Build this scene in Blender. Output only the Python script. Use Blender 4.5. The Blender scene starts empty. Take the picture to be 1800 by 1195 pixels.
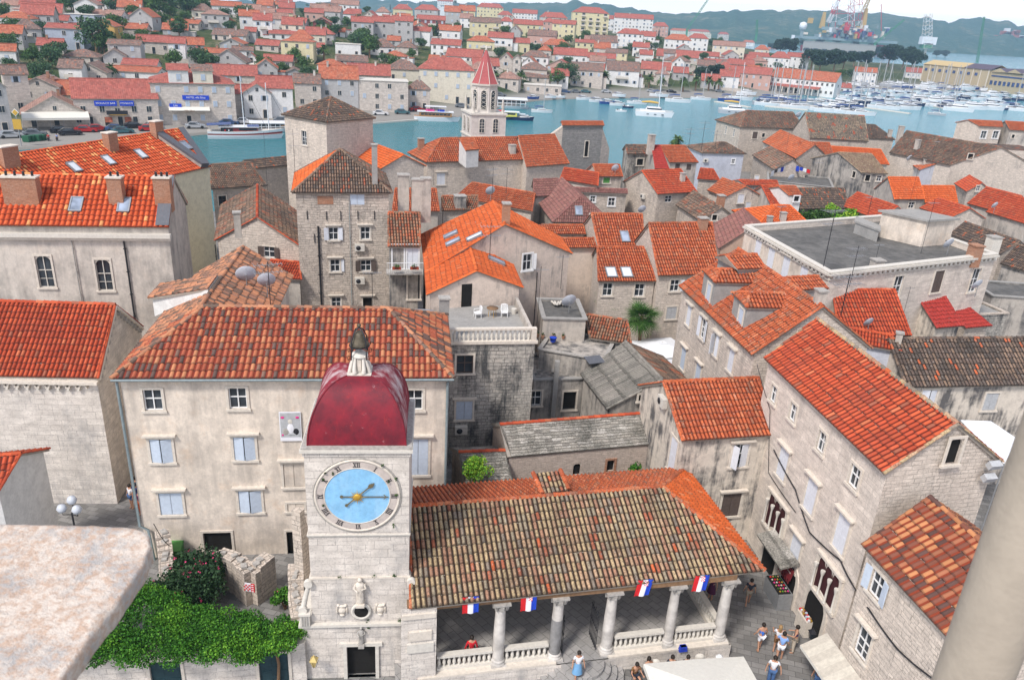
import bpy,math,random
import numpy as np
from math import radians,sin,cos,tan,pi,sqrt,atan2,hypot
from mathutils import Vector,Matrix
random.seed(7);np.random.seed(7)
SC=bpy.context.scene;COL=SC.collection
FPX,TH,RO,HC=1364.0,radians(22.65),radians(3.35),29.0
cF=Vector((0,cos(TH),-sin(TH)));_r0=Vector((1,0,0));_u0=Vector((0,sin(TH),cos(TH)))
cR=cos(RO)*_r0+sin(RO)*_u0;cU=-sin(RO)*_r0+cos(RO)*_u0;CAM=Vector((0,0,HC))
def ray(px,py):return cF+(px-900)/FPX*cR+(597.5-py)/FPX*cU
def P(px,py,z):
 d=ray(px,py);return CAM+d*((z-HC)/d.z)
def hit(px,py,o,n):
 d=ray(px,py);return CAM+d*((o-CAM).dot(n)/d.dot(n))
def proj(p):
 d=p-CAM;z=d.dot(cF);return(900+FPX*d.dot(cR)/z,597.5-FPX*d.dot(cU)/z)
def at_dist(px,py,y):
 d=ray(px,py);return CAM+d*(y/d.y)
def V(*a):return Vector(a)
def tag(o,label=None,cat=None,group=None,kind=None):
 if label:o['label']=label
 if cat:o['category']=cat
 if group:o['group']=group
 if kind:o['kind']=kind
 return o
def empty(name,loc=(0,0,0),rz=0,label=None,cat=None,group=None,scale=1):
 o=bpy.data.objects.new(name,None);COL.objects.link(o)
 o.location=loc;o.rotation_euler=(0,0,rz);o.scale=(scale,)*3;o.empty_display_size=.1
 return tag(o,label,cat,group)
def copy_tree(o,parent=None,n=0):
 c=o.copy();COL.objects.link(c)
 if parent:c.parent=parent;c.matrix_parent_inverse=Matrix()
 for ch in KIDS.get(o.name,[]):
  d=copy_tree(ch,c,n+1)
 return c
KIDS={}
class MB:
 """mesh collector"""
 def __init__(s):s.v=[];s.n=0;s.li=[];s.lt=[];s.mi=[];s.uv=[];s.sm=[];s.mats=[]
 def m(s,mat):
  if mat not in s.mats:s.mats.append(mat)
  return s.mats.index(mat)
 def add(s,verts,faces,mat,uvs=None,smooth=False):
  k=s.m(mat);verts=np.asarray([tuple(q)for q in verts],dtype=float).reshape(-1,3)
  s.v.append(verts);b=s.n;s.n+=len(verts)
  for fi,f in enumerate(faces):
   s.li.append(np.asarray(f)+b);s.lt.append([len(f)]);s.mi.append([k]);s.sm.append([smooth])
   if uvs is not None:s.uv.append(np.asarray(uvs[fi],dtype=float))
   else:
    a=verts[list(f)];n_=np.cross(a[1]-a[0],a[-1]-a[0]);an=np.abs(n_)
    if an[2]>=max(an[0],an[1]):s.uv.append(a[:,:2])
    elif an[0]>an[1]:s.uv.append(a[:,1:])
    else:s.uv.append(a[:,[0,2]])
  return s
 def quads(s,verts,q,uv,mat,smooth=False):
  k=s.m(mat);s.v.append(verts);b=s.n;s.n+=len(verts)
  s.li.append(q.reshape(-1)+b);s.lt.append(np.full(len(q),4));s.mi.append(np.full(len(q),k));s.sm.append(np.full(len(q),smooth));s.uv.append(uv.reshape(-1,2))
 def box(s,c,size,mat,rz=0,taper=1.0,ax=None):
  x,y,z=size[0]/2,size[1]/2,size[2]/2;M=Matrix.Rotation(rz,3,'Z')if ax is None else ax
  pts=[(-x,-y,-z),(x,-y,-z),(x,y,-z),(-x,y,-z)]+[(a*taper,b*taper,z)for a,b in((-x,-y),(x,-y),(x,y),(-x,y))]
  vs=[Vector(c)+M@Vector(p)for p in pts]
  uv=[]
  F=[(3,2,1,0),(4,5,6,7),(0,1,5,4),(1,2,6,5),(2,3,7,6),(3,0,4,7)]
  for fi,f in enumerate(F):
   q=[pts[i]for i in f]
   if fi<2:uv.append([(a[0],a[1])for a in q])
   elif fi in(2,4):uv.append([(a[0],a[2])for a in q])
   else:uv.append([(a[1],a[2])for a in q])
  return s.add(vs,F,mat,uv)
 def prism(s,poly,z0,z1,mat):
  n=len(poly);vs=[V(p[0],p[1],z0)for p in poly]+[V(p[0],p[1],z1)for p in poly]
  s.add(vs,[tuple(range(n))[::-1],tuple(range(n,2*n))],mat)
  L=0
  for i in range(n):
   j=(i+1)%n;l=(vs[j]-vs[i]).length
   s.add([vs[i],vs[j],vs[n+j],vs[n+i]],[(0,1,2,3)],mat,[[(L,z0),(L+l,z0),(L+l,z1),(L,z1)]]);L+=l
  return s
 def tube(s,pts,rad,mat,seg=8,cap=True,smooth=True):
  pts=[Vector(p)for p in pts];n=len(pts)
  rad=[rad]*n if not hasattr(rad,'__len__')else rad
  vs=[];up=None
  for i,p in enumerate(pts):
   t=(pts[min(i+1,n-1)]-pts[max(i-1,0)]).normalized()
   if up is None:up=t.orthogonal().normalized()
   up=(up-t*up.dot(t));up=up.normalized()if up.length>1e-6 else t.orthogonal().normalized()
   b=t.cross(up)
   for k in range(seg):
    a=2*pi*k/seg;vs.append(p+(up*cos(a)+b*sin(a))*rad[i])
  fs=[]
  for i in range(n-1):
   for k in range(seg):
    k2=(k+1)%seg;fs.append((i*seg+k,i*seg+k2,(i+1)*seg+k2,(i+1)*seg+k))
  s.add(vs,fs,mat,None,smooth)
  if cap:s.add(vs[:seg],[tuple(range(seg))[::-1]],mat);s.add(vs[-seg:],[tuple(range(seg))],mat)
  return s
 def lathe(s,c,prof,mat,seg=12,smooth=True,ax=None,sx=1,sy=1):
  c=Vector(c);vs=[];n=len(prof)
  for r,z in prof:
   for k in range(seg):
    a=2*pi*(k+.5)/seg;p=Vector((r*cos(a)*sx,r*sin(a)*sy,z));vs.append(c+(ax@p if ax else p))
  fs=[(i*seg+k,i*seg+(k+1)%seg,(i+1)*seg+(k+1)%seg,(i+1)*seg+k)for i in range(n-1)for k in range(seg)]
  s.add(vs,fs,mat,None,smooth)
  if prof[0][0]>1e-3:s.add(vs[:seg],[tuple(range(seg))[::-1]],mat)
  if prof[-1][0]>1e-3:s.add(vs[-seg:],[tuple(range(seg))],mat)
  return s
 def mesh(s,name):
  me=bpy.data.meshes.new(name)
  if not s.n:return me
  v=np.concatenate([np.asarray(a,dtype=float).reshape(-1,3)for a in s.v]);li=np.concatenate(s.li).astype(np.int32);lt=np.concatenate(s.lt).astype(np.int32)
  me.vertices.add(len(v));me.vertices.foreach_set('co',v.reshape(-1).astype(np.float32))
  me.loops.add(len(li));me.loops.foreach_set('vertex_index',li)
  me.polygons.add(len(lt));me.polygons.foreach_set('loop_start',np.concatenate([[0],np.cumsum(lt)[:-1]]).astype(np.int32))
  me.polygons.foreach_set('material_index',np.concatenate(s.mi).astype(np.int32))
  me.polygons.foreach_set('use_smooth',np.concatenate(s.sm).astype(bool))
  uvl=me.uv_layers.new(name='UVMap');uvl.data.foreach_set('uv',np.concatenate(s.uv).reshape(-1).astype(np.float32))
  for m in s.mats:me.materials.append(MAT(m)if isinstance(m,str)else m)
  me.update(calc_edges=True);me.validate()
  return me
 def build(s,name,parent=None,label=None,cat=None,group=None,kind=None,M=None):
  return link(s.mesh(name),name,parent,label,cat,group,kind,M)
def link(me,name,parent=None,label=None,cat=None,group=None,kind=None,M=None):
 o=bpy.data.objects.new(name,me);COL.objects.link(o)
 if parent is not None:
  o.parent=parent;KIDS.setdefault(parent.name,[]).append(o)
  if parent.type=='EMPTY' and M is None and tuple(parent.get('_org',(0,0,0)))!=(0,0,0):
   o.location=-Vector(parent['_org'])
 if M is not None:o.matrix_local=M
 return tag(o,label,cat,group,kind)
def root_at(name,loc,label,cat,group=None):
 """empty at the thing's base; children meshes are given in world coordinates"""
 o=empty(name,loc,0,label,cat,group);o['_org']=tuple(loc);return o
from mathutils import noise as mn
_M={};MDEF={}
def MAT(name):
 if name not in _M:
  d=MDEF[name];m=bpy.data.materials.new(name);m.use_nodes=True;_M[name]=m
  nt=m.node_tree;bs=nt.nodes['Principled BSDF'];d[0](nt,bs,*d[1:])
 return _M[name]
def nd(nt,t,ins=None,**pr):
 n=nt.nodes.new(t)
 for k,v in pr.items():setattr(n,k,v)
 for k,v in(ins or{}).items():
  i=n.inputs[k]
  if hasattr(v,'is_output'):nt.links.new(v,i)
  elif hasattr(v,'__len__')and len(v)==3 and i.type=='RGBA':i.default_value=(*v,1)
  else:i.default_value=v
 return n
def mixc(nt,f,a,b,mode='MIX'):
 n=nt.nodes.new('ShaderNodeMix');n.data_type='RGBA';n.blend_type=mode
 for idx,v in((0,f),(6,a),(7,b)):
  i=n.inputs[idx]
  if hasattr(v,'is_output'):nt.links.new(v,i)
  elif idx==0:i.default_value=v
  else:i.default_value=(*v[:3],1)
 return n.outputs[2]
def ramp(nt,fac,stops,interp='LINEAR'):
 n=nt.nodes.new('ShaderNodeValToRGB');n.color_ramp.interpolation=interp;cr=n.color_ramp
 while len(cr.elements)>1:cr.elements.remove(cr.elements[-1])
 for i,(p,c)in enumerate(stops):
  e=cr.elements[0]if i==0 else cr.elements.new(p)
  e.position=p;e.color=(*((c,c,c)if not hasattr(c,'__len__')else c),1)
 nt.links.new(fac,n.inputs[0]);return n.outputs[0]
def mth(nt,op,a,b=0.5,c=None):
 n=nt.nodes.new('ShaderNodeMath');n.operation=op
 for i,v in enumerate((a,b,c)):
  if v is None:continue
  if hasattr(v,'is_output'):nt.links.new(v,n.inputs[i])
  else:n.inputs[i].default_value=v
 return n.outputs[0]
def noise(nt,vec,scale,detail=4,rough=.6,dim='3D'):
 n=nd(nt,'ShaderNodeTexNoise',{'Scale':scale,'Detail':detail,'Roughness':rough},noise_dimensions=dim)
 if vec is not None:nt.links.new(vec,n.inputs['Vector'])
 return n.outputs['Fac']
def geo(nt):return nd(nt,'ShaderNodeNewGeometry').outputs['Position']
def uvn(nt):return nd(nt,'ShaderNodeUVMap',uv_map='UVMap').outputs['UV']
def vmul(nt,v,s):
 n=nd(nt,'ShaderNodeVectorMath',{1:s},operation='MULTIPLY');nt.links.new(v,n.inputs[0]);return n.outputs[0]
def vadd(nt,v,s):
 n=nd(nt,'ShaderNodeVectorMath',operation='ADD');nt.links.new(v,n.inputs[0])
 if hasattr(s,'is_output'):nt.links.new(s,n.inputs[1])
 else:n.inputs[1].default_value=s
 return n.outputs[0]
def bump(nt,bs,h,strength,dist=.05,prev=None):
 n=nd(nt,'ShaderNodeBump',{'Strength':strength,'Distance':dist,'Height':h})
 if prev is not None:nt.links.new(prev,n.inputs['Normal'])
 nt.links.new(n.outputs[0],bs.inputs['Normal']);return n.outputs[0]
def setc(nt,bs,c,rough=.85,spec=.2):
 if hasattr(c,'is_output'):nt.links.new(c,bs.inputs['Base Color'])
 else:bs.inputs['Base Color'].default_value=(*c,1)
 bs.inputs['Roughness'].default_value=rough;bs.inputs['Specular IOR Level'].default_value=spec
def m_plain(nt,bs,c,rough=.7,var=.12,bmp=0,metal=0,spec=.3,scale=6):
 f=noise(nt,geo(nt),scale,3)
 k=ramp(nt,f,[(.3,tuple(x*(1-var)for x in c)),(.7,tuple(min(1,x*(1+var))for x in c))])
 setc(nt,bs,k,rough,spec);bs.inputs['Metallic'].default_value=metal
 if bmp:bump(nt,bs,f,bmp,.02)
def m_tile(nt,bs,stops,dirt_shade=(.08,.07,.06),dmin=.55,dmax=.75,far=False,pan=None,spk=.5,patch=None,pscale=.35):
 uv=uvn(nt);fl=nd(nt,'ShaderNodeVectorMath',operation='FLOOR');nt.links.new(uv,fl.inputs[0])
 wn=nd(nt,'ShaderNodeTexWhiteNoise',{'Vector':fl.outputs[0]},noise_dimensions='2D')
 w=[s[0]for s in stops];t=sum(w);acc=0;st=[]
 for ww,c in stops:st.append((acc/t,c));acc+=ww
 col=ramp(nt,wn.outputs['Value'],st,'CONSTANT')
 sp=nd(nt,'ShaderNodeSeparateXYZ',{0:uv});g=geo(nt)
 if patch:
  pn=noise(nt,vmul(nt,fl.outputs[0],(pscale,pscale,1)),1.0,2,.5)
  pf=ramp(nt,pn,[(patch[1],0),(patch[1]+.01,1)],'LINEAR');col=mixc(nt,pf,col,patch[0])
 w2=nd(nt,'ShaderNodeTexWhiteNoise',{'Vector':vadd(nt,fl.outputs[0],(7.3,3.1,0))},noise_dimensions='2D');hv=mth(nt,'MULTIPLY_ADD',w2.outputs['Value'],.28,.84)
 col=mixc(nt,1,col,nd(nt,'ShaderNodeCombineColor',{0:hv,1:hv,2:hv}).outputs[0],'MULTIPLY')if len(stops)>1 else col
 big=noise(nt,g,.45,5,.65);fine=noise(nt,g,9,3,.7)
 mf=mth(nt,'ADD',mth(nt,'MULTIPLY',big,.6),mth(nt,'MULTIPLY',fine,.4))
 df=ramp(nt,mf,[(dmin,0),(dmax,spk)]);col=mixc(nt,df,col,dirt_shade)
 if spk>=.7:
  sn=noise(nt,g,13,5,.85);col=mixc(nt,ramp(nt,sn,[(.50,0),(.60,.75)]),col,tuple(x*.8 for x in dirt_shade));s3=noise(nt,g,6,4,.7);col=mixc(nt,ramp(nt,s3,[(.58,0),(.68,.4)]),col,(.50,.47,.42))if not far else col
 if pan is not None:
  fr=mth(nt,'FRACT',sp.outputs[0]);e=mth(nt,'ABSOLUTE',mth(nt,'SUBTRACT',fr,.5))
  pf=ramp(nt,e,[(.29,0),(.36,1)]);col=mixc(nt,pf,col,pan)
 fj=mth(nt,'FRACT',sp.outputs[1]);jm=ramp(nt,fj,[(.0,.75),(.13,.75),(.2,0),(.93,0),(1.0,.4)]);col=mixc(nt,mth(nt,'MULTIPLY',jm,.6 if not far else .35),col,tuple(x*.5 for x in dirt_shade))  # row joints: shadow under each tile lip, plus lichen, painted into the colour
 setc(nt,bs,col,.85,.15)
 if far:
  fr=mth(nt,'ABSOLUTE',mth(nt,'SINE',mth(nt,'MULTIPLY',sp.outputs[0],pi)))
  fv=mth(nt,'SUBTRACT',1,mth(nt,'FRACT',sp.outputs[1]))
  bump(nt,bs,mth(nt,'ADD',fr,mth(nt,'MULTIPLY',fv,.7)),.9,.06)
def m_stone(nt,bs,c1,c2,mortar=(.25,.23,.2),bw=.5,bh=.25,msize=.012,stain=(.08,.08,.08),smin=.55,smax=.8,samt=.6,rough=1.0,warp=.03,bmp=.4,tint=None):
 uv=uvn(nt);n2=nd(nt,'ShaderNodeTexNoise',{'Scale':1.3,'Detail':4,'Roughness':.6});nt.links.new(uv,n2.inputs['Vector'])
 wv=vadd(nt,uv,vmul(nt,vadd(nt,n2.outputs['Color'],(-.5,-.5,-.5)),(warp*4,warp*2.6,0)));g=geo(nt)
 B=lambda w,h,o:nd(nt,'ShaderNodeTexBrick',{'Vector':vadd(nt,wv,(o,o*.37,0)),'Color1':c1,'Color2':c2,'Mortar':mortar,'Scale':1.0,'Mortar Size':msize,'Mortar Smooth':.5,'Bias':-.1,'Brick Width':w,'Row Height':h},offset=.5,squash=.8,squash_frequency=3)
 b1,b2=B(bw,bh,0),B(bw*1.55,bh*1.3,.7);pm=ramp(nt,noise(nt,uv,.55,3,.6),[(.5,0),(.53,1)])
 bc=mixc(nt,pm,b1.outputs['Color'],b2.outputs['Color']);av=tuple((x+y)/2 for x,y in zip(c1,c2))
 jf=ramp(nt,noise(nt,g,.9,4,.7),[(.40,.7),(.58,.05)]);bc=mixc(nt,jf,bc,av)
 q=noise(nt,vmul(nt,wv,(1/bw*.8,1/bh*.8,1)),1.0,2,.5);col=mixc(nt,ramp(nt,q,[(.35,0),(.8,.6)]),bc,tuple(x*.55 for x in c2));col=mixc(nt,ramp(nt,q,[(.2,.35),(.4,0)]),col,tuple(min(1,x*1.25)for x in c1))
 f=noise(nt,g,.5,6,.68);fs=noise(nt,vmul(nt,g,(1.2,1.2,.18)),1.0,5,.72);mf=mth(nt,'ADD',mth(nt,'MULTIPLY',f,.5),mth(nt,'MULTIPLY',fs,.5))
 col=mixc(nt,ramp(nt,mf,[(smin,0),(smax,samt)]),col,stain);fine=noise(nt,g,11,5,.75)
 col=mixc(nt,ramp(nt,fine,[(.34,.45),(.5,0)]),col,tuple(x*.35 for x in c2));setc(nt,bs,col,.9,.15)
 hb=mixc(nt,pm,b1.outputs['Fac'],b2.outputs['Fac']);bump(nt,bs,mth(nt,'ADD',mth(nt,'MULTIPLY',hb,-1),mth(nt,'MULTIPLY',fine,.8)),bmp,.04)
def m_plaster(nt,bs,c,stain=(.12,.12,.11),smin=.55,smax=.78,samt=.6,tint=None,tmin=.55):
 g=geo(nt);f=noise(nt,g,.6,6,.65);fs=noise(nt,vmul(nt,g,(1.5,1.5,.2)),1.0,5,.7);f3=noise(nt,g,7,4,.7)
 f4=noise(nt,g,1.7,6,.72);col=mixc(nt,ramp(nt,f3,[(.3,.3),(.55,0)]),c,tuple(x*.5 for x in c));col=mixc(nt,ramp(nt,f4,[(.40,.35),(.55,0)]),col,tuple(x*.62 for x in c))
 if tint:col=mixc(nt,ramp(nt,noise(nt,g,.7,5,.7),[(tmin,0),(tmin+.2,.6)]),col,tint)
 mf=mth(nt,'ADD',mth(nt,'MULTIPLY',f,.5),mth(nt,'MULTIPLY',fs,.5))
 col=mixc(nt,ramp(nt,mf,[(smin,0),(smax,samt)]),col,stain)
 setc(nt,bs,col,.9,.15);bump(nt,bs,f3,.25,.02)
def m_leaf(nt,bs,stops,trans=.0):
 r=nd(nt,'ShaderNodeNewGeometry');a=r.outputs['Random Per Island']
 n=noise(nt,r.outputs['Position'],.8,3,.6)
 f=mth(nt,'ADD',mth(nt,'MULTIPLY',a,.6),mth(nt,'MULTIPLY',n,.45))
 setc(nt,bs,ramp(nt,f,stops),.65,.2)
def m_glass(nt,bs,c=(.02,.025,.03)):
 f=noise(nt,geo(nt),.9,2);setc(nt,bs,ramp(nt,f,[(.35,c),(.65,tuple(x*2.2+.01 for x in c))]),.12,.5)
def m_pave(nt,bs,c1,c2,mortar,bw,bh,rot=0,ms=.012):
 g=geo(nt);mp=nd(nt,'ShaderNodeMapping',{'Vector':g,'Rotation':(0,0,rot)})
 bt=nd(nt,'ShaderNodeTexBrick',{'Vector':mp.outputs[0],'Color1':c1,'Color2':c2,'Mortar':mortar,'Scale':1.0,'Mortar Size':ms,'Brick Width':bw,'Row Height':bh,'Mortar Smooth':.3},offset=.5)
 f=noise(nt,g,.5,5,.65);col=mixc(nt,ramp(nt,f,[(.35,0),(.7,.5)]),bt.outputs['Color'],tuple(x*.5 for x in c1))
 f2=noise(nt,g,8,4,.7);col=mixc(nt,ramp(nt,f2,[(.35,.25),(.7,0)]),col,(.05,.05,.05))
 setc(nt,bs,col,.6,.3);bump(nt,bs,mth(nt,'ADD',mth(nt,'MULTIPLY',bt.outputs['Fac'],-1),f2),.3,.02)
def D(name,fn,*a):MDEF[name]=(fn,)+a
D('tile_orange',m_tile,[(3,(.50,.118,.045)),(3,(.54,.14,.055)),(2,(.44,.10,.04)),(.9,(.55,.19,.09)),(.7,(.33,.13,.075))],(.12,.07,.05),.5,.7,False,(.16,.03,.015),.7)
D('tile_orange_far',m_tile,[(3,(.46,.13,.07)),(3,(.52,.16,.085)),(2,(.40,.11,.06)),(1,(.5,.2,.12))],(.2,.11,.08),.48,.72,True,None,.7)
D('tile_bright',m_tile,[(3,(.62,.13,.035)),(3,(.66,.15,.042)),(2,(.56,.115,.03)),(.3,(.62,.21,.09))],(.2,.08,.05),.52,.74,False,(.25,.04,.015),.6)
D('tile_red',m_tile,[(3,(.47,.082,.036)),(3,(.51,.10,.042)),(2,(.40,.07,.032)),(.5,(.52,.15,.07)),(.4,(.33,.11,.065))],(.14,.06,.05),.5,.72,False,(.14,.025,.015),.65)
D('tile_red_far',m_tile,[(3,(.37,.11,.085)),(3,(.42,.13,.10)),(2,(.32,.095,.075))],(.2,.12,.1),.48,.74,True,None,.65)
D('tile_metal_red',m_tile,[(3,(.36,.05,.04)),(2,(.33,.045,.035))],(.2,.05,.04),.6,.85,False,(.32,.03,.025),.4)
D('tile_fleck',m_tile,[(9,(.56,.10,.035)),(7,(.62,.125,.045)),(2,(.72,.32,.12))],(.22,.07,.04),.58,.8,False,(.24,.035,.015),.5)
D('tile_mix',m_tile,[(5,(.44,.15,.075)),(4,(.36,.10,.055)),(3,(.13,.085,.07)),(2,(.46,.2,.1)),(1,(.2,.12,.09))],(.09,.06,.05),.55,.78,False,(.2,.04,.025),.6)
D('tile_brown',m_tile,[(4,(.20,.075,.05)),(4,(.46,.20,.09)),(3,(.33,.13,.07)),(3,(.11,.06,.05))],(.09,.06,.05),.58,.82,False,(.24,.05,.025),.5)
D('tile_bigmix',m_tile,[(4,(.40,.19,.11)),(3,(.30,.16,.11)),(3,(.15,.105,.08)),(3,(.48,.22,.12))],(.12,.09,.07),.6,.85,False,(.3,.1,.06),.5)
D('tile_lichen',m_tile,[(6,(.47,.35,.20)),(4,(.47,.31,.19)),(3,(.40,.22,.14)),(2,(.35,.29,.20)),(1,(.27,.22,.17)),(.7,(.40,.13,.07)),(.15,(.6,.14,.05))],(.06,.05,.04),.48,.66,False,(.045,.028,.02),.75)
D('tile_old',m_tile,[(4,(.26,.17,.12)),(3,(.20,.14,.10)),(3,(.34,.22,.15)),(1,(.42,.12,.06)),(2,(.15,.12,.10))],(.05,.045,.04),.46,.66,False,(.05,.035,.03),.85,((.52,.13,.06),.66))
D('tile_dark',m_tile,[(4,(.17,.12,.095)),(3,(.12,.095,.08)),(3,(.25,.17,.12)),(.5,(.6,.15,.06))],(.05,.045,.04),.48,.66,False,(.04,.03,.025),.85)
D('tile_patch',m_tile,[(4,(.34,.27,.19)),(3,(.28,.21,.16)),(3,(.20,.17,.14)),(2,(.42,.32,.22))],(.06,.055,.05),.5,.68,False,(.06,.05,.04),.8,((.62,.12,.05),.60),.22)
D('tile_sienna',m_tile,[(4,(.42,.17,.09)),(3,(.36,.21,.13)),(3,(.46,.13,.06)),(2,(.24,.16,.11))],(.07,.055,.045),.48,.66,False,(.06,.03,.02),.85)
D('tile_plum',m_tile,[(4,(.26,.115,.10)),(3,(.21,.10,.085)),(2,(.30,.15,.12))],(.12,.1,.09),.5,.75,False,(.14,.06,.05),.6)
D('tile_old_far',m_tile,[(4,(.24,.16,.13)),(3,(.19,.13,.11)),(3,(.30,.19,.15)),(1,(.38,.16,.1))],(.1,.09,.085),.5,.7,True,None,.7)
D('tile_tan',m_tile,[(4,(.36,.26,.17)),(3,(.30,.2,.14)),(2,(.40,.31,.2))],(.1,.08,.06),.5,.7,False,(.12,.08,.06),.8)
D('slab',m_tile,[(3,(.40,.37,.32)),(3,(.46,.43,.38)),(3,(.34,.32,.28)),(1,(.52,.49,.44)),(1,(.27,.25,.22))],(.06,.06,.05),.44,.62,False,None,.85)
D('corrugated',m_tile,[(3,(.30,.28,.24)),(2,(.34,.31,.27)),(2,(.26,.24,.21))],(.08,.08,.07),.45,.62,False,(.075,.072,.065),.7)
D('ashlar',m_stone,(.76,.675,.585),(.68,.60,.52),(.36,.31,.27),.62,.3,.012,(.16,.15,.145),.53,.74,.6,1.0,.02,.3)
D('clockstone',m_stone,(.75,.69,.615),(.65,.59,.525),(.30,.27,.25),.75,.34,.014,(.2,.205,.215),.50,.68,.65,1.0,.012,.3)
D('rubble',m_stone,(.70,.605,.51),(.54,.47,.40),(.20,.175,.15),.42,.2,.02,(.11,.105,.1),.51,.72,.7,1.0,.07,.7)
D('rubble_dark',m_stone,(.60,.55,.48),(.42,.40,.36),(.13,.125,.12),.38,.22,.022,(.045,.05,.055),.46,.58,.9,1.0,.06,.8)
D('rubble_light',m_stone,(.75,.655,.56),(.64,.56,.48),(.27,.24,.2),.4,.18,.016,(.14,.135,.13),.52,.74,.6,1.0,.06,.6)
D('rubble_pink',m_stone,(.64,.54,.46),(.54,.45,.385),(.32,.27,.23),.3,.1,.012,(.2,.19,.18),.56,.8,.5,1.0,.05,.5)
D('brickstone',m_stone,(.30,.29,.28),(.22,.22,.21),(.42,.40,.37),.5,.24,.03,(.1,.1,.1),.6,.85,.4,1.0,.05,.6)
D('brick',m_stone,(.46,.23,.14),(.36,.17,.10),(.42,.34,.27),.25,.075,.012,(.12,.09,.07),.6,.85,.4,1.0,.01,.3)
D('plaster_cream',m_plaster,(.76,.665,.56),(.32,.285,.25),.44,.66,.75,(.62,.43,.28),.55)
D('plaster_grey',m_plaster,(.52,.47,.41),(.12,.12,.12),.47,.66,.75)
D('plaster_dark',m_plaster,(.46,.42,.37),(.06,.065,.07),.45,.6,.9)
D('plaster_pink',m_plaster,(.68,.57,.48),(.16,.155,.15),.53,.66,.8)
D('plaster_peach',m_plaster,(.66,.47,.36),(.4,.33,.28),.6,.85,.3)
D('plaster_yellow',m_plaster,(.68,.64,.47),(.45,.42,.33),.6,.85,.3)
D('plaster_white',m_plaster,(.70,.69,.66),(.35,.34,.33),.58,.85,.4)
D('plaster_lilac',m_plaster,(.52,.54,.60),(.33,.34,.38),.6,.85,.3)
D('plaster_stain',m_plaster,(.66,.59,.50),(.07,.07,.075),.47,.58,.9)
D('biggrey',m_plaster,(.62,.56,.49),(.20,.185,.17),.45,.64,.7,(.68,.58,.48),.53)
D('cement',m_plaster,(.34,.33,.31),(.15,.15,.15),.5,.75,.5)
D('mortar',m_plaster,(.38,.34,.29),(.14,.13,.12),.5,.7,.6)
D('trim',m_plain,(.62,.56,.48),.85,.12,.1)
D('trim_dark',m_plain,(.36,.34,.31),.9,.25,.2)
D('zinc',m_plain,(.26,.28,.30),.5,.1,0,.3)
D('pipe',m_plain,(.22,.27,.28),.5,.15)
D('lead',m_plain,(.11,.115,.13),.6,.12)
D('white',m_plain,(.75,.75,.74),.5,.05)
D('offwhite',m_plain,(.60,.565,.50),.6,.1)
D('shutter_blue',m_plain,(.50,.57,.66),.6,.07)
D('shutter_white',m_plain,(.66,.68,.72),.6,.07)
D('shutter_dark',m_plain,(.10,.075,.065),.7,.15)
D('shutter_grey',m_plain,(.42,.43,.44),.7,.12)
D('shutter_green',m_plain,(.08,.25,.06),.6,.1)
D('door_teal',m_plain,(.02,.05,.06),.5,.15)
D('darkred',m_plain,(.16,.02,.025),.6,.12)
D('voiddark',m_plain,(.05,.012,.014),.8,.1)
D('black',m_plain,(.015,.015,.016),.5,.1)
D('dark',m_plain,(.012,.011,.010),.9,.2)
D('iron',m_plain,(.035,.035,.04),.5,.1,0,.3)
D('rust',m_plain,(.16,.06,.035),.8,.3)
D('steel',m_plain,(.36,.37,.38),.4,.1,0,.5)
D('wood',m_plain,(.22,.13,.07),.7,.2)
D('woodlight',m_plain,(.45,.28,.14),.6,.15)
D('glass',m_glass)
D('glass_blue',m_glass,(.03,.05,.12))
D('skyglass',m_glass,(.16,.19,.24))
D('skyglass_light',m_plain,(.62,.66,.70),.3,.05)
D('dish',m_plain,(.52,.55,.60),.5,.06)
D('gold',m_plain,(.60,.36,.06),.45,.1,0,.5)
def m_dome(nt,bs):
 g=geo(nt);a=noise(nt,g,1.1,5,.7);c=mixc(nt,ramp(nt,a,[(.38,0),(.6,.85)]),(.22,.013,.026),(.11,.012,.022));c=mixc(nt,ramp(nt,noise(nt,g,2.6,8,.8),[(.62,0),(.68,.6)]),c,(.42,.22,.23));c=mixc(nt,ramp(nt,noise(nt,vmul(nt,g,(2,2,.6)),3,5,.7),[(.56,0),(.66,.35)]),c,(.36,.02,.02));setc(nt,bs,c,.6,.3);bump(nt,bs,noise(nt,g,5,5,.7),.4,.03)
MDEF['domered']=(m_dome,)
D('domeworn',m_plaster,(.24,.03,.045),(.55,.46,.46),.49,.62,.85,(.12,.02,.03),.5)
D('bronze',m_plain,(.10,.085,.06),.6,.35,.1,.4)
TL=.42;TW=.215
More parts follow.
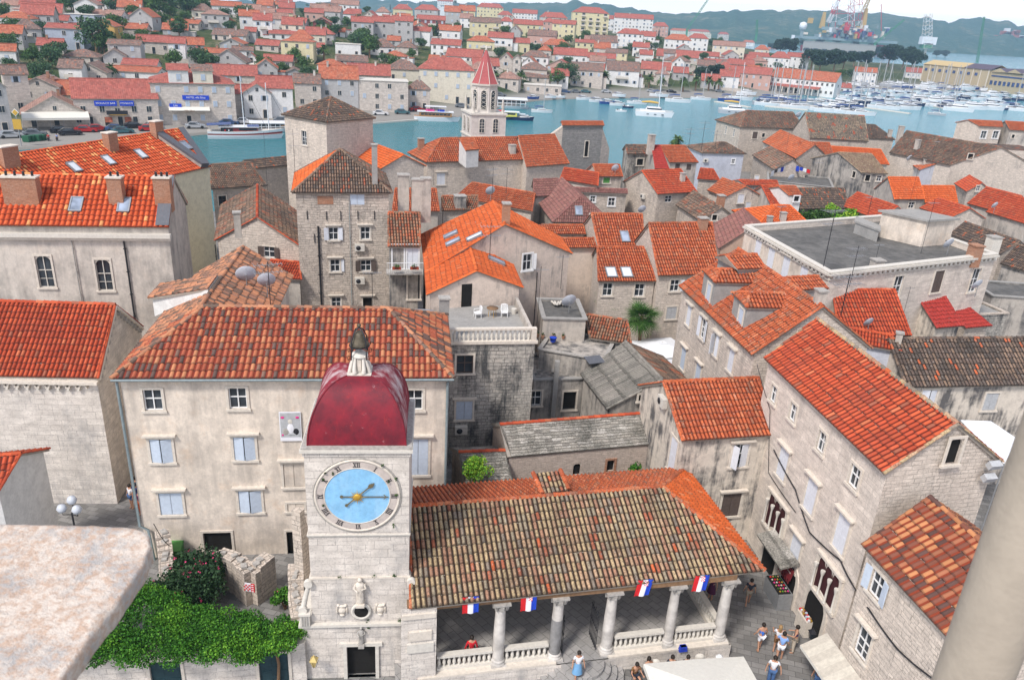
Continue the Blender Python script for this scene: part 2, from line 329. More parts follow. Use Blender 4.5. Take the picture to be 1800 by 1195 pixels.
def tile_facet(mb,poly,edir,mat,tw=TW,tl=TL,seg=6,amp=.075,step=.035,thick=.14,flat=False,lift=.0,under='mortar'):
 """poly: 3D points in one plane; edir: horizontal eave direction; tiles as real relief"""
 poly=[Vector(p)for p in poly];u=Vector((edir[0],edir[1],0)).normalized()
 n=Vector((0,0,0))
 for i in range(len(poly)):
  a,b=poly[i],poly[(i+1)%len(poly)];n+=Vector(((a.y-b.y)*(a.z+b.z),(a.z-b.z)*(a.x+b.x),(a.x-b.x)*(a.y+b.y)))
 n.normalize()
 if n.z<0:n=-n
 v=n.cross(u).normalized()
 if v.z<0:v=-v
 o=poly[0];uvp=[((p-o).dot(u),(p-o).dot(v))for p in poly]
 u0=min(a for a,b in uvp);u1=max(a for a,b in uvp);vmin=min(b for a,b in uvp);vmax=max(b for a,b in uvp)
 ncol=max(1,round((u1-u0)/tw));tw=(u1-u0)/ncol;nu=ncol*seg+1
 us=np.linspace(u0,u1,nu);us[0]+=1e-4;us[-1]-=1e-4
 lo=np.full(nu,1e9);hi=np.full(nu,-1e9)
 for i in range(len(uvp)):
  (a,b),(c,d)=uvp[i],uvp[(i+1)%len(uvp)]
  if abs(a-c)<1e-6:continue
  t=(us-a)/(c-a);ok=(t>=-1e-6)&(t<=1+1e-6);vv=b+t*(d-b)
  lo=np.where(ok,np.minimum(lo,vv),lo);hi=np.where(ok,np.maximum(hi,vv),hi)
 bad=lo>hi;lo[bad]=hi[bad]=vmin
 nr=max(1,int(math.ceil((vmax-vmin)/tl)))
 rng=np.random.RandomState(int(abs(u0*7+v.x*31+o.x*13+o.y*17)*100)%99991)
 ph=(us-u0)/tw
 fr=ph-np.floor(ph)
 if flat:prof=np.zeros(nu)
 else:prof=amp*np.maximum(0,1-((np.abs(fr-.5))/.36)**2.2)
 jc=rng.uniform(-.02,.02,ncol+1)[np.minimum(ncol,ph.astype(int))]
 verts=[];rows=[]
 for k in range(nr):
  jr=rng.uniform(-.055,.055,ncol+1)[np.minimum(ncol,ph.astype(int))]if not flat else 0
  b0=vmin+k*tl+(jr if k else 0);t0=vmin+(k+1)*tl+.02
  b=np.clip(b0,lo,hi);t=np.clip(t0,lo,hi)
  hb=prof*1.06+step*(1-np.clip((b-vmin-k*tl)/tl,0,1));ht=prof*.9+step*(1-np.clip((t-vmin-k*tl)/tl,0,1))
  rows.append((b,hb,t,ht))
 U=np.array(u[:]);Vv=np.array(v[:]);N=np.array(n[:]);O=np.array(o[:])
 base=0;Q=[];UV=[];VS=[]
 for k,(b,hb,t,ht)in enumerate(rows):
  A=O+us[:,None]*U+b[:,None]*Vv+(hb[:,None]+lift)*N;B=O+us[:,None]*U+t[:,None]*Vv+(ht[:,None]+lift)*N
  C=O+us[:,None]*U+b[:,None]*Vv+lift*N-.03*N*(1 if k==0 else 0)
  VS+=[A,B,C]
  i=np.arange(nu-1);ok=((t-b)[:-1]>1e-3)|((t-b)[1:]>1e-3);ok&=~(bad[:-1]|bad[1:])
  i=i[ok];q=np.stack([base+i,base+i+1,base+nu+i+1,base+nu+i],1);Q.append(q)
  cu=np.floor((us[i]+us[i+1]-2*u0)/2/tw);fu0=ph[i];fu1=np.minimum(ph[i+1],cu+.9999);fu0=np.maximum(fu0,cu+.0001)
  kk=k+.02+0*fu0;k1=k+.98+0*fu0
  UV.append(np.stack([np.stack([fu0,kk],1),np.stack([fu1,kk],1),np.stack([fu1,k1],1),np.stack([fu0,k1],1)],1))
  if not flat or step>.01:
   q2=np.stack([base+2*nu+i,base+2*nu+i+1,base+i+1,base+i],1);Q.append(q2)
   UV.append(np.stack([np.stack([fu0,kk],1)]*1+[np.stack([fu1,kk],1)]*2+[np.stack([fu0,kk],1)],1))
  base+=3*nu
 uoff=rng.randint(0,200);uv=np.concatenate(UV)+np.array([uoff,rng.randint(0,200)])
 mb.quads(np.concatenate(VS),np.concatenate(Q),uv,mat,smooth=False)
 slab(mb,poly,n,thick,under)
def slab(mb,poly,n,thick,under,top=.004):
 k=len(poly);vs=[p-n*top for p in poly]+[p-n*thick for p in poly]
 fl=Vector((0,0,0))
 for i in range(k):fl+=poly[i].cross(poly[(i+1)%k])
 ccw=fl.dot(n)>0;r=list(range(k));
 top_f=tuple(r if ccw else r[::-1]);bot=tuple((x+k)for x in(r[::-1]if ccw else r))
 sides=[((i,i+k,(i+1)%k+k,(i+1)%k)if ccw else(i,(i+1)%k,(i+1)%k+k,i+k))for i in r]
 mb.add(vs,[top_f,bot]+sides,under)
def flat_facet(mb,poly,edir,mat,tw=TW*1.3,tl=TL,thick=.15,**kw):
 poly=[Vector(p)for p in poly];u=Vector((edir[0],edir[1],0)).normalized()
 n=(poly[1]-poly[0]).cross(poly[2]-poly[0]).normalized()
 if n.z<0:n=-n;poly=poly[::-1]
 v=n.cross(u).normalized();v=v if v.z>0 else-v;o=poly[0]
 off=random.random()*50//1
 mb.add(poly,[tuple(range(len(poly)))],mat,[[((p-o).dot(u)/tw+off,(p-o).dot(v)/tl+off)for p in poly]])
 slab(mb,poly,n,thick,'mortar')
def caps(mb,a,b,mat,r=.13,l=.42,lift=.05,mort=True):
 a,b=Vector(a),Vector(b);d=b-a;L=d.length
 if L<.3:return
 d.normalize();s=d.cross(Vector((0,0,1))).normalized();up=s.cross(d).normalized()
 k=max(1,round(L/l));l=L/k;S=5;off=random.randint(0,300)
 for i in range(k):
  vs=[];p0=a+d*(i*l);p1=a+d*((i+1)*l+.03);rr=r*random.uniform(.94,1.06)
  for p,q,h in((p0,rr,lift+.02),(p1,rr*.86,lift)):
   for j in range(S+1):
    an=pi*j/S;vs.append(p+s*cos(an)*q+up*(sin(an)*q+h-.05))
  fs=[(j,j+1,S+1+j+1,S+1+j)for j in range(S)]+[tuple(range(S+1))]
  mb.add(vs,fs,mat,[[(off+i+.5,7.5)]*len(f)for f in fs])
def wall(mb,p0,p1,z0,z1,mat,holes=(),uo=0,reveal=.16,rmat=None):
 """p0,p1 xy left->right seen from outside; holes (u0,u1,v0,v1)"""
 p0=Vector((p0[0],p0[1],0));p1=Vector((p1[0],p1[1],0));L=(p1-p0).length
 if L<.01:return
 d=(p1-p0)/L;n=Vector((d.y,-d.x,0))
 hs=[(max(.02,a),min(L-.02,b),max(z0+.0,c),min(z1-.02,e))for a,b,c,e in holes];hs=[h for h in hs if h[1]-h[0]>.05 and h[3]-h[2]>.05]
 us=sorted(set([0,L]+[x for h in hs for x in h[:2]]));vs=sorted(set([z0,z1]+[x for h in hs for x in h[2:]]))
 pt=lambda u,z,e=0:p0+d*u+Vector((0,0,z))-n*e
 for i in range(len(us)-1):
  for j in range(len(vs)-1):
   uc,vc=(us[i]+us[i+1])/2,(vs[j]+vs[j+1])/2
   if any(h[0]<uc<h[1]and h[2]<vc<h[3]for h in hs):continue
   a,b,c,e=us[i],us[i+1],vs[j],vs[j+1]
   mb.add([pt(a,c),pt(b,c),pt(b,e),pt(a,e)],[(0,1,2,3)],mat,[[(uo+a,c),(uo+b,c),(uo+b,e),(uo+a,e)]])
 for a,b,c,e in hs:
  q=[pt(a,c),pt(b,c),pt(b,e),pt(a,e)];r=[pt(a,c,reveal),pt(b,c,reveal),pt(b,e,reveal),pt(a,e,reveal)]
  for i in range(4):
   j=(i+1)%4;mb.add([q[j],q[i],r[i],r[j]],[(0,1,2,3)],rmat or mat)
def gabtri(mb,p0,p1,z1,apex,mat,uo=0):
 p0=V(p0[0],p0[1],z1);p1=V(p1[0],p1[1],z1);d=(p1-p0).normalized()
 pts=[p0,p1]+[Vector(a)for a in apex]
 mb.add(pts,[tuple(range(len(pts)))],mat,[[(uo+(q-p0).dot(d),q.z)for q in pts]])
_WM={}
def win_meshes(w,h,style,shc,trim,lint):
 key=(round(w,1),round(h,1),style,shc,trim,lint)
 if key in _WM:return _WM[key]
 w,h=key[0],key[1];f=MB();out=[]
 t=.13
 if trim:
  for sx in(-1,1):f.box((sx*(w/2+t/2),-.02,0),(t,.07,h),trim)
  f.box((0,-.02,h/2+t/2),(w+2*t,.07,t),trim);f.box((0,-.04,-h/2-t/2),(w+2*t+.1,.14,t),trim)
  if lint:f.box((0,-.11,h/2+t+.12),(w+2*t+.3,.25,.1),trim);f.box((0,-.06,h/2+t+.045),(w+2*t+.12,.15,.06),trim)
 arch=style.startswith('arch')
 if arch:
  S=8;R=w/2
  for sx in(-1,1):
   vs=[V(sx*w/2,.03,h/2)]+[V(sx*R*cos(pi/2*i/S),.03,h/2-R+R*sin(pi/2*i/S))for i in range(S+1)]
   vs2=[p+V(0,.1,0)for p in vs];n=len(vs)
   f.add(vs+vs2,[tuple(range(n))[::sx]]+[((i,i+1,n+i+1,n+i)if sx<0 else(i+1,i,n+i,n+i+1))for i in range(1,n-1)],trim or 'trim')
 fm={'cas':'white','dark':None,'open':'white','casd':'shutter_dark','shut':None,'ajar':None,'arch':None,'archg':'offwhite','half':'white','one':'white','door':None}.get(style)
 if fm:
  y=.1;b=.055
  for x in(-w/2+b/2,0,w/2-b/2):f.box((x,y,0),(b,.05,h),fm)
  for z in(-h/2+b/2,h*.05,h/2-b/2):f.box((0,y+.002,z),(w-.004,.046,b),fm)
  if h>1.4 or style=='archg':f.box((0,y,-h*.22),(w,.04,.03),fm)
 out.append(('window',f.mesh('window')))
 if style not in('shut',):
  g=MB();g.add([V(-w/2,.14,-h/2),V(w/2,.14,-h/2),V(w/2,.14,h/2),V(-w/2,.14,h/2)],[(0,1,2,3)],'glass' if style not in('dark','arch','ajar')else 'dark');out.append(('pane',g.mesh('pane')))
 def leaf(sx,ang,inset=.02,ww=None):
  ww=ww or w/2;g=MB();c,s_=cos(ang),sin(ang);hx=sx*w/2
  M=Matrix(((-sx*c,0 if False else-s_*0-0,0),(0,1,0),(0,0,1)))
  dx,dy=-sx*c,-s_
  def q(a,b,z):return V(hx+dx*a-(dy if sx<0 else-dy)*0,inset+dy*a+b,z)
  nx,ny=-dy*sx,c*1.0
  for(a0,a1,z0,z1,th)in[(0.005,ww-.01,-h/2+.01,h/2-.01,.035)]+[(.03,ww-.035,-h/2+.04+i*(h-.08)/2+.02,-h/2+.04+(i+1)*(h-.08)/2-.02,.05)for i in(0,1)]:
   vs=[]
   for z in(z0,z1):
    for a,b in((a0,-th/2),(a1,-th/2),(a1,th/2),(a0,th/2)):
     vs.append(V(hx+dx*a+(s_*sx)*b*(-1),inset+dy*a+c*b,z))
   F=[(3,2,1,0),(4,5,6,7),(0,1,5,4),(1,2,6,5),(2,3,7,6),(3,0,4,7)]
   g.add(vs,F,shc)
  return('shutter',g.mesh('shutter'))
 if style=='shut':out+=[leaf(-1,0),leaf(1,0)]
 if style=='ajar':out+=[leaf(-1,.22),leaf(1,.28)]
 if style=='half':out+=[leaf(-1,1.2),leaf(1,.25)]
 if style=='one':out+=[leaf(1,2.9)]
 if style=='open':out+=[leaf(-1,2.95,-.04),leaf(1,2.95,-.04)]
 if style=='door':
  g=MB();g.box((0,.1,0),(w-.02,.05,h-.02),shc)
  for sx in(-1,1):
   for z in(-.25,.22):g.box((sx*w*.24,.07,z*h),(w*.34,.02,h*.36),shc)
  out.append(('door_leaf',g.mesh('door_leaf')))
 _WM[key]=out;return out
def place_window(parent,c,n,w,h,style,shc='shutter_blue',trim='trim',lint=False,name=None):
 """c world centre on wall face, n outward normal"""
 ms=win_meshes(w,h,style,shc,trim,lint);x=Vector((-n.y,n.x,0));y=-n
 M=Matrix(((x.x,y.x,0,c[0]),(x.y,y.y,0,c[1]),(0,0,1,c[2]),(0,0,0,1)))
 org=Vector(parent.get('_org',(0,0,0)))if parent.type=='EMPTY' else Vector((0,0,0))
 nm=name or('door' if style=='door' else 'window')
 o=link(ms[0][1],nm,parent,M=Matrix.Translation(-org)@M)
 for nn,me in ms[1:]:link(me,nn,o,M=Matrix())
 return o
HOUSES=[]
class House:
 def __init__(s,name,label,cat,base,group=None):
  s.root=root_at(name,base,label,cat,group);s.walls=[];s.planes={};s.n=0;HOUSES.append(s)
 def facet_plane(s,key):return s.planes[key]
 def on(s,key,px,py):
  o,n=s.planes[key];return hit(px,py,o,n)
 def win(s,side,px,py,w,h,style='cas',shc='shutter_blue',trim='trim',lint=False):s.walls.append((side,px,py,w,h,style,shc,trim,lint))
def house(name,label,A,B,C,D,ze,pitch=22,ends='gg',zb=0,oh=.3,tiles='tile_orange',wm='rubble',wins=(),seg=6,cat='house',group=None,fitr=False,off=0,walls='frbl',capm=None,gut=None,back=None,tw=TW,tl=TL,far=False,wmats=None,amp=.075,noback=False,verge=True,into=None,auto=True,rt=None):
 A3,B3=(a if isinstance(a,Vector)else P(*a,ze)for a in(A,B));e=(B3-A3);L=e.length;u=e/L;nrm=Vector((-u.y,u.x,0))
 def dev(pt):
  t_=tan(radians(pt));lo,hi=ze+.05,ze+14
  for _ in range(30):
   m=(lo+hi)/2
   if(((P(*C,m)-A3).dot(nrm)+(P(*D,m)-A3).dot(nrm))/2)*t_-(m-ze)>0:lo=m
   else:hi=m
  e_=abs(pt-pitch)*.06
  if ends[0]=='g':e_+=abs((P(*C,m)-A3).dot(u))
  if ends[1]=='g':e_+=abs((P(*D,m)-A3).dot(u)-L)
  if ends=='pp':e_+=abs(((P(*C,m)-A3).dot(nrm))-L/2)
  return e_
 if auto:pitch=min([pitch+k*.5 for k in range(-14,19)if 15<pitch+k*.5<38],key=dev)
 tp=tan(radians(pitch))
 lo,hi=ze+.05,ze+14;f=lambda z:(((P(*C,z)-A3).dot(nrm)+(P(*D,z)-A3).dot(nrm))/2)*tp-(z-ze)
 for _ in range(50):
  m=(lo+hi)/2
  if f(m)>0:lo=m
  else:hi=m
 zr=(lo+hi)/2;c3,d3=P(*C,zr),P(*D,zr);w=((c3-A3).dot(nrm)+(d3-A3).dot(nrm))/2
 sc,sd=(c3-A3).dot(u),(d3-A3).dot(u)
 cl=lambda x:max(-.45*w,min(.45*w,x))
 kA=kB=0
 if ends[0]=='g':sc=kA=cl(sc)
 if ends[1]=='g':kB=cl(sd-L);sd=L+kB
 if ends in('pp',):sc=sd=(sc+sd)/2
 bw=back if back else 1.0
 zbk=zr-(zr-ze)*bw
 C3=A3+u*sc+nrm*w;C3.z=zr;D3=A3+u*sd+nrm*w;D3.z=zr
 A2=A3+(nrm*w+u*kA)*(1+bw);B2=B3+(nrm*w+u*kB)*(1+bw);A2.z=B2.z=zbk
 cen=(A3+B2)/2
 if into is None:H=House(name,label,cat,(cen.x,cen.y,zb),group)
 else:
  H=House.__new__(House);H.root=into.root;H.planes={};H.walls=[]
 H.A,H.B,H.C,H.D,H.A2,H.B2,H.zr,H.ze,H.u,H.nrm=A3,B3,C3,D3,A2,B2,zr,ze,u,nrm
 if VERB:print('HOUSE %-26s L=%.1f w=%.1f zr=%.1f sc=%.1f sd=%.1f/%.1f  A=(%.0f,%.0f)'%(label[:26],L,w,zr,(c3-A3).dot(u),(d3-A3).dot(u),L,A3.x,A3.y))
 rb=MB();T=(lambda*a,**k:flat_facet(*a,**k))if far else(lambda*a,**k:tile_facet(*a,seg=seg,amp=amp,**k))
 tm=tiles+'_far' if far and tiles+'_far' in MDEF else tiles
 cap=capm or tm
 fr=[A3,B3,D3,C3]if(C3-D3).length>.05 else[A3,B3,C3]
 bk=[B2,A2,C3,D3]if(C3-D3).length>.05 else[B2,A2,C3]
 rt=rt or{};T(rb,fr,u,rt.get('f',tm),tw=tw,tl=tl)
 if not noback:T(rb,bk,u,rt.get('b',tm),tw=tw,tl=tl)
 if ends[0]in 'h' or ends=='pp':T(rb,[A2,A3,C3],nrm,rt.get('l',tm),tw=tw,tl=tl);caps(rb,A3,C3,cap);caps(rb,A2,C3,cap)
 if ends[1]in 'h' or ends=='pp':T(rb,[B3,B2,D3],nrm,rt.get('r',tm),tw=tw,tl=tl);caps(rb,B3,D3,cap);caps(rb,B2,D3,cap)
 caps(rb,C3,D3,cap)
 for i,(e0,r0,e1)in enumerate(((A3,C3,A2),(B3,D3,B2))):
  if ends[i]=='g' and verge:caps(rb,e0,r0,cap,r=.09,lift=.03);caps(rb,e1,r0,cap,r=.09,lift=.03)
 rb.build('roof',H.root)
 H.pitch=pitch;H.planes['f']=(A3,(B3-A3).cross(D3-A3).normalized());H.planes['b']=(B2,(A2-B2).cross(C3-B2).normalized())
 if ends[0]in 'hp':H.planes['l']=(A3,(A3-A2).cross(C3-A2).normalized())
 if ends[1]in 'hp':H.planes['r']=(B3,(B2-B3).cross(D3-B3).normalized())
 gA=.12 if ends[0]=='g' else oh;gB=.12 if ends[1]=='g' else oh
 nA=nrm+u*(kA/w);nB=nrm+u*(kB/w);q=[A3+u*gA+nA*oh,B3-u*gB+nB*oh,B2-u*gB-nB*oh,A2+u*gA-nA*oh];H.q=q
 wz=ze+oh*tp-.12;wzb=zbk+oh*tp-.12
 sd_={'f':(q[0],q[1],wz),'r':(q[1],q[2],min(wz,wzb)),'b':(q[2],q[3],wzb),'l':(q[3],q[0],min(wz,wzb))}
 H.side={k:(a,b,z,(Vector((b.y-a.y,a.x-b.x,0))).normalized())for k,(a,b,z)in sd_.items()}
 mb=MB();wins=list(wins);uo=0
 for k in walls:
  a,b,z,n=H.side[k];L_=(b-a).length;d=(b-a)/L_;d.z=0
  hs=[];plc=[]
  for wn in wins:
   if wn[0]!=k:continue
   side,px,py,w_,h_=wn[:5];rest=wn[5:];w_=round(w_,1);h_=round(h_,1)
   c=hit(px,py,Vector((a.x,a.y,0)),n);uu=(c-Vector((a.x,a.y,c.z))).dot(d)
   inside=c.z+h_/2<z-.03
   if VERB and not(-.2<uu<L_+.2):print('   !! window off wall',label[:20],k,px,py,'u',round(uu,1),'of',round(L_,1),'z',round(c.z,1))
   if inside:hs.append((uu-w_/2,uu+w_/2,c.z-h_/2,c.z+h_/2));plc.append((c,w_,h_,rest))
   else:plc.append((c+n*.05,w_,h_,rest,1))
  m_=(wmats or{}).get(k,wm)
  wall(mb,a,b,zb,z,m_,hs,uo);uo+=L_
  if k in 'lr' and ends[0 if k=='l' else 1]=='g':
   ap=(C3 if k=='l' else D3)+(u*gA if k=='l' else-u*gB);rz=zr-.14
   zz=min(wz,wzb)
   pts=[]
   if k=='r':
    if wzb>zz:pts.append(V(b.x,b.y,wzb))
    pts.append(V(ap.x,ap.y,rz))
    if wz>zz:pts.append(V(a.x,a.y,wz))
   else:
    if wz>zz:pts.append(V(b.x,b.y,wz))
    pts.append(V(ap.x,ap.y,rz))
    if wzb>zz:pts.append(V(a.x,a.y,wzb))
   gabtri(mb,a,b,zz,pts,m_,uo-L_)
  for t in plc:
   c,w_,h_,rest=t[:4];st=rest[0]if rest else 'cas'
   place_window(H.root,c+n*.11 if len(t)==5 else c,n,w_,h_,*rest)
 (mb.build('wall',H.root)if walls else None)
 if gut:
  g=MB();gz=V(0,0,-.06)
  g.tube([A3-nrm*.06+gz,B3-nrm*.06+gz],.07,gut,6);g.build('gutter',H.root)
 return H
def skylight(H,key,px,py,w=.78,l=1.1,mat='skyglass',frame='zinc',up=None,tilt=0):
 o,n=H.planes[key];n=n if n.z>0 else-n;c=hit(px,py,o,n);u=V(-n.y,n.x,0)
 u=u.normalized();v=n.cross(u);
 M=Matrix(((u.x,v.x,n.x),(u.y,v.y,n.y),(u.z,v.z,n.z)))
 f=MB();t=.09;cc=c+n*.12
 for sx in(-1,1):f.box(cc+M@V(sx*w/2,0,0),(t,l+t,.16),frame,ax=M);f.box(cc+M@V(0,sx*l/2,.002),(w+t,t,.16),frame,ax=M)
 r=f.build('skylight',H.root)
 if H.root.get('_org'):pass
 g=MB();g.box(cc,(w-.06,l-.06,.08),mat,ax=M);g.build('glass',r)
 return r
def chimney(H,px,py,w,d,h,key='f',mat='plaster_grey',pots=0,cap='trim_dark',rz=None,base=None,z=None,sink=.8):
 """px,py = foot centre on the roof plane"""
 if base is not None:c=Vector(base)
 elif z is not None:c=P(px,py,z)
 else:o,n=H.planes[key];c=hit(px,py,o,n)
 rz=atan2(H.u.y,H.u.x)if rz is None and H is not None and hasattr(H,'u')else(rz or 0)
 m=MB();m.box((c.x,c.y,c.z+(h-sink)/2),(w,d,h+sink),mat,rz);
 R=Matrix.Rotation(rz,3,'Z')
 m.box((c.x,c.y,c.z+h+.05),(w+.14,d+.14,.1),cap,rz)
 r=m.build('chimney',H.root)
 for i in range(pots):
  x=(i+.5)/pots*w-w/2;p=c+R@V(x,0,0);q=MB();q.lathe((p.x,p.y,c.z+h+.1),[(.09,0),(.08,.2),(.12,.24),(.0,.34)],'iron',8);q.build('chimney_pot',r)
 return r
def stand_alone(build,name,loc,label,cat,group=None,rz=0,scale=1):
 """single mesh thing in local coords"""
 m=MB();build(m);o=m.build(name,None,label,cat,group);o.location=loc;o.rotation_euler=(0,0,rz);o.scale=(scale,)*3;return o
VERB=False
S='shut';W_='shutter_white';B_='shutter_blue'
palace=house('palace','long cream palace with pale blue shutters and hipped orange roof behind the clock tower',(195,666),(798,665),(355,543),(682,538),11.2,25,'hh',tiles='tile_mix',wm='plaster_cream',seg=8,cat='palace',gut='pipe',capm='tile_bigmix',tw=.30,tl=.48,amp=.085,wins=[('f',269,703,.95,1.25,'cas'),('f',418,700,.95,1.25,'cas'),('f',728,703,.95,1.25,'cas'),('f',284,792,1.1,1.45,'ajar',B_,'trim',True),('f',430,788,1.1,1.45,'ajar',B_,'trim',True),('f',735,803,1.1,2.3,S,B_,'trim',True),('f',301,885,1.2,1.4,S,B_,'trim',True),('f',440,881,1.2,1.4,'ajar',B_,'trim',True),('f',517,835,1.1,1.5,S,'plaster_cream','trim',True),('f',383,952,1.5,1.3,'dark'),('f',519,955,.9,1.7,'dark'),('f',520,891,.9,.5,S,'plaster_cream','trim')])
wingR=palace.C+palace.nrm*0
farR=P(423,434,palace.zr)
_w=(palace.C-palace.A).dot(palace.u)
_far=(farR-palace.A).dot(palace.nrm)
wing=house('w','palace wing',palace.A+palace.nrm*_far+V(0,0,.04),palace.A+palace.nrm*(palace.C-palace.A).dot(palace.nrm)+V(0,0,.04),(423,434),(355,543),palace.ze+.04,math.degrees(math.atan((palace.zr-palace.ze)/_w)),'hg',auto=False,verge=False,tiles='tile_bigmix',wm='plaster_cream',seg=6,into=palace,tw=.26,tl=.48,walls='fb')
orange6=house('stone_house','stone house under a small bright orange roof between the chapel and the big red roofed house',(1200,775),(1362,765),(1165,670),(1335,665),7.5,24,'gg',tiles='tile_orange',wm='plaster_stain',seg=6,tw=.24,wins=[('f',1300,800,1.0,1.5,'half',W_,'trim',True),('f',1284,887,1.2,1.6,S,'shutter_dark','trim',True),('l',1183,800,.9,2.2,S,W_,'trim')])
right7=house('stone_palace','tall pale stone palace with triple arched windows and a long red tiled roof',(1343,630),(1553,832),(1440,560),(1678,745),11.5,26,'gg',tiles='tile_red',wm='ashlar',seg=8,cat='palace',capm='tile_lichen',tw=.29,tl=.46,amp=.085,wmats={'r':'rubble_light'},wins=[('f',1360,693,.7,1.0,'cas'),('f',1394,725,.7,1.0,'cas'),('f',1444,777,.7,1.05,'cas'),('f',1502,838,.75,1.1,'cas'),('f',1376,815,1.0,1.8,S,W_,'trim',True),('f',1425,872,1.0,1.8,S,W_,'trim',True),('f',1479,938,1.0,1.9,S,W_,'trim',True),('f',1397,970,1.0,1.9,S,W_,'trim',True),('r',1672,790,.7,1.3,'arch')])
right8=house('stone_house','stone house in the bottom right corner with checkered brown and orange roof tiles',(1515,958),(1662,1117),(1645,873),(1800,1030),8.6,24,'gg',tiles='tile_brown',wm='rubble_light',seg=8,tw=.30,tl=.46,amp=.085,wins=[('f',1541,1028,.75,1.25,'open',B_),('f',1517,1130,.9,1.5,'cas',B_,'trim',True)])
chapel=house('chapel','long low stone chapel with a grey stone slab roof behind the loggia',(892,803),(1172,778),(878,745),(1160,725),4.6,27,'gg',tiles='slab',wm='rubble_pink',seg=2,cat='chapel',oh=.12,amp=.0,capm='tile_red',tw=.5,tl=.21,verge=False,wins=[('f',1014,825,.45,.8,'arch',None,None),('f',1073,818,.45,.8,'arch',None,'brick')])
shed60=house('shed','low lean building with stone slab roof left of the chapel',(820,862),(905,858),(806,795),(888,791),3.6,25,'gg',tiles='slab',wm='rubble',seg=2,oh=.1,cat='shed',amp=0,capm='tile_red',tw=.5,tl=.21,verge=False)
nave=house('church','stone church on the left with red tiled roof and a row of small corbel arches',(-70,660),(172,665),(-40,531),(205,533),8.6,30,'gg',tiles='tile_red',wm='clockstone',seg=8,oh=.1,cat='church',tw=.26,amp=.085)
bigleft=house('large_building','large grey building on the left with speckled orange roof and three brick chimneys',(-60,396),(297,400),(-50,305),(308,311),14,30,'gg',tiles='tile_fleck',wm='biggrey',seg=8,cat='building',tw=.36,tl=.46,amp=.09,oh=.25,capm='tile_fleck',wmats={'r':'plaster_grey'},verge=False,wins=[('f',79,478,1.0,2.3,'archg'),('f',183,484,1.0,2.3,'archg')])
backleft=house('cream_building','cream walled building with a second speckled orange roof and three tilted skylights',(20,372),(371,293),(30,268),(335,226),12.5,24,'gg',tiles='tile_fleck',wm='plaster_yellow',seg=6,cat='building',tw=.34,tl=.46,capm='tile_fleck',verge=False,wins=[('r',338,352,.8,1.2,'arch',None,None)])
tower15=house('tower_house','tall square stone tower house with a dark mossy pyramid roof at the centre left',(513,339),(690,340),(598,262),(598,262),14.5,30,'pp',tiles='tile_old',rt={'l':'tile_bright'},wm='rubble',seg=6,cat='tower house',oh=.3,capm='tile_old',wins=[('f',628,351,1.25,.95,S,B_,None),('f',586,411,.8,1.05,'open',W_,'trim',True),('f',642,410,.8,1.05,'cas',B_,'trim',True),('f',589,467,.85,1.05,'one',W_,'trim',True),('f',643,467,.9,1.0,'open','shutter_dark','trim',True),('f',591,532,.85,1.0,'cas',B_,'trim',True),('f',646,532,.85,1.0,'dark',B_,'trim',True)])
tower16=house('stone_tower','square pale stone tower with a grey brown pyramid roof beside the channel',(573,216),(661,208),(581,170),(581,170),15.5,27,'pp',tiles='tile_dark',wm='rubble_light',seg=4,cat='tower',capm='tile_old',wins=[('l',535,243,1.0,1.8,'cas')])
red17=house('annex','small grey annex with a red tiled lean roof against the pale stone tower',(580,247),(637,241),(575,233),(624,228),13.0,20,'gg',tiles='tile_red',wm='cement',seg=4,wins=[('f',597,255,.6,.8,'cas')])
or17=house('stone_house','stone gabled house with bright orange roof right of the pale stone tower',(610,272),(668,297),(655,247),(697,273),10.5,24,'gg',tiles='tile_bright',wm='rubble_light',seg=5)
b18=house('old_house','stone gabled house with weathered brown roof and orange ridge left of the tower house',(535,437),(523,372),(444,380),(459,323),8.8,24,'gg',tiles='tile_old',wm='rubble_light',seg=5,capm='tile_red',wins=[('l',473,443,1.0,1.0,'open','shutter_dark','trim')])
b19=house('old_house','low stone house with mossy green and orange roof beside the cream walled building',(372,333),(470,326),(368,289),(440,286),8,22,'gg',tiles='tile_old',wm='rubble',seg=5,wins=[('f',391,353,.9,1.2,'casd')])
b19b=house('stone_wall','roughcast stone wall building with tiled coping on the channel side',(436,298),(512,290),(432,284),(512,273),8,22,'gg',tiles='tile_dark',wm='rubble_light',seg=4,cat='building')
redbox=house('annex','small annex with bright red tiled roof in front of the tower house',(470,487),(530,492),(472,460),(528,458),7.2,22,'gg',tiles='tile_red',wm='plaster_grey',seg=5)
cenA=house('terrace_house','large plastered house with big orange roof and roof terrace in the middle of the town',(739,413),(747,480),(861,354),(893,393),10.3,23,'gg',tiles='tile_bright',wm='plaster_pink',seg=5,tw=.26,amp=.03,wins=[('r',925,460,.9,1.35,'one','white','white')])
cenB=house('w','front wing',(744,452),(749,518),(824,427),(838,476),10.3,23,'gg',tiles='tile_bright',wm='plaster_pink',seg=5,into=cenA,tw=.26,amp=.03,wins=[('r',820,523,.85,2.1,'dark',None,None)])
strip14=house('old_house','narrow house with old tan and orange tiles and a white railed balcony right of the tower house',(683,434),(738,434),(683,375),(738,373),11,24,'gg',tiles='tile_sienna',wm='plaster_dark',seg=6,tw=.24)
church26=house('monastery','long stone monastery building with orange hipped roof and one dormer by the channel',(749,286),(926,281),(777,244),(922,240),10,26,'hg',tiles='tile_orange',wm='rubble_light',seg=5,cat='monastery',tw=.3,wins=[('f',775,315,1.2,1.6,S,W_,'trim',True)])
church26b=house('stone_house','stone house with plain red brown roof adjoining the long monastery on its right',(926,294),(1001,288),(917,241),(969,235),9.4,28,'gg',tiles='tile_orange',wm='rubble_light',seg=4,amp=.03)
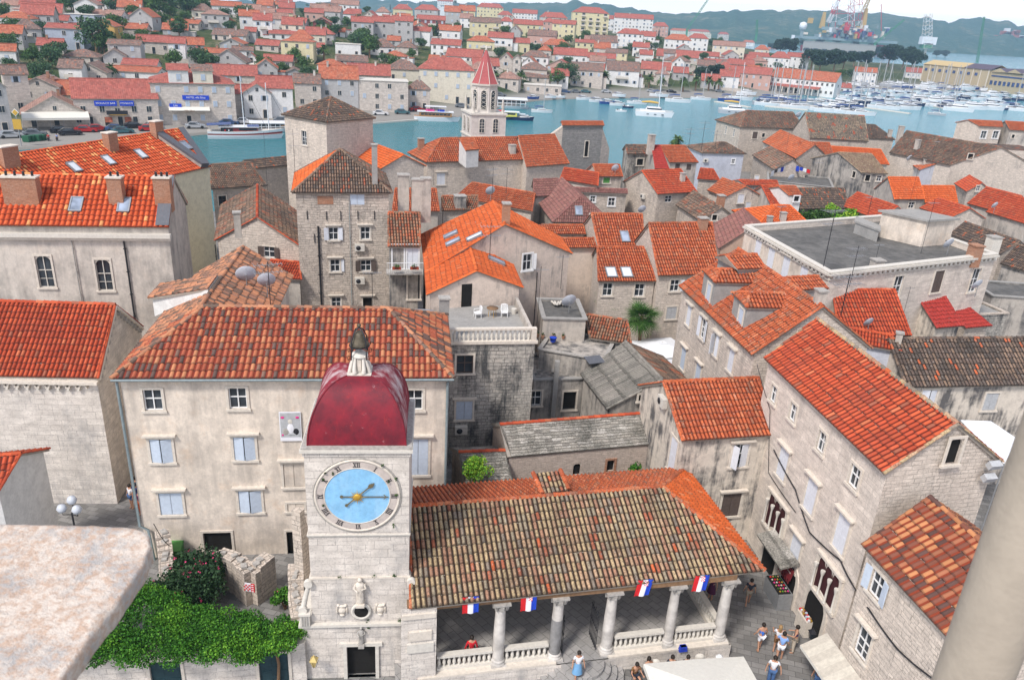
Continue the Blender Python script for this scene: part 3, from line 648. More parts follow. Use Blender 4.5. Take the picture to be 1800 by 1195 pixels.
gable27=house('church','tall dark brick walled church end with one narrow arched window above the channel',(989,221),(1062,221),(986,213),(1061,214),12.5,20,'gg',tiles='tile_orange',wm='brickstone',cat='church',seg=4,wmats={'l':'rubble_light','r':'rubble_light'},back=.8,wins=[('f',1031,262,.7,2.6,'arch')])
terr=None
flat_specs=[]
T_='tile_orange'
mid=[('low house with faded red roof behind the orange terrace roof',(800,347),(935,372),(829,321),(890,331),8.5,22,'gg','tile_orange','rubble',[],{}),('tiny house with tan roof and stubby dark chimney left of the big orange roof',(777,371),(840,370),(777,345),(840,344),9.0,22,'gg','tile_sienna','rubble',[],{}),('house with red tile roof behind the three tall chimneys',(690,372),(772,372),(694,330),(768,334),9.5,22,'gg','tile_orange','plaster_grey',[],{}),('house with plum coloured hipped roof in the middle of town',(940,350),(971,391),(993,313),(1014,345),7.6,27,'gh','tile_plum','plaster_grey',[('r',1040,380,.5,.5,'dark')],{}),('small house with plum roof strip behind the plum hipped roof',(938,346),(982,344),(938,316),(986,314),8.6,22,'gg','tile_plum','plaster_grey',[],{}),('half lilac half stone house under a thin plum roof with two white windows',(1012,338),(1103,341),(1009,331),(1101,332),7.6,16,'gg','tile_plum','rubble',[('f',1042,350,.7,.8,'cas',W_,'white'),('f',1075,355,.9,1.1,'cas',W_,'white')],{}),('house with plain red roof behind the half lilac house',(984,316),(1051,327),(981,298),(1048,299),8.4,22,'gg','tile_red','rubble',[],{}),('little stone house with one green shuttered window and a dish on its orange roof',(1051,311),(1095,311),(1043,290),(1088,289),9.2,22,'gg','tile_orange','rubble',[('f',1066,317,1.0,.8,S,'shutter_green','trim')],{}),('narrow stone house with old brown roof and one black window opening',(1103,271),(1139,271),(1100,255),(1137,255),10.5,22,'gg','tile_old','rubble_dark',[('f',1125,285,1.1,1.0,'dark')],{}),('house with weathered orange roof and two dark windows next to the crimson roof strip',(1178,286),(1228,286),(1160,256),(1204,256),9.6,24,'gg','tile_orange','plaster_grey',[('f',1191,293,.8,.9,S,'shutter_dark',None),('f',1211,294,.8,.9,S,'shutter_dark',None)],{}),('narrow house with a crimson sheet roof strip beside a weathered orange roof',(1152,297),(1176,297),(1146,256),(1160,256),9.6,24,'gg','tile_metal_red','plaster_grey',[],{}),('stone house with salmon roof, left wall with air conditioner',(1157,342),(1226,338),(1121,298),(1205,300),8.2,25,'gg','tile_red','rubble',[('f',1175,350,1.1,.9,'cas',W_,None)],{}),('low house with red roof right of the salmon roofed house',(1226,315),(1266,318),(1228,291),(1258,303),7.2,24,'gg','tile_red','rubble',[],{}),('small lilac walled house with pinkish hipped roof',(1233,269),(1312,271),(1268,250),(1275,250),8.4,20,'hh','tile_old','plaster_lilac',[('f',1289,284,.6,.8,'cas',W_,'white')],{}),('large old grey stone house with brown hipped roof by the water',(1301,224),(1414,227),(1318,196),(1388,196),9.5,26,'hh','tile_old','rubble',[('f',1327,238,1.2,1.5,S,'shutter_dark','trim'),('f',1342,238,.7,.8,'dark'),('f',1403,239,1.0,1.2,'cas'),('l',1276,229,.8,1.6,'cas'),('l',1290,234,.8,1.6,'cas')],{}),('long house with mossy roof patched with bright orange tiles by the water',(1424,243),(1527,249),(1418,199),(1516,203),9.5,28,'gg','tile_patch','rubble',[],{}),('brown roofed house stepping down to the water right of the patched roof',(1525,243),(1574,246),(1520,219),(1536,219),8.2,24,'gh','tile_dark','rubble',[],{}),('house with broad faded orange roof facing left below the grey waterside house',(1340,250),(1398,279),(1374,229),(1419,250),8.2,24,'gg','tile_orange','rubble',[],{}),('house with orange roof over two black openings beside the laundry terrace',(1402,280),(1468,282),(1418,251),(1454,250),7.8,24,'gg','tile_orange','rubble',[('f',1422,287,1.3,1.2,'dark',None,None),('f',1450,288,.9,1.0,'dark',None,None)],{}),('long house with vivid orange roof right of the laundry terrace',(1470,284),(1563,290),(1456,257),(1548,263),7.6,24,'gh','tile_bright','plaster_grey',[],{}),('house with pinkish weathered roof left of the laundry terrace',(1322,273),(1360,299),(1350,257),(1398,281),7.2,24,'gg','tile_old','rubble',[('r',1330,315,.7,1.2,S,W_)],{}),('derelict house with stained grey side wall and tan roof',(1515,304),(1561,306),(1475,269),(1530,270),8.6,26,'gg','tile_tan','plaster_dark',[('f',1525,313,.8,1.0,'dark'),('f',1545,314,.8,.9,'cas'),('l',1501,307,.7,1.0,'dark'),('f',1541,345,.9,1.1,'cas')],{}),('large stone house with long dark brown roof, square black window in its gable',(1563,269),(1669,291),(1619,224),(1709,263),9.0,25,'gg','tile_old','rubble_light',[('r',1705,275,.9,.9,'dark')],{}),('white and lilac house with small orange roof',(1583,276),(1615,299),(1616,272),(1655,287),7.6,22,'gg','tile_orange','plaster_white',[('f',1580,290,.5,1.1,S,'shutter_dark',None)],{'wmats':{'r':'plaster_lilac'}}),('house with square vivid orange roof and white blinds below',(1573,351),(1626,351),(1562,312),(1614,312),7.4,26,'gg','tile_bright','plaster_grey',[('f',1602,361,1.0,.9,'cas')],{}),('lower house with vivid orange roof joined to the square orange roof',(1627,357),(1684,357),(1619,326),(1688,328),6.6,24,'gg','tile_bright','plaster_grey',[],{}),('house with faded red roof and rooftop antenna behind the green trees',(1476,361),(1543,387),(1511,338),(1574,363),6.2,24,'gg','tile_red','plaster_grey',[],{}),('stone gabled house with dull red roof behind the flat roofed penthouse',(1616,366),(1667,384),(1655,348),(1699,366),6.8,24,'gg','tile_red','rubble_light',[],{}),('tiny house with dull red roof below the long dark brown roof',(1677,323),(1698,337),(1697,306),(1721,317),6.4,24,'gg','tile_red','rubble',[('r',1718,331,.7,.9,'cas')],{}),('house with faded red roof near the right edge, upper of two',(1700,358),(1757,374),(1740,329),(1790,345),7.0,24,'gg','tile_red','plaster_grey',[],{}),('house with faded red roof and dark shutters near the right edge, lower of two',(1733,373),(1805,395),(1774,342),(1840,360),6.8,24,'gg','tile_red','plaster_grey',[],{}),('old house with dark brown roof behind the flat roof terrace',(1668,412),(1757,446),(1702,390),(1787,424),6.5,22,'gg','tile_dark','rubble',[],{}),('old house with black and rust coloured roof at the right edge',(1758,464),(1845,490),(1787,430),(1870,452),6.5,22,'gg','tile_dark','plaster_dark',[],{}),('big stone building at upper right with two blue paned windows',(1722,222),(1763,224),(1706,212),(1761,213),13,20,'gg','tile_orange','rubble_light',[('f',1729,237,1.2,1.5,'cas',W_,'white'),('f',1750,237,1.2,1.5,'cas',W_,'white')],{}),('white walled house with red roof at the upper right edge',(1776,229),(1840,233),(1770,214),(1835,217),12.6,20,'gg','tile_orange','plaster_grey',[('f',1781,240,.6,.7,'dark')],{}),('house with brown and rust striped roof and small stone gable',(1188,361),(1231,389),(1206,328),(1268,364),6.8,24,'gg','tile_old','rubble',[('r',1255,382,.7,.7,'dark')],{}),('stone gabled house with orange roof, white shutters above a white door',(1243,335),(1273,347),(1268,310),(1304,328),7.6,24,'gg','tile_orange','rubble_light',[('r',1301,349,1.0,1.2,S,W_),('r',1314,366,.8,1.7,S,W_)],{}),('house with low red roof behind the orange gabled stone house',(1312,326),(1369,327),(1298,317),(1364,317),7.8,20,'gg','tile_red','plaster_grey',[],{}),('house with red roof and a white dormer',(1356,361),(1407,361),(1339,327),(1396,327),7.2,25,'gg','tile_red','plaster_grey',[],{}),('old house with dark mottled roof above the green trees',(1407,368),(1492,367),(1400,331),(1484,331),6.0,25,'gg','tile_dark','rubble',[],{}),('small house with bright orange hipped roof and concrete chimneys',(1330,397),(1428,399),(1366,361),(1388,361),6.6,24,'hh','tile_bright','plaster_grey',[],{}),('peach walled house with plum tiled roof beside the flat roofed palace',(1248,397),(1262,437),(1297,366),(1331,392),8.0,26,'gg','tile_plum','plaster_peach',[],{}),('house with big square red roof and white shutters above the palm',(1158,485),(1264,482),(1141,393),(1251,391),8.2,28,'gg','tile_orange','rubble_light',[('f',1186,502,.9,1.1,'one',W_,'trim'),('f',1180,550,1.0,1.2,S,'shutter_grey','trim')],{'tw':.26}),('upper house with red roof and a single skylight',(1052,432),(1133,432),(1041,377),(1127,375),8.6,27,'gg','tile_orange','rubble',[],{'tw':.26}),('stone house with red roof and two bright skylights',(1052,495),(1155,495),(1050,434),(1131,434),7.4,27,'gg','tile_orange','rubble_light',[('f',1068,509,.9,1.2,'cas'),('f',1124,510,.9,1.2,'cas')],{'tw':.24}),('small house with orange roof strip, upper left of the skylight roofs',(968,412),(1029,412),(952,396),(1025,395),8.6,22,'gg','tile_orange','plaster_pink',[],{}),('small house with orange roof strip, lower left of the skylight roofs',(985,436),(1051,436),(970,420),(1047,418),8.2,22,'gg','tile_orange','plaster_pink',[],{}),('house with deep red roof below the long flat roofed palace',(1476,592),(1602,590),(1469,513),(1567,506),8.2,28,'gg','tile_red','plaster_grey',[],{'tw':.26}),('small stained house with dark red sheet roof',(1648,577),(1693,573),(1613,524),(1664,522),7.4,24,'gg','tile_metal_red','plaster_stain',[],{'tw':.28,'tl':.4}),('lean shed with dark red sheet roof right of the stained house',(1700,577),(1744,573),(1672,545),(1704,541),6.8,20,'gg','tile_metal_red','rubble',[],{'tw':.28}),('long house with black mottled roof and orange patches, stained wall at right',(1592,681),(1870,676),(1566,597),(1840,592),8.0,27,'gg','tile_dark','plaster_stain',[('f',1632,697,1.1,1.0,'ajar',W_),('f',1741,706,1.0,1.3,S,'shutter_grey')],{'tw':.26}),('small purple walled house with pale red roof beside the stone palace',(1500,603),(1584,618),(1458,570),(1541,585),9.6,22,'gg','tile_red','plaster_lilac',[],{}),('ruined stone house with grey corrugated roof behind the chapel',(1020,658),(1066,718),(1108,600),(1155,668),5.0,27,'gg','corrugated','plaster_dark',[('r',1128,697,.6,.5,'dark')],{'amp':.07,'tl':1.3,'tw':.21,'rt':{'b':'tile_old'}}),('ruined house with crumbling brown and orange roof tiles below the palms',(1038,594),(1110,605),(1010,553),(1104,560),6.2,20,'gg','tile_sienna','rubble_dark',[],{}),]
MID={}
for lb,A,B,C,D_,ze,pt,en,ti,wmm,wn,kw in mid:
 far_=P(*A,ze).y>85
 MID[lb]=house('old_house' if 'old' in lb.split()[:3]or 'ruin' in lb or 'derelict' in lb else('stone_house' if 'stone' in lb.split()[:3]else 'town_house'),lb,A,B,C,D_,ze,pt,en,tiles=ti,wm=wmm,wins=wn,seg=4 if far_ else 5,**kw)
def MH(s):return[h for l,h in MID.items()if s in l][0]
dh=house('dormer_house','stone house with orange roof and two large hipped dormers on the right',(1193,503),(1320,623),(1300,437),(1444,538),10.6,26,'gg',tiles='tile_orange',wm='rubble_light',seg=6,tw=.27,amp=.085,wins=[('f',1211,555,.8,1.5,S,W_,'trim',True),('f',1236,578,.8,1.5,'open',W_,'trim',True),('f',1259,607,.8,1.5,'half',W_,'trim',True),('f',1285,634,.8,1.5,S,W_,'trim',True),('f',1201,630,.9,1.7,S,B_,'trim',True),('f',1227,657,.9,1.5,S,B_,'trim',True)])
for k,(A,B,C,D_,inner)in enumerate([((1256,497),(1336,499),(1267,473),(1347,475),(1328,507)),((1312,541),(1385,543),(1318,514),(1402,516),(1378,550))]):
 o,n=dh.planes['f'];zi=hit(*inner,o,n).z
 h2=house('w','dormer',A,B,C,D_,zi+.1,22,'hg',zb=zi-2.4,oh=.15,tiles='tile_orange',wm='cement',seg=5,into=dh,tw=.24,wins=[('l',A[0]-10,A[1]+18,.8,1.3,S,B_,'trim')])
class Fr:
 def __init__(s,o,ang):s.o=Vector(o);s.R=Matrix.Rotation(ang,3,'Z');s.a=ang
 def __call__(s,x,y,z):return s.o+s.R@Vector((x,y,z))
lg=house('loggia','open stone loggia with a mossy ochre tiled roof on white columns beside the clock tower',(722,1070),(1345,1003),(722,889),(1165,856),5.0,24,'gh',walls='',tiles='tile_lichen',rt={'b':'tile_orange','r':'tile_bright'},capm='tile_orange',seg=10,cat='loggia',tw=.235,tl=.46,amp=.095,auto=False)
FL=Fr((-3.3,27.15,0),atan2(lg.u.y,lg.u.x)-.015)
xs_c=[(FL.R.inverted()@(P(px,py,.95)-FL.o)).x for px,py in((872,1150),(971,1142),(1063,1135),(1168,1118),(1255,1105))]
LX,LD=xs_c[-1],8.4
def loggia_parts():
 r=lg.root
 m=MB();
 m.add([FL(-1.2,-.45,.8),FL(LX+.45,-.45,.8),FL(LX+.45,LD,.8),FL(-1.2,LD,.8)],[(0,1,2,3)],'pave_floor');
 m.build('floor',r)
 m=MB();wall(m,FL(-.3,-.5,0),FL(LX+.5,-.5,0),0,.79,'clockstone');wall(m,FL(LX+.5,-.5,0),FL(LX+.5,LD,0),0,.79,'clockstone')
 for k,(x0,x1)in enumerate(((-.2,xs_c[1]),(xs_c[2],LX+.35))):m.box(FL((x0+x1)/2,-.2,.85),(x1-x0,.62,.1),'trim',FL.a)
 m.box(FL(LX+.15,LD/2,.85),(.6,LD,.1),'trim',FL.a);m.build('plinth',r)
 m=MB();wall(m,FL(LX+.4,LD,0),FL(-1.2,LD,0),.8,5,'ashlar');wall(m,FL(-1.2,LD-.25,0),FL(LX+.4,LD-.25,0),.8,5,'ashlar');m.build('back_wall',r)
 m=MB();wall(m,FL(-.95,-.4,0),FL(.62,-.4,0),0,4.95,'clockstone');wall(m,FL(.62,-.4,0),FL(.62,.8,0),0,4.95,'clockstone')
 m.box(FL(-.1,-.44,3.4),(1.0,.1,.5),'trim',FL.a);m.box(FL(-.1,-.44,2.7),(1.2,.08,.5),'offwhite',FL.a);m.box(FL(-.16,-.42,4.5),(1.5,.12,.25),'trim',FL.a);m.build('end_pier',r)
 for i,x in enumerate(xs_c+[None]):
  y=0
  if x is None:x,y=LX,4.2
  m=MB();rr=.27 if i!=3 else .24;mt='marble_grey' if i==1 else 'marble'
  lean=0;m.lathe(FL(x,y,.9),[(rr*1.0,.25),(rr*1.03,.9),(rr*1.0,2.0),(rr*.86,3.2)],mt,16)
  if i==1:m.lathe(FL(x,y,.9),[(rr*.985,2.3),(rr*.93,2.62),(rr*.90,3.19)],'marble',16)
  c=m.build('column',r)
  b=MB();b.lathe(FL(x,y,.9),[(rr*1.35,0),(rr*1.4,.06),(rr*1.35,.11),(rr*1.15,.14),(rr*1.25,.19),(rr*1.2,.24),(rr*1.02,.27)],'marble',16);b.box(FL(x,y,.86),(.74,.74,.1),'marble',FL.a);b.build('base',c)
  k=MB();zc=4.1;k.lathe(FL(x,y,zc),[(rr*.88,0),(rr*1.05,.06),(rr*.95,.1),(rr*1.2,.22),(rr*1.05,.24),(rr*1.45,.4)],'trim_dark',12);k.box(FL(x,y,zc+.45),(.8,.8,.1),'trim_dark',FL.a)
  for a in range(8):an=a*pi/4;k.box(FL(x+cos(an)*rr*1.15,y+sin(an)*rr*1.15,zc+.22),(.13,.13,.26),'trim_dark',an,taper=1.5)
  k.build('capital',c)
 m=MB();m.box(FL(LX/2-.2,0,4.75),(LX+.9,.45,.32),'wood',FL.a);m.box(FL(LX,LD/2,4.75),(.45,LD,.31),'wood',FL.a)
 m.build('beam',r)
 def bal(x0,y0,x1,y1,skipname='balustrade'):
  m=MB();L=hypot(x1-x0,y1-y0);a=atan2(y1-y0,x1-x0)+FL.a;n=max(2,int(L/.235))
  m.box(FL((x0+x1)/2,(y0+y1)/2,1.68),(L,.3,.12),'offwhite',a);m.box(FL((x0+x1)/2,(y0+y1)/2,.97),(L,.3,.13),'offwhite',a)
  for i in range(n):
   t=(i+.5)/n;m.lathe(FL(x0+(x1-x0)*t,y0+(y1-y0)*t,1.03),[(.07,0),(.05,.06),(.088,.2),(.08,.28),(.04,.45),(.05,.54),(.07,.59)],'offwhite',8)
  m.build('balustrade',r)
 bal(.7,0,xs_c[0]-.3,0);bal(xs_c[0]+.3,0,xs_c[1]-.35,0);bal(xs_c[2]+.35,0,xs_c[3]-.3,0);bal(xs_c[3]+.3,0,xs_c[4]-.3,0);bal(LX,.35,LX,3.9);bal(LX,4.5,LX,7.9)
 for sx,x in((1,xs_c[1]+.42),(-1,xs_c[2]-.5)):
  m=MB()
  for i in range(7):m.tube([FL(x,.1+i*.17,.85),FL(x,.1+i*.17,2.9+(.15 if i%2 else 0))],.018,'iron',5)
  for z in(1.0,2.0,2.8):m.tube([FL(x,.05,z),FL(x,1.2,z)],.02,'iron',5)
  m.build('iron_gate',r)
 cx=(xs_c[1]+xs_c[2])/2
 for i in range(4):
  R=1.05+.33*i;m=MB();z1=.8-.19*i;S=14;vs=[FL(cx-R,-.5,0),FL(cx+R,-.5,0)]
  poly=[FL(cx-R,-.49,0)]+[FL(cx+R*cos(pi+pi*j/S),-.5+R*.95*sin(pi+pi*j/S),0)for j in range(1,S)]+[FL(cx+R,-.49,0)]
  m.prism([(p.x,p.y)for p in poly],max(0,z1-.19),z1-.002*i-.004,'pave_floor');m.build('step',r)
 m=MB();m.box(FL(1.15,6.2,1.55),(1.3,.5,.1),'offwhite',FL.a);m.box(FL(1.15,6.2,1.15),(.9,.35,.7),'trim',FL.a,taper=1.25);tb=m.build('stone_table',None,'white stone table standing inside the loggia next to the clock tower','table')
D('marble',m_plain,(.52,.49,.45),.6,.28,.15,0,.3,1.6)
D('marble_grey',m_plain,(.24,.235,.23),.6,.25,.15,0,.3,2)
D('pave_floor',m_pave,(.46,.44,.42),(.37,.36,.34),(.12,.115,.11),.62,.42,radians(48))
loggia_parts()
q_=[P(936,842,7.15),P(984,837,7.15),P(999,866,7.0),P(953,873,7.0)];m=MB();tile_facet(m,[q_[3]+V(0,0,.12),q_[2]+V(0,0,.12),q_[1]+V(0,0,.3),q_[0]+V(0,0,.3)],lg.u,'tile_lichen',seg=6,tw=.22,tl=.4);caps(m,q_[3]+V(0,0,.2),q_[0]+V(0,0,.38),'tile_orange');caps(m,q_[2]+V(0,0,.2),q_[1]+V(0,0,.38),'tile_orange');m.build('raised_tile_hatch',lg.root)
CT=Fr((-6.1,27.52,0),radians(6.5));HW=2.14
D('clockblue',m_plaster,(.26,.53,.78),(.5,.66,.78),.5,.75,.5)
D('dialring',m_plaster,(.56,.49,.44),(.3,.28,.26),.5,.75,.4)
def clock_tower():
 r=root_at('clock_tower',(-6.1,29.5,0),'white stone clock tower with faded crimson dome and pale blue clock face','clock tower')
 DP=4.3
 m=MB()
 def ring(hw,z0,z1,y0=0,dep=DP,mat='clockstone',holes=()):
  pts=[CT(-hw,y0,0),CT(hw,y0,0),CT(hw,y0+dep,0),CT(-hw,y0+dep,0)]
  for i in range(4):wall(m,pts[i],pts[(i+1)%4],z0,z1,mat,holes if i==0 else(),uo=i*7)
 ring(HW,5.7,12.1);ring(HW+.03,3.2,5.7,-.04,DP+.06)
 HL=HW+.5
 ring(HL,0,3.15,-.1,DP+.2,holes=((HL-.68,HL+.62,0,1.95+.0),))
 m.add([CT(-HL,-.1,3.15),CT(HL,-.1,3.15),CT(HL,DP+.1,3.15),CT(-HL,DP+.1,3.15)],[(0,1,2,3)],'clockstone');m.build('tower_body',r)
 for z_,w_,t_,mt_ in((3.2,2*HL+.25,.14,'offwhite'),(5.74,2*HW+.14,.09,'trim'),(7.97,2*HW+.08,.07,'trim_dark'),(8.03,2*HW+.12,.05,'offwhite'),(12.05,2*HW+.1,.22,'clockstone'),(12.22,2*HW+.3,.13,'offwhite'),(12.3,2*HW+.2,.1,'trim_dark')):
  m=MB();m.box(CT(0,DP/2,z_),(w_,w_-2*HW+DP if z_>4 else DP+.45,t_),mt_,CT.a);m.build('cornice' if z_>12 else 'string_course',r)
 for sx in(-1,1):
  m=MB();m.box(CT(sx*(HL-.18),-.12,3.58),(.42,.3,.62),'offwhite',CT.a)
  for k in range(3):m.box(CT(sx*(HL-.18)+(k-1)*.11,-.29,3.58),(.05,.04,.56),'trim_dark',CT.a)
  m.box(CT(sx*(HL-.18),-.12,3.93),(.52,.42,.1),'offwhite',CT.a)
  m.tube([CT(sx*(HL-.1),-.05,4.1),CT(sx*(HL-.22),0,4.7),CT(sx*(HW+.12),.02,5.3),CT(sx*(HW+.08),0,5.6)],[.13,.12,.1,.09],'offwhite',8)
  for p,q in(((HL-.1),4.1),((HW+.1),5.55)):m.lathe(CT(sx*p,-.12,q),[(.19,-.1),(.2,0),(.19,.1)],'offwhite',12,ax=CT.R@Matrix.Rotation(pi/2,3,'X'))
  m.build('scroll_bracket',r)
 m=MB();t=.16;yy=-.14
 for sx in(-1,1):m.box(CT(-.03+sx*(.65+t/2),yy,1.0),(t,.12,2.0),'offwhite',CT.a)
 m.box(CT(-.03,yy,2.04),(1.3+4*t,.14,.18),'offwhite',CT.a);fr=m.build('doorway',r)
 g=MB();g.box(CT(-.03,.16,.95),(1.3,.05,1.95),'dark',CT.a);g.build('opening',fr)
 m=MB();S=14;K=10;rows=[]
 for i in range(S+1):
  a=pi/2*i/S*.985;hw=.50+1.5*cos(a)**.86 if i<S else .50;z=12.36+2.45*sin(a)**1.12;row=[]
  for e in range(4):
   c=[(-1,-1),(1,-1),(1,1),(-1,1)];p,q=c[e],c[(e+1)%4]
   for k in range(K):t_=k/K;row.append(CT((p[0]+(q[0]-p[0])*t_)*hw,DP/2+(p[1]+(q[1]-p[1])*t_)*hw*1.0,z))
  rows.append(row)
 n=4*K;vs=[v for rw in rows for v in rw]
 [m.add(vs,[(i*n+k,i*n+(k+1)%n,(i+1)*n+(k+1)%n,(i+1)*n+k)for i in range(S)for k in range(e*K,e*K+K)],'domeworn' if e in(1,3)else 'domered',None,True)for e in range(4)];m.add(rows[-1],[tuple(range(n))],'offwhite')
 dm=m.build('dome',r)
 m=MB()
 for e in range(4):m.tube([rows[i][e*K]for i in range(S+1)],.035,'domered',5)
 m.build('dome_ridge',dm)
 c=CT(0,DP/2,14.76);m=MB();m.box(c+V(0,0,.03),(1.0,1.0,.1),'offwhite',CT.a);m.box(c+V(0,0,.42),(.52,.52,.75),'offwhite',CT.a,taper=.92)
 for a in range(4):
  an=CT.a+a*pi/2;R=Matrix.Rotation(an,3,'Z')
  for sx in(-1,1):m.tube([c+R@V(sx*.18,-.40,.1),c+R@V(sx*.2,-.36,.3),c+R@V(sx*.17,-.26,.6),c+R@V(sx*.15,-.24,.78)],[.10,.085,.065,.04],'offwhite',8)
  m.box(c+R@V(0,-.27,.42),(.16,.04,.5),'trim',an);m.lathe(c+R@V(.24,-.24,.8),[(.0,-.07),(.07,0),(.0,.07)],'offwhite',8)
 m.lathe(c+V(0,0,.78),[(.36,0),(.33,.07),(.2,.17),(0,.22)],'offwhite',14);m.build('lantern',r)
 b0=c+V(0,0,.98);m=MB();m.lathe(b0+V(0,0,.28),[(.40,0),(.41,.04),(.32,.14),(.25,.35),(.21,.5),(.12,.58),(0,.6)],'bronze',18);bl=m.build('bell',r)
 m=MB()
 for a in range(4):
  R=Matrix.Rotation(CT.a+pi/4+a*pi/2,3,'Z');m.tube([b0+R@V(.44,0,-.3),b0+R@V(.42,0,.2),b0+R@V(.40,0,.55),b0+R@V(.22,0,.92),b0+R@V(0,0,1.05)],.028,'iron',6)
  m.tube([b0+R@V(.44,0,-.2),b0+R@V(.62,0,-.24),b0+R@V(.66,0,-.1),b0+R@V(.58,0,-.06)],.022,'rust',5);m.tube([b0+R@V(.42,0,.15),b0+R@V(.6,0,.12),b0+R@V(.6,0,.26)],.02,'rust',5)
 m.lathe(b0+V(0,0,.23),[(.43,0),(.43,.04)],'iron',16);m.lathe(b0+V(0,0,1.13),[(0,-.09),(.08,-.04),(.09,0),(.08,.05),(0,.1)],'bronze',10);m.tube([b0+V(0,0,1.2),b0+V(0,0,1.9)],.012,'iron',5)
 m.build('bell_frame',r)
 o=CT(-.02,0,10.02);ax=CT.R@Matrix.Rotation(pi/2,3,'X')
 def disc(m,ro,ri,y,mat,th=.0,S=64):
  vs=[];
  for i in range(S):
   a=2*pi*i/S;vs+=[CT(-.02+ro*cos(a),y,10.02+ro*sin(a)),CT(-.02+ri*cos(a),y,10.02+ri*sin(a))]
  if ri<1e-3:m.add([vs[2*i]for i in range(S)],[tuple(range(S))],mat)
  else:m.add(vs,[(2*i,2*((i+1)%S),2*((i+1)%S)+1,2*i+1)for i in range(S)],mat)
 m=MB();disc(m,1.70,1.36,-.05,'dialring');disc(m,1.37,0,-.045,'clockblue')
 m.tube([CT(-.02+1.74*cos(a),-.03,10.02+1.74*sin(a))for a in[2*pi*i/64 for i in range(65)]],.06,'trim',6);m.tube([CT(-.02+1.37*cos(a),-.05,10.02+1.37*sin(a))for a in[2*pi*i/64 for i in range(65)]],.022,'trim',5)
 m.tube([CT(-.02+1.83*cos(a),-.01,10.02+1.83*sin(a))for a in[2*pi*i/64 for i in range(65)]],.035,'trim_dark',6)
 ck=m.build('clock_face',r)
 m=MB()
 def bar(x0,z0,x1,z1,w,y=-.062,mat='iron',M=m):
  d=V(x1-x0,0,z1-z0);L=d.length;a=atan2(d.z,d.x);A=CT.R@Matrix.Rotation(-a,3,'Y')
  M.box(CT((x0+x1)/2,y,(z0+z1)/2),(L,.014,w),mat,ax=A)
 num=['XII','I','II','III','IIII','V','VI','VII','VIII','IX','X','XI']
 for h in range(12):
  a=pi/2-h*pi/6;c_,s_=cos(a),sin(a);sy=num[h];wch={'I':.075,'V':.14,'X':.14};tot=sum(wch[q]for q in sy);x=-tot/2
  T=lambda u,v:(-.02+c_*(1.53+v)+s_*u,10.02+s_*(1.53+v)-c_*u)
  for q in sy:
   xc=x+wch[q]/2;x+=wch[q];hh=.10
   if q=='I':bar(*T(xc,-hh),*T(xc,hh),.03)
   if q=='V':bar(*T(xc-.05,hh),*T(xc,-hh),.03);bar(*T(xc+.05,hh),*T(xc,-hh),.014)
   if q=='X':bar(*T(xc-.05,hh),*T(xc+.05,-hh),.03);bar(*T(xc+.05,hh),*T(xc-.05,-hh),.014)
  bar(*T(-tot/2-.01,.105),*T(tot/2+.01,.105),.012);bar(*T(-tot/2-.01,-.105),*T(tot/2+.01,-.105),.012)
 m.build('numeral_ring',ck)
 def hand(name,ang,L,tail,w):
  q=MB();dx,dz=sin(ang),cos(ang);y=-.10
  bar(-.02-dx*tail,10.02-dz*tail,-.02+dx*L,10.02+dz*L,w,y,'brass',q)
  for rr_,sc in((-tail,.07),):q.lathe(CT(-.02+dx*rr_,y,10.02+dz*rr_),[(sc,-.015),(sc,.015)],'brass',10,ax=ax)
  return q
 D('brass',m_plain,(.17,.14,.08),.5,.2,0,.3)
 q=hand('hour_hand',radians(47),.95,.62,.05)
 for k in range(5):
  rr_=.66+.07*k;ww=[.08,.17,.2,.13,.06][k];dx,dz=sin(radians(47)),cos(radians(47));bar(-.02+dx*rr_-dz*ww/2,10.02+dz*rr_+dx*ww/2,-.02+dx*rr_+dz*ww/2,10.02+dz*rr_-dx*ww/2,.075,-.105,'brass',q)
 q.build('hour_hand',ck)
 q=hand('minute_hand',radians(90.5),1.3,.65,.045)
 for sg in(-1,1):bar(1.08,10.01+sg*.11,1.2,10.01,.03,-.105,'brass',q)
 q.build('minute_hand',ck)
 q=MB();
 for k in range(16):
  a=2*pi*k/16;L_=.40 if k%2==0 else .28
  q.add([CT(-.02+cos(a-.16)*.15,-.13,10.02+sin(a-.16)*.15),CT(-.02+cos(a+.16)*.15,-.13,10.02+sin(a+.16)*.15),CT(-.02+cos(a)*L_,-.12,10.02+sin(a)*L_)],[(0,1,2)],'gold')
 q.lathe(CT(-.02,-.14,10.02),[(.15,-.04),(.15,.0),(.1,.02),(0,.025)],'gold',20,ax=ax);q.build('sun_boss',ck)
 oz=3.92;m=MB();m.lathe(CT(.02,-.12,oz),[(.46,-.06),(.46,.02),(.38,.05),(.33,.0)],'offwhite',28,ax=ax);oc=m.build('round_window',r);m=MB();m.lathe(CT(.02,-.11,oz),[(.31,-.01),(.31,.03)],'dark',28,ax=ax);m.build('opening',oc)
 for sx in(-1,1):
  m=MB();cx=.02+sx*.85
  for(dx,dz,w_,h_)in((0,0,.34,.36),(0,.26,.42,.1),(-.16,.3,.14,.14),(.16,.3,.14,.14),(0,-.24,.22,.12),(-.22,.02,.07,.4),(.22,.02,.07,.4)):m.lathe(CT(cx+dx,-.06,oz+.02+dz),[(0,.08),(w_*.3,.06),(w_*.5,.02),(w_*.52,-.02)],'trim',10,ax=ax,sy=h_/w_)
  m.build('carved_arms',r)
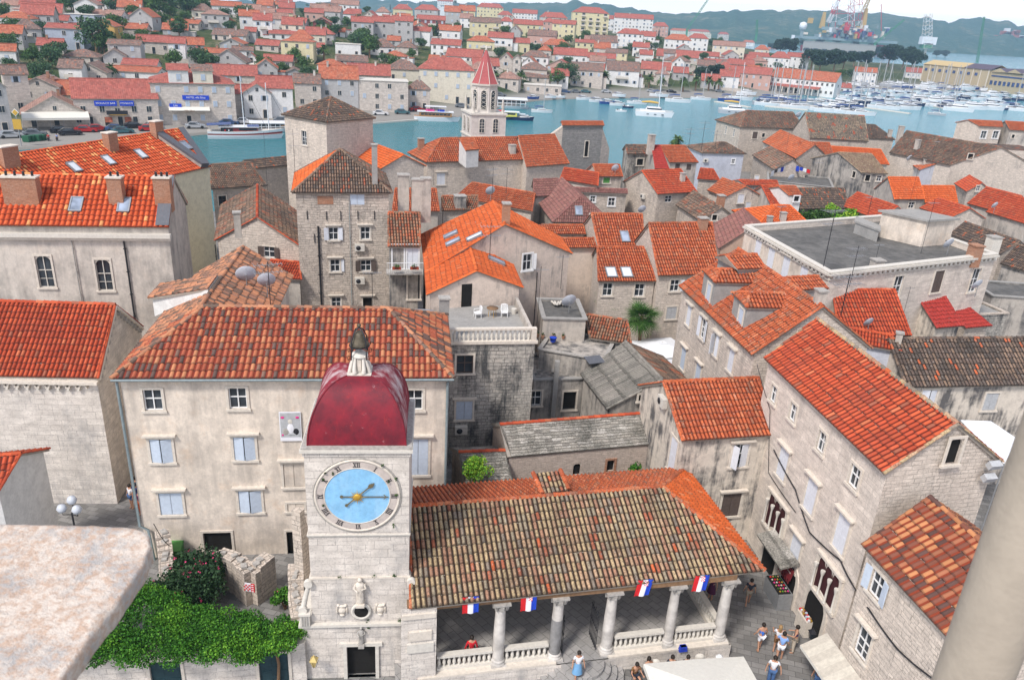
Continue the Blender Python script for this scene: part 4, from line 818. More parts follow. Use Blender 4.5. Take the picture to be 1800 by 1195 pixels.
 def fig(x,z0,h,name,mat,arm=1):
  m=MB();b=CT(x,-.2,z0);s_=h/1.5
  m.lathe(b,[(.16*s_,-.02),(.17*s_,.04),(.2*s_,.08),(.17*s_,.3*s_),(.15*s_,.55*s_),(.17*s_,.8*s_),(.21*s_,1.0*s_),(.2*s_,1.12*s_),(.09*s_,1.2*s_),(.06*s_,1.24*s_)],mat,12,sy=.75)
  m.lathe(b+V(0,0,1.32*s_),[(0,-.12*s_),(.09*s_,-.08*s_),(.11*s_,.02*s_),(.08*s_,.1*s_),(0,.13*s_)],mat,10)
  for sx in(-1,1):m.tube([CT(x+sx*.2*s_,-.2,z0+1.08*s_),CT(x+sx*.27*s_,-.24,z0+.85*s_),CT(x+sx*.1*s_,-.36,z0+.75*s_+(.12 if sx>0 else 0))],[.065*s_,.055*s_,.04*s_],mat,8)
  for k in range(7):a=-1.3+k*.43;m.tube([CT(x+sin(a)*.17*s_,-.2-cos(a)*.12*s_,z0+.05),CT(x+sin(a)*.15*s_,-.2-cos(a)*.12*s_,z0+.5*s_),CT(x+sin(a)*.13*s_,-.2-cos(a)*.11*s_,z0+.85*s_)],.022*s_,mat,5)
  m.box(CT(x,-.2,z0-.08),(.4*s_,.4,.14),mat,CT.a)
  m.build(name,r)
 fig(0,4.5,1.42,'statue','trim');fig(.0,1.25+.9,.0+1.0,'carved_figure','trim_dark')
 m=MB()
 for x,z,s_ in((1.5,8.55,.09),(-1.3,11.2,.05),(1.05,11.55,.07),(1.62,10.9,.09),(1.3,10.75,.07),(1.62,10.1,.06),(-1.45,9.6,.06),(-1.0,11.15,.08),(-1.4,10.85,.07),(.6,5.85,.1),(1.5,5.85,.1),(-.9,5.85,.09),(.3,3.3,.12),(1.75,3.35,.09),(.35,2.95,.07)):leafball(m,CT(x,-.1,z),s_,14,'leaf_dark',.05)
 m.build('wall_plants',r)
 return r
def leafball(m,c,R,n,mat,s=.06,sq=1.0,hollow=0):
 for i in range(n):
  d=Vector((random.gauss(0,1),random.gauss(0,1),random.gauss(0,1))).normalized();rr_=R*(random.uniform(hollow,1))**.5
  p=Vector(c)+Vector((d.x*rr_,d.y*rr_,d.z*rr_*sq));a=Vector((random.gauss(0,1),random.gauss(0,1),random.gauss(0,.6))).normalized();b=a.cross(Vector((random.random(),random.random(),random.random()))).normalized();q=s*random.uniform(.6,1.4)
  m.add([p-a*q,p+b*q*.6,p+a*q,p-b*q*.6],[(0,1,2,3)],mat)
D('leaf_dark',m_leaf,[(.25,(.012,.035,.008)),(.5,(.03,.08,.015)),(.8,(.06,.13,.025))])
D('leaf_green',m_leaf,[(.2,(.015,.05,.008)),(.45,(.035,.12,.015)),(.62,(.06,.19,.02)),(.85,(.13,.30,.03))])
D('leaf_hill',m_leaf,[(.2,(.02,.055,.022)),(.5,(.045,.10,.04)),(.85,(.085,.16,.06))])
D('leaf_lime',m_leaf,[(.2,(.07,.20,.02)),(.5,(.14,.34,.03)),(.85,(.32,.42,.04))])
D('leaf_pine',m_leaf,[(.2,(.008,.022,.014)),(.5,(.018,.045,.028)),(.85,(.035,.075,.04))])
clock_tower()
D('awna',m_plain,(.48,.44,.37),.8)
D('awnb',m_plain,(.54,.50,.42),.8)
D('pave',m_pave,(.31,.30,.285),(.17,.165,.155),(.06,.06,.055),.7,.36,radians(14))
D('bitumen',m_plaster,(.17,.165,.155),(.07,.07,.068),.42,.62,.8)
D('ledge',m_plaster,(.66,.53,.43),(.42,.40,.38),.46,.66,.6,(.68,.42,.2),.6)
D('colstone',m_plaster,(.42,.365,.295),(.29,.25,.20),.45,.7,.5)
D('canvas',m_plain,(.66,.64,.57),.8,.05)
D('canvas_white',m_plain,(.74,.76,.78),.8,.04)
D('red',m_plain,(.62,.02,.025),.7,.08);D('blue',m_plain,(.015,.06,.50),.7,.08);D('flagwhite',m_plain,(.75,.75,.78),.7,.03)
def block(name,label,cat,pts,z0,z1,wm='rubble',roof='bitumen',par=.35,pw=.25,wins=(),cap='offwhite',wmats=None,dent=False,group=None):
 pts=[Vector((p[0],p[1],0))for p in pts];cen=sum(pts,Vector())/len(pts)
 H=House(name,label,cat,(cen.x,cen.y,z0),group);H.q=pts;m=MB();n=len(pts);uo=0;H.u=(pts[1]-pts[0]).normalized()
 H.planes['t']=(V(0,0,z1),V(0,0,1));H.z1=z1
 for i in range(n):
  a,b=pts[i],pts[(i+1)%n];d=(b-a).normalized();nn=V(d.y,-d.x,0);hs=[];pl=[]
  H.planes[i]=(a,nn)
  for wn in wins:
   if wn[0]!=i:continue
   c=hit(wn[1],wn[2],a,nn);uu=(c-V(a.x,a.y,c.z)).dot(d);w_,h_=round(wn[3],1),round(wn[4],1)
   if VERB and not(-.2<uu<(b-a).length+.2 and c.z<z1):print('   !! block window off',label[:20],wn[1:3],round(uu,1),round(c.z,1))
   hs.append((uu-w_/2,uu+w_/2,c.z-h_/2,c.z+h_/2));pl.append((c,w_,h_,wn[5:]))
  wall(m,a,b,z0,z1,(wmats or{}).get(i,wm),hs,uo);uo+=(b-a).length
  if par:wall(m,b-nn*pw,a-nn*pw,z1-.4 if False else z1-par,z1,wm,(),uo)
  for c,w_,h_,rest in pl:place_window(H.root,c,nn,w_,h_,*rest)
 m.build('wall',H.root)
 m=MB();m.add([V(p.x,p.y,z1-par-.01)for p in pts],[tuple(range(n))],roof);m.build('flat_roof',H.root)
 if par:
  m=MB()
  for i in range(n):
   a,b=pts[i],pts[(i+1)%n];d=(b-a).normalized();nn=V(d.y,-d.x,0);L=(b-a).length
   m.box((a+b)/2-nn*(pw/2-.05)+V(0,0,z1+.04+i*.002),(L+.1,pw+.16,.1),cap,atan2(d.y,d.x))
   if dent and i in dent:
    for k in range(int(L/.55)):m.box(a+d*(.3+k*.55)+nn*.1+V(0,0,z1-.32),(.24,.2,.2),cap,atan2(d.y,d.x))
    m.box((a+b)/2+nn*.05+V(0,0,z1-.52),(L,.12,.08),cap,atan2(d.y,d.x));m.box((a+b)/2+nn*.12+V(0,0,z1-.12),(L+.2,.3,.16),cap,atan2(d.y,d.x))
  m.build('parapet_coping',H.root)
 return H
fa,fb,fc=P(1311,397,12.4),P(1459,480,12.4),P(1752,447,12.4);fdv=fa+(fc-fb)*.92
flatpal=block('flat_roofed_palace','cream stone palace with a wide dark flat roof and dentil cornice','palace',[fa,fb,fc,fdv],0,12.4,'ashlar','bitumen',.5,.35,dent=(0,1),wmats={0:'plaster_cream'},wins=[(0,1332,440,1.1,2.3,'shut','shutter_white','trim',True),(0,1354,460,1.1,2.3,'shut','shutter_white','trim',True),(0,1380,476,1.1,2.3,'shut','shutter_white','trim',True),(0,1411,492,1.1,2.3,'shut','shutter_white','trim',True),(1,1648,495,1.1,1.9,'shut','shutter_dark','trim'),(1,1713,493,1.0,2.1,'cas'),(1,1577,505,1.0,1.9,'cas')])
pa,pb=P(1541,414,12.0),P(1622,428,12.0)
pd=(fdv-fa).normalized();pn=V(-pd.y,pd.x,0)
m=MB();e1=(pb-pa);
ph=[pa,P(1618,432,12.0),P(1668,428,12.0),P(1600,412,12.0)]
penth=block('w','penthouse','x',ph,11.9,14.3,'plaster_cream','cement',0,.2)if False else None
def sub_block(H,pts,z0,z1,wm,roof,over=.3,name='penthouse'):
 m=MB();m.prism([(p.x,p.y)for p in pts],z0,z1,wm);c=sum(pts,Vector())/len(pts)
 m.prism([((p.x-c.x)*1.12+c.x,(p.y-c.y)*1.12+c.y)for p in pts],z1,z1+.18,roof);return m.build(name,H.root)
sub_block(flatpal,ph,11.9,14.2,'plaster_cream','cement')
sub_block(flatpal,[P(1500,408,12.0),P(1541,424,12.0),P(1541,416,12.0),P(1503,400,12.0)],11.9,12.9,'cement','cement',name='roof_wall')
ta,tb=P(787,603,9.2),P(941,601,9.2);tn=V(-(tb-ta).y,(tb-ta).x,0).normalized();TD=7.2
terr=block('stone_building','dark stained stone building carrying a balustraded roof terrace, right of the cream palace','building',[ta,tb,tb+tn*TD,ta+tn*TD],0,9.1,'rubble_dark','cement',0,.2,wins=[(0,817,640,1.1,1.3,'casd','shutter_dark','trim'),(0,816,721,1.1,1.4,'shut','shutter_blue','trim',True)],wmats={})
tu=(tb-ta).normalized();ang_t=atan2(tu.y,tu.x);TLn=(tb-ta).length
m=MB();mid_=ta+tu*TLn/2+tn*.12;m.box(V(mid_.x,mid_.y,9.22),(TLn+.3,.5,.2),'trim',ang_t);m.box(V(mid_.x,mid_.y,10.12),(TLn+.1,.32,.13),'trim',ang_t)
for i in range(17):
 p=ta+tu*(.45+i*(TLn-.9)/16)+tn*.12;m.lathe(V(p.x,p.y,9.3),[(.1,0),(.06,.08),(.12,.28),(.11,.38),(.06,.6),(.09,.76)],'offwhite',8)
for t in(.12,TLn-.12):p=ta+tu*t+tn*.12;m.box(V(p.x,p.y,9.7),(.34,.36,.9),'trim',ang_t)
m.build('balustrade',terr.root)
m=MB();p0,p1=tb-tu*.1+tn*.3,tb-tu*.1+tn*TD;m.tube([V(p0.x,p0.y,9.6),V(p1.x,p1.y,9.6)],.14,'plaster_grey',6);m.box((V(p0.x,p0.y,9.4)+V(p1.x,p1.y,9.4))/2,(.22,TD-.3,.7),'plaster_grey',ang_t);m.build('side_parapet',terr.root)
chimney(terr,0,0,.62,.6,4.6,base=V(ta.x-.35,ta.y+.7,7.4),mat='cement',cap='trim_dark',rz=ang_t)
def R4(a,b,depth):a=Vector(a);b=Vector(b);n=V(-(b-a).y,(b-a).x,0).normalized();return[a,b,b+n*depth,a+n*depth]
ru1=block('ruined_house','roofless grey ruined house with an empty concrete floor between the terrace building and the corrugated roof','ruin',R4(P(938,668,4.4),P(1066,664,4.4),4.6),0,4.4,'plaster_dark','plaster_dark',.12,.2,cap='cement',wins=[(0,941,700,.9,1.2,'cas','x','trim'),(0,1001,704,1.0,1.5,'dark','x','trim')])
m=MB();p=P(977,668,4.4);m.box((p.x,p.y-.1,3.0),(.35,.35,6.0),'cement');m.build('concrete_post',ru1.root)
ru2=block('ruined_terrace','small upper concrete terrace crowded with flower pots beside the grey ruin','terrace',R4(P(948,612,6.0),P(1062,640,5.6),4.5),0,5.9,'plaster_dark','plaster_dark',.1,.15,cap='trim_dark')
ru3=block('roof_store','low grey block with concrete roof slabs behind the flower pots','building',R4(P(955,560,7.6),P(1030,562,7.6),4.5),0,7.6,'plaster_grey','bitumen',.1,.2,cap='cement')
lt=block('laundry_terrace','flat grey roof terrace with a blue and red laundry line','terrace',R4(P(1350,318,6.2),P(1465,330,6.2),9),0,6.2,'plaster_grey','bitumen',.1,.2,cap='cement')
q1=block('stone_building','pale stone block with quoined corner at the far right behind the roofs','building',R4(P(1733,262,10.5),P(1840,268,10.5),9),0,10.5,'rubble_light','tile_old',0,.2,wins=[(0,1740,285,.9,1.4,'cas')])
w5=block('stone_wall_house','low roofless stone wall enclosure between the red sheet roof and the flat palace','building',R4(P(1668,556,6.2),P(1772,551,6.2),3),0,6.2,'rubble_dark','cement',.1,.2,cap='rubble')
w6=block('garden_wall','grey garden wall block left of the stained mottled roof house, at the right edge','wall',R4(P(1745,520,6.5),P(1860,528,6.5),5),0,6.5,'plaster_dark','bitumen',.1,.2,cap='cement')
bl=bigleft
m=MB();s0,s1,z_,n_=bl.side['f'];s2,s3,z2_,n2_=bl.side['r']
d_=(s1-s0).normalized();m.box((s0+s1)/2+n_*.18+V(0,0,13.35-s0.z),((s1-s0).length+.3,.4,.28),'offwhite',atan2(d_.y,d_.x));m.box((s0+s1)/2+n_*.1+V(0,0,13.1-s0.z),((s1-s0).length+.2,.22,.22),'trim',atan2(d_.y,d_.x))
m.build('cornice',bl.root)
m=MB()
for a_,b_ in((bl.B,bl.D),):
 m.add([a_+V(0,0,.16)-bl.u*.9,a_+V(0,0,.16),b_+V(0,0,.16),b_+V(0,0,.16)-bl.u*.9],[(0,1,2,3)],'lead')
m.build('lead_flashing',bl.root)
for px,py,w_ in((42,352,2.2),(207,352,.95),(289,352,1.1)):chimney(bl,px,py,w_,.8,1.6,mat='brick',cap='trim',pots=4 if w_>2 else 2 if w_<1 else 3)
for px,py in((135,361),(219,362)):skylight(bl,'f',px,py,.75,1.2)
for px,py in((130,295),(190,283),(247,272)):skylight(backleft,'f',px,py,.75,1.2,'skyglass_light')
for px,py,w_ in((17,290,1.5),(196,262,1.1),(277,240,1.1)):chimney(backleft,px,py,w_,.8,1.5,mat='brick',cap='trim',pots=0)
m=MB();o_,n2_=backleft.planes['f'];n2_=n2_ if n2_.z>0 else-n2_;a_,b_=hit(262,234,o_,n2_),hit(352,296,o_,n2_);a1_,b1_=hit(275,234,o_,n2_),hit(364,296,o_,n2_)
pts=[a_+n2_*.1,b_+n2_*.1,b1_+n2_*.1,a1_+n2_*.1];m.add(pts+[p+n2_*.55 for p in pts],[(4,5,6,7),(0,1,5,4),(2,3,7,6),(1,2,6,5),(3,0,4,7)],'lead');m.add([p+n2_*.3-backleft.u*.02 for p in pts[:2]]+[pts[1],pts[0]],[(3,2,1,0)],'plaster_grey');m.build('lead_ridge',backleft.root)
m=MB();a_,b_=backleft.D+V(0,0,.17),backleft.B+V(0,0,.17);m.add([b_-backleft.u*.9,b_,a_,a_-backleft.u*.9],[(0,1,2,3)],'lead');m.build('lead_flashing',backleft.root)
skylight(backleft,'f',326,257,.75,1.2)
m=MB();s0,s1,z_,n_=nave.side['f'];d_=(s1-s0).normalized();L_=(s1-s0).length;an=atan2(d_.y,d_.x)
for k in range(int(L_/.56)):
 c=s1-d_*(.75+k*.56);c=V(c.x,c.y,8.0)+n_*.1
 for j in range(7):
  a0=pi*j/6;p=c+d_*(.2*cos(a0))+V(0,0,.2*sin(a0));m.box(p,(.09,.22,.09),'trim',an,ax=Matrix.Rotation(an,3,'Z')@Matrix.Rotation(-a0,3,'Y'))
 m.box(c-d_*.28+V(0,0,-.08),(.13,.2,.22),'offwhite',an)
m.box((s0+s1)/2+n_*.14+V(0,0,8.32-s0.z),(L_+.2,.34,.16),'trim',an);m.build('corbel_frieze',nave.root)
m=MB();a_,b_,z_,n_=nave.side['r'];ap=nave.D
for(e0,sg)in((a_,1),(b_,-1)):
 e=V(e0.x,e0.y,nave.ze);t=V(ap.x,ap.y,nave.zr)-nave.u*.12;
 for k in range(1,9):p=e+(t-e)*(k/9)+n_*.1-V(0,0,.4);m.box(p,(.16,.2,.26),'trim_dark',atan2(n_.y,n_.x)+pi/2)
 m.tube([e+n_*.12-V(0,0,.12),t+n_*.12-V(0,0,.12)],.12,'trim',6)
m.build('gable_frieze',nave.root)
m=MB();s0=palace.q[0];m.tube([V(s0.x-.12,s0.y-.12,10.9),V(s0.x-.1,s0.y-.12,2.2),V(s0.x+.35,s0.y-.14,2.0),V(s0.x+.45,s0.y-.14,0)],.075,'pipe',8);m.build('drain_pipe',palace.root)
m=MB();s1=palace.q[1];m.tube([V(s1.x,s1.y-.12,10.9),V(s1.x,s1.y-.12,0)],.075,'pipe',8);m.build('drain_pipe',palace.root)
oo,nn_=wing.planes['f'];z9=hit(300,548,oo,nn_).z
dw=[P(270,557,12.0),P(365,510,12.6)]
m=MB();a_=hit(272,556,oo,nn_);b_=hit(366,517,oo,nn_);m.add([a_,b_,b_+V(0,0,.25),a_+V(0,0,1.2)],[(0,1,2,3)],'plaster_white')
back_=wing.u*-2.6;m.add([a_+back_,a_,a_+V(0,0,1.2),a_+back_+V(0,0,1.2)],[(0,1,2,3)],'plaster_white');dmr=m.build('dormer',palace.root)
m=MB();tile_facet(m,[a_+V(-.25,-.1,1.2),b_+V(0,0,.3),b_+back_+V(0,0,.3),a_+back_+V(-.25,0,1.2)],(a_-a_-back_),'tile_bigmix',seg=5,tw=.26,tl=.48);m.build('roof',dmr)
s0,s1,z_,n_=palace.side['f'];c=hit(511,748,V(s0.x,s0.y,0),n_)+n_*.08;an=atan2(palace.u.y,palace.u.x)
m=MB();R=Matrix.Rotation(an,3,'Z');m.box(c,(1.12,.03,1.75),'flagwhite',an);
m.box(c+R@V(0,-.02,.1),(1.02,.02,1.45),'shutter_grey',an)
D('pinkp',m_plain,(.7,.05,.25),.7)
for x,z,w_,h_,mt in((-.25,-.3,.35,.4,'trim_dark'),(.28,-.3,.3,.4,'iron'),(0,-.1,.35,.6,'flagwhite'),(0,.3,.25,.3,'offwhite'),(-.38,.55,.2,.15,'pinkp'),(.38,.55,.2,.15,'pinkp'),(.05,-.45,.5,.15,'shutter_grey'),(-.42,-.5,.12,.12,'pinkp')):
 m.lathe(c+R@V(x,-.034,z),[(w_/2,-.0),(w_/2.2,.006),(0,.008)],mt,10,ax=R@Matrix.Rotation(pi/2,3,'X'),sy=h_/w_)
m.build('banner',None,'tall grey and pink exhibition banner hung on the cream palace wall','banner')
s0,s1,z_,n_=right7.side['f'];r7o=V(s0.x,s0.y,0);r7d=(s1-s0).normalized();r7d.z=0;ra=atan2(r7d.y,r7d.x)
def triple(px,py,W=2.2,Hh=2.3):
 c=hit(px,py,r7o,n_);R=Matrix.Rotation(ra,3,'Z');m=MB()
 f=lambda x,y,z:c+R@V(x,y,z)
 m.box(f(0,-.06,Hh/2+.2),(W+.5,.25,.14),'trim',ra);m.box(f(0,-.06,-Hh/2-.12),(W+.4,.25,.16),'trim',ra)
 for sx in(-1,1):m.box(f(sx*(W/2+.12),-.03,0),(.2,.14,Hh+.1),'trim',ra)
 S=8;w1=W/3
 for k in range(3):
  x0=-W/2+k*w1;
  for sx in(-1,1):
   cx=x0+w1/2;vs=[f(cx+sx*w1/2,-.05,Hh/2+.1)]+[f(cx+sx*(w1/2-.05)*cos(pi/2*j/S),-.05,Hh/2-w1/2+.0+(w1/2)*1.1*sin(pi/2*j/S))for j in range(S+1)]+[f(cx,-.05,Hh/2+.1)]
   m.add(vs,[tuple(range(len(vs)))[::sx]],'trim')
 w=m.build('triple_window',right7.root)
 g=MB();g.box(f(0,.02,0),(W,.05,Hh+.1),'voiddark',ra);g.build('opening',w)
 for k in(-1,1,-3,3):
  g=MB();x=k*w1/2;g.lathe(f(x,-.14,-Hh/2-.02),[(.1,0),(.06,.1),(.055,Hh-.75),(.07,Hh-.7),(.12,Hh-.5),(.12,Hh-.42)],'offwhite',10);g.build('column',w)
triple(1364,908,2.0,2.0);triple(1454,1024,2.0,1.85)
def arch(px,py,W,Hh,fill='dark',nm='shop_arch'):
 c=hit(px,py,r7o,n_);R=Matrix.Rotation(ra,3,'Z');m=MB();f=lambda x,y,z:V(c.x,c.y,0)+R@V(x,y,z);S=10;ro,ri=W/2+.25,W/2
 zc=Hh-W/2
 pts=[(-ri,0)]+[(-ri*cos(pi*j/S),zc+ri*sin(pi*j/S))for j in range(S+1)]+[(ri,0)];pto=[(-ro,0)]+[(-ro*cos(pi*j/S),zc+ro*sin(pi*j/S))for j in range(S+1)]+[(ro,0)]
 for j in range(len(pts)-1):
  q=[pts[j],pts[j+1],pto[j+1],pto[j]];vs=[f(x,-.07,z)for x,z in q]+[f(x,.05,z)for x,z in q]
  m.add(vs,[(0,1,2,3),(0,4,5,1),(3,2,6,7)],'trim')
 a=m.build(nm,right7.root);g=MB();g.add([f(x,-.03,z)for x,z in pts],[tuple(range(len(pts)))],fill);g.build('opening',a);return c,R
arch(1345,1015,1.5,2.6);c,R=arch(1418,1128,1.7,2.7);arch(1372,1080,1.5,2.3)
m=MB();cc=V(c.x,c.y,0);m.box(cc+R@V(-.3,-.25,.5),(1.0,.35,1.0),'trim',ra)
for k in range(16):m.box(cc+R@V(-.75+(k%8)*.13,-.3+.12*(k//8),1.07+.02*(k%3)),(.1,.1,.1),['red','flagwhite','woodlight','gold','darkred','shutter_blue'][k%6],ra)
m.build('shop_counter',None,'stone counter with small souvenirs in the arched shop doorway','counter')
c=hit(1378,1062,r7o,n_);m=MB();cc=V(c.x,c.y,0);m.box(cc+R@V(0,-.55,.5),(1.7,.8,1.0),'steel',ra);m.box(cc+R@V(0,-.6,1.02),(1.5,.7,.06),'dark',ra)
for k in range(24):m.lathe(cc+R@V(-.6+(k%6)*.24,-.8+(k//6)*.15,1.08),[(0,-.05),(.07,0),(0,.06)],['red','gold','leaf_green','woodlight','pinkp','offwhite'][(k*5+k//6)%6],6)
m.build('fruit_stall',None,'steel fruit stall with coloured fruit against the stone palace wall','stall')
m=MB();c2=hit(1368,1036,r7o,n_);m.box(V(c2.x,c2.y,2.75)+R@V(0,-.6,0),(3.0,1.1,.12),'slab',ra,ax=R@Matrix.Rotation(.25,3,'X'));m.build('stone_awning',None,'grey slab canopy projecting over the fruit stall','canopy')
c=hit(1391,998,r7o,n_);m=MB();m.box(c+R@V(0,-.3,0),(1.35,.05,.62),'darkred',ra,ax=R@Matrix.Rotation(-.2,3,'X'))
for k in range(7):m.box(c+R@V(-.58+k*.19,-.38,-.4),(.1,.03,.3),'darkred',ra)
for k in range(9):m.box(c+R@V(-.5+k*.125,-.34,.1),(.06,.02,.06),'offwhite',ra)
m.build('pennant_awning',None,'short dark red fringed cloth hanging below a white shutter','cloth')
def lantern(px,py,pl,n,mat,label,post=.5):
 c=hit(px,py,pl,n)+n*.75;m=MB();r=root_at('wall_lantern',tuple(c),label,'lantern')
 m.lathe(c,[(.08,-.3),(.2,.1)],mat,4,False);m.lathe(c,[(.24,.1),(.06,.28),(.03,.36)],'iron' if mat!='lampyellow' else 'lampyellow',4,False);m.build('lamp_glass',r)
 m=MB();m.tube([c+V(0,0,-.32),c-n*.8+V(0,0,-.35)],.025,'iron',6);m.tube([c+V(0,0,-.32),c-n*.8+V(0,0,-.8)],.018,'iron',6)
 for k in range(4):a=pi/4+k*pi/2+pi/4;m.tube([c+V(.09*cos(a),.09*sin(a),-.3),c+V(.21*cos(a),.21*sin(a),.1)],.012,'iron',4)
 m.build('bracket',r)
D('lampyellow',m_plain,(.55,.42,.16),.4,.1)
lantern(1452,1112,r7o,n_,'glass','black wall lantern on a bracket beside the arched shop doorway')
lantern(556,1140,CT(-2.7,0,0),CT.R@V(0,-1,0),'lampyellow','yellow glazed wall lantern at the left corner of the clock tower')
c=CT(2.75,-.2,1.35);m=MB();m.box(c,(.62,.05,.95),'board',CT.a)
D('board',m_plain,(.012,.03,.07),.4)
for ix in(-1,1):
 for iz in range(3):m.box(c+CT.R@V(ix*.14,-.035,.3-iz*.3),(.2,.02,.18),'steel' if iz==2 else 'door_teal',CT.a)
m.build('notice_board',None,'small dark blue notice board on the pier between clock tower and loggia','notice board')
wy=25.9
cw=House('courtyard_wall','low pale stone wall with dark teal doors left of the clock tower','wall',(-13,wy,0));cw.u=V(1,.06,0).normalized()
a_,b_=V(-19.5,25.0,0),V(-8.55,26.9,0);d_=(b_-a_).normalized();nw=V(d_.y,-d_.x,0)
hs=[];pl=[]
for px,py in((293,1190),(482,1178),(380,1188)):
 c=hit(px,py,a_,nw);uu=(c-V(a_.x,a_.y,c.z)).dot(d_);w_=1.3 if px!=380 else 2.0
 if px!=380:hs.append((uu-w_/2,uu+w_/2,.02,1.9));pl.append((V(c.x,c.y,.96),w_,1.88))
m=MB();wall(m,a_,b_,0,2.35,'clockstone',hs);q_=[a_,b_,b_+V(0,.8,0),a_+V(0,.8,0)];m.add([V(p.x,p.y,2.35)for p in q_],[(0,1,2,3)],'trim');wall(m,q_[2],q_[3],0,2.35,'rubble');m.build('wall',cw.root)
for c,w_,h_ in pl:place_window(cw.root,c,nw,w_,h_,'door','door_teal')
def ruin_wall(pts,z1,th,name,label,mat='rubble',jit=.25):
 m=MB();pts=[Vector(p)for p in pts]
 for i in range(len(pts)-1):
  a,b=pts[i],pts[i+1];k=max(1,int((b-a).length/.28))
  for j in range(k):
   p=a+(b-a)*((j+.5)/k);zz=(z1[i]+(z1[i+1]-z1[i])*(j+.5)/k)+random.uniform(-jit,jit)*.5;d=(b-a).normalized();m.box((p.x,p.y,zz/2),((b-a).length/k+.015,th*random.uniform(.94,1.06),zz),mat,atan2(d.y,d.x))
   if random.random()<.8:m.box((p.x+random.uniform(-.1,.1),p.y+random.uniform(-.1,.1),zz+.03),(.3*random.uniform(.6,1.3),.28,.14),'trim_dark',random.random()*3)
 return m.build(name,None,label,'ruined wall')
ap=P(385,1030,0)
ruin_wall([P(385,968,2.1),P(415,980,2.1),P(440,1003,2.1)]+[P(474,978,2.1)],[2.0,2.2,2.05,2.3],.75,'ruined_wall','broken curved stone wall in the courtyard behind the oleander bush')
ruin_wall([P(283,925,2.6),P(290,960,2.0),P(292,1010,1.6)],[2.5,2.0,1.5],.7,'ruined_wall','narrow rough stone wall beside the drain pipe of the cream palace')
ruin_wall([P(520,985,4.2),P(520,1040,3.4),P(528,1090,3)],[4.1,3.2,2.8],.75,'ruined_wall','tall broken stone wall touching the left side of the clock tower')
ruin_wall([P(522,890,7.5),P(531,925,6.2)],[7.4,6.0],.5,'ruined_wall','thin ragged stone spur rising beside the tower dial')
c=P(443,1020,1.75);m=MB();an=-.15;R_=Matrix.Rotation(an,3,'Z');m.box(c+V(0,-.5,0),(.4,.04,.5),'flagwhite',an);m.box(c+R_@V(.3,-.5,0),(.2,.04,.5),'red',an)
for i in range(4):
 for j in range(4):
  if(i+j)%2==0:m.box(c+R_@V(-.13+i*.087,-.53,-.16+j*.1),(.07,.02,.08),'red',an)
for j in range(4):m.box(c+R_@V(.3,-.53,-.2+j*.13),(.12,.02,.03),'flagwhite',an)
m.build('sign',None,'small red and white information sign on the broken curved wall','sign')
def pipe_on(H,side,px,py,z0,z1,mat='rust',r_=.07,nm='drain_pipe'):
 s0,s1,z_,n=H.side[side];c=hit(px,py,V(s0.x,s0.y,0),n)+n*.1;m=MB();m.tube([V(c.x,c.y,z0),V(c.x,c.y,z1)],r_,mat,6)
 z=z0+.5
 while z<z1:m.box((c.x,c.y,z),(r_*2.8,r_*2.8,.05),mat);z+=1.7
 m.build(nm,H.root)
pipe_on(tower15,'f',561,440,0,11.6,'iron',.09);pipe_on(tower15,'f',616,440,0,14,'pipe',.03);pipe_on(bigleft,'f',222,450,0,13.0,'iron',.06);pipe_on(bigleft,'f',131,450,0,13.0,'trim_dark',.04);pipe_on(right7,'r',1750,880,0,11,'steel',.1);pipe_on(b18,'l',380,440,0,8.4,'iron',.05);pipe_on(cenA,'r',942,500,0,9,'iron',.04)
s0,s1,z_,n_=tower15.side['f']
for px,py in((540,378),(574,379),(599,379),(629,378),(658,378),(553,419)):m=MB();c=hit(px,py,V(s0.x,s0.y,0),n_)+n_*.05;m.box(c,(.06,.06,.75),'iron');m.build('wall_tie',tower15.root)
m=MB();c=hit(572,352,V(s0.x,s0.y,0),n_)+n_*.012;R_=Matrix(((-n_.y,-n_.x,0),(n_.x,-n_.y,0),(0,0,1)));m.box(c,(1.3,.03,.7),'brick',ax=R_);m.build('brick_patch',tower15.root)
m=MB();c=P(305,975,.5);m.box(c,(.9,.9,1.0),'shutter_green',.2,taper=1.05);m.box(c+V(0,0,.55),(1.0,1.0,.12),'shutter_green',.2);m.build('green_bin',None,'green bin behind the oleander next to the cream palace drain pipe','bin')
s=strip14;s0,s1,z_,n_=s.side['f'];d_=(s1-s0).normalized();d_.z=0;zb_=hit(710,482,V(s0.x,s0.y,0)+n_*1.2,n_).z;c=(s0+s1)/2;an=atan2(d_.y,d_.x)
m=MB();m.box(V(c.x,c.y,zb_)+n_*.6,(3.0,1.2,.12),'trim_dark',an)
for i in range(19):m.tube([V(c.x,c.y,zb_)+n_*1.18+d_*(-1.45+i*.161),V(c.x,c.y,zb_+.95)+n_*1.18+d_*(-1.45+i*.161)],.018,'white',4)
m.tube([V(c.x,c.y,zb_+.95)+n_*1.18-d_*1.5,V(c.x,c.y,zb_+.95)+n_*1.18+d_*1.5],.03,'white',5);m.build('balcony',s.root)
for x in(-.7,.75):
 m=MB();p=V(c.x,c.y,zb_+.55)+n_*1.32+d_*x;m.box(p,(.7,.2,.2),'tile_red',an);leafball(m,p+V(0,0,.22),.25,40,'leaf_green',.06,.6);m.build('flower_box',None,'red flower box on the white balcony rail, %s one'%('left' if x<0 else 'right'),'flower box','flower boxes on the balcony')
place_window(s.root,V(c.x,c.y,zb_+1.1)+n_*.02-d_*.5,n_,.9,2.0,'cas','x','white');place_window(s.root,V(c.x,c.y,zb_+1.1)+n_*.02+d_*.7,n_,.9,2.0,'shut','shutter_white','white')
place_window(s.root,V(c.x,c.y,zb_-1.5)+n_*.02+d_*.8,n_,1.0,2.2,'door','iron','trim')
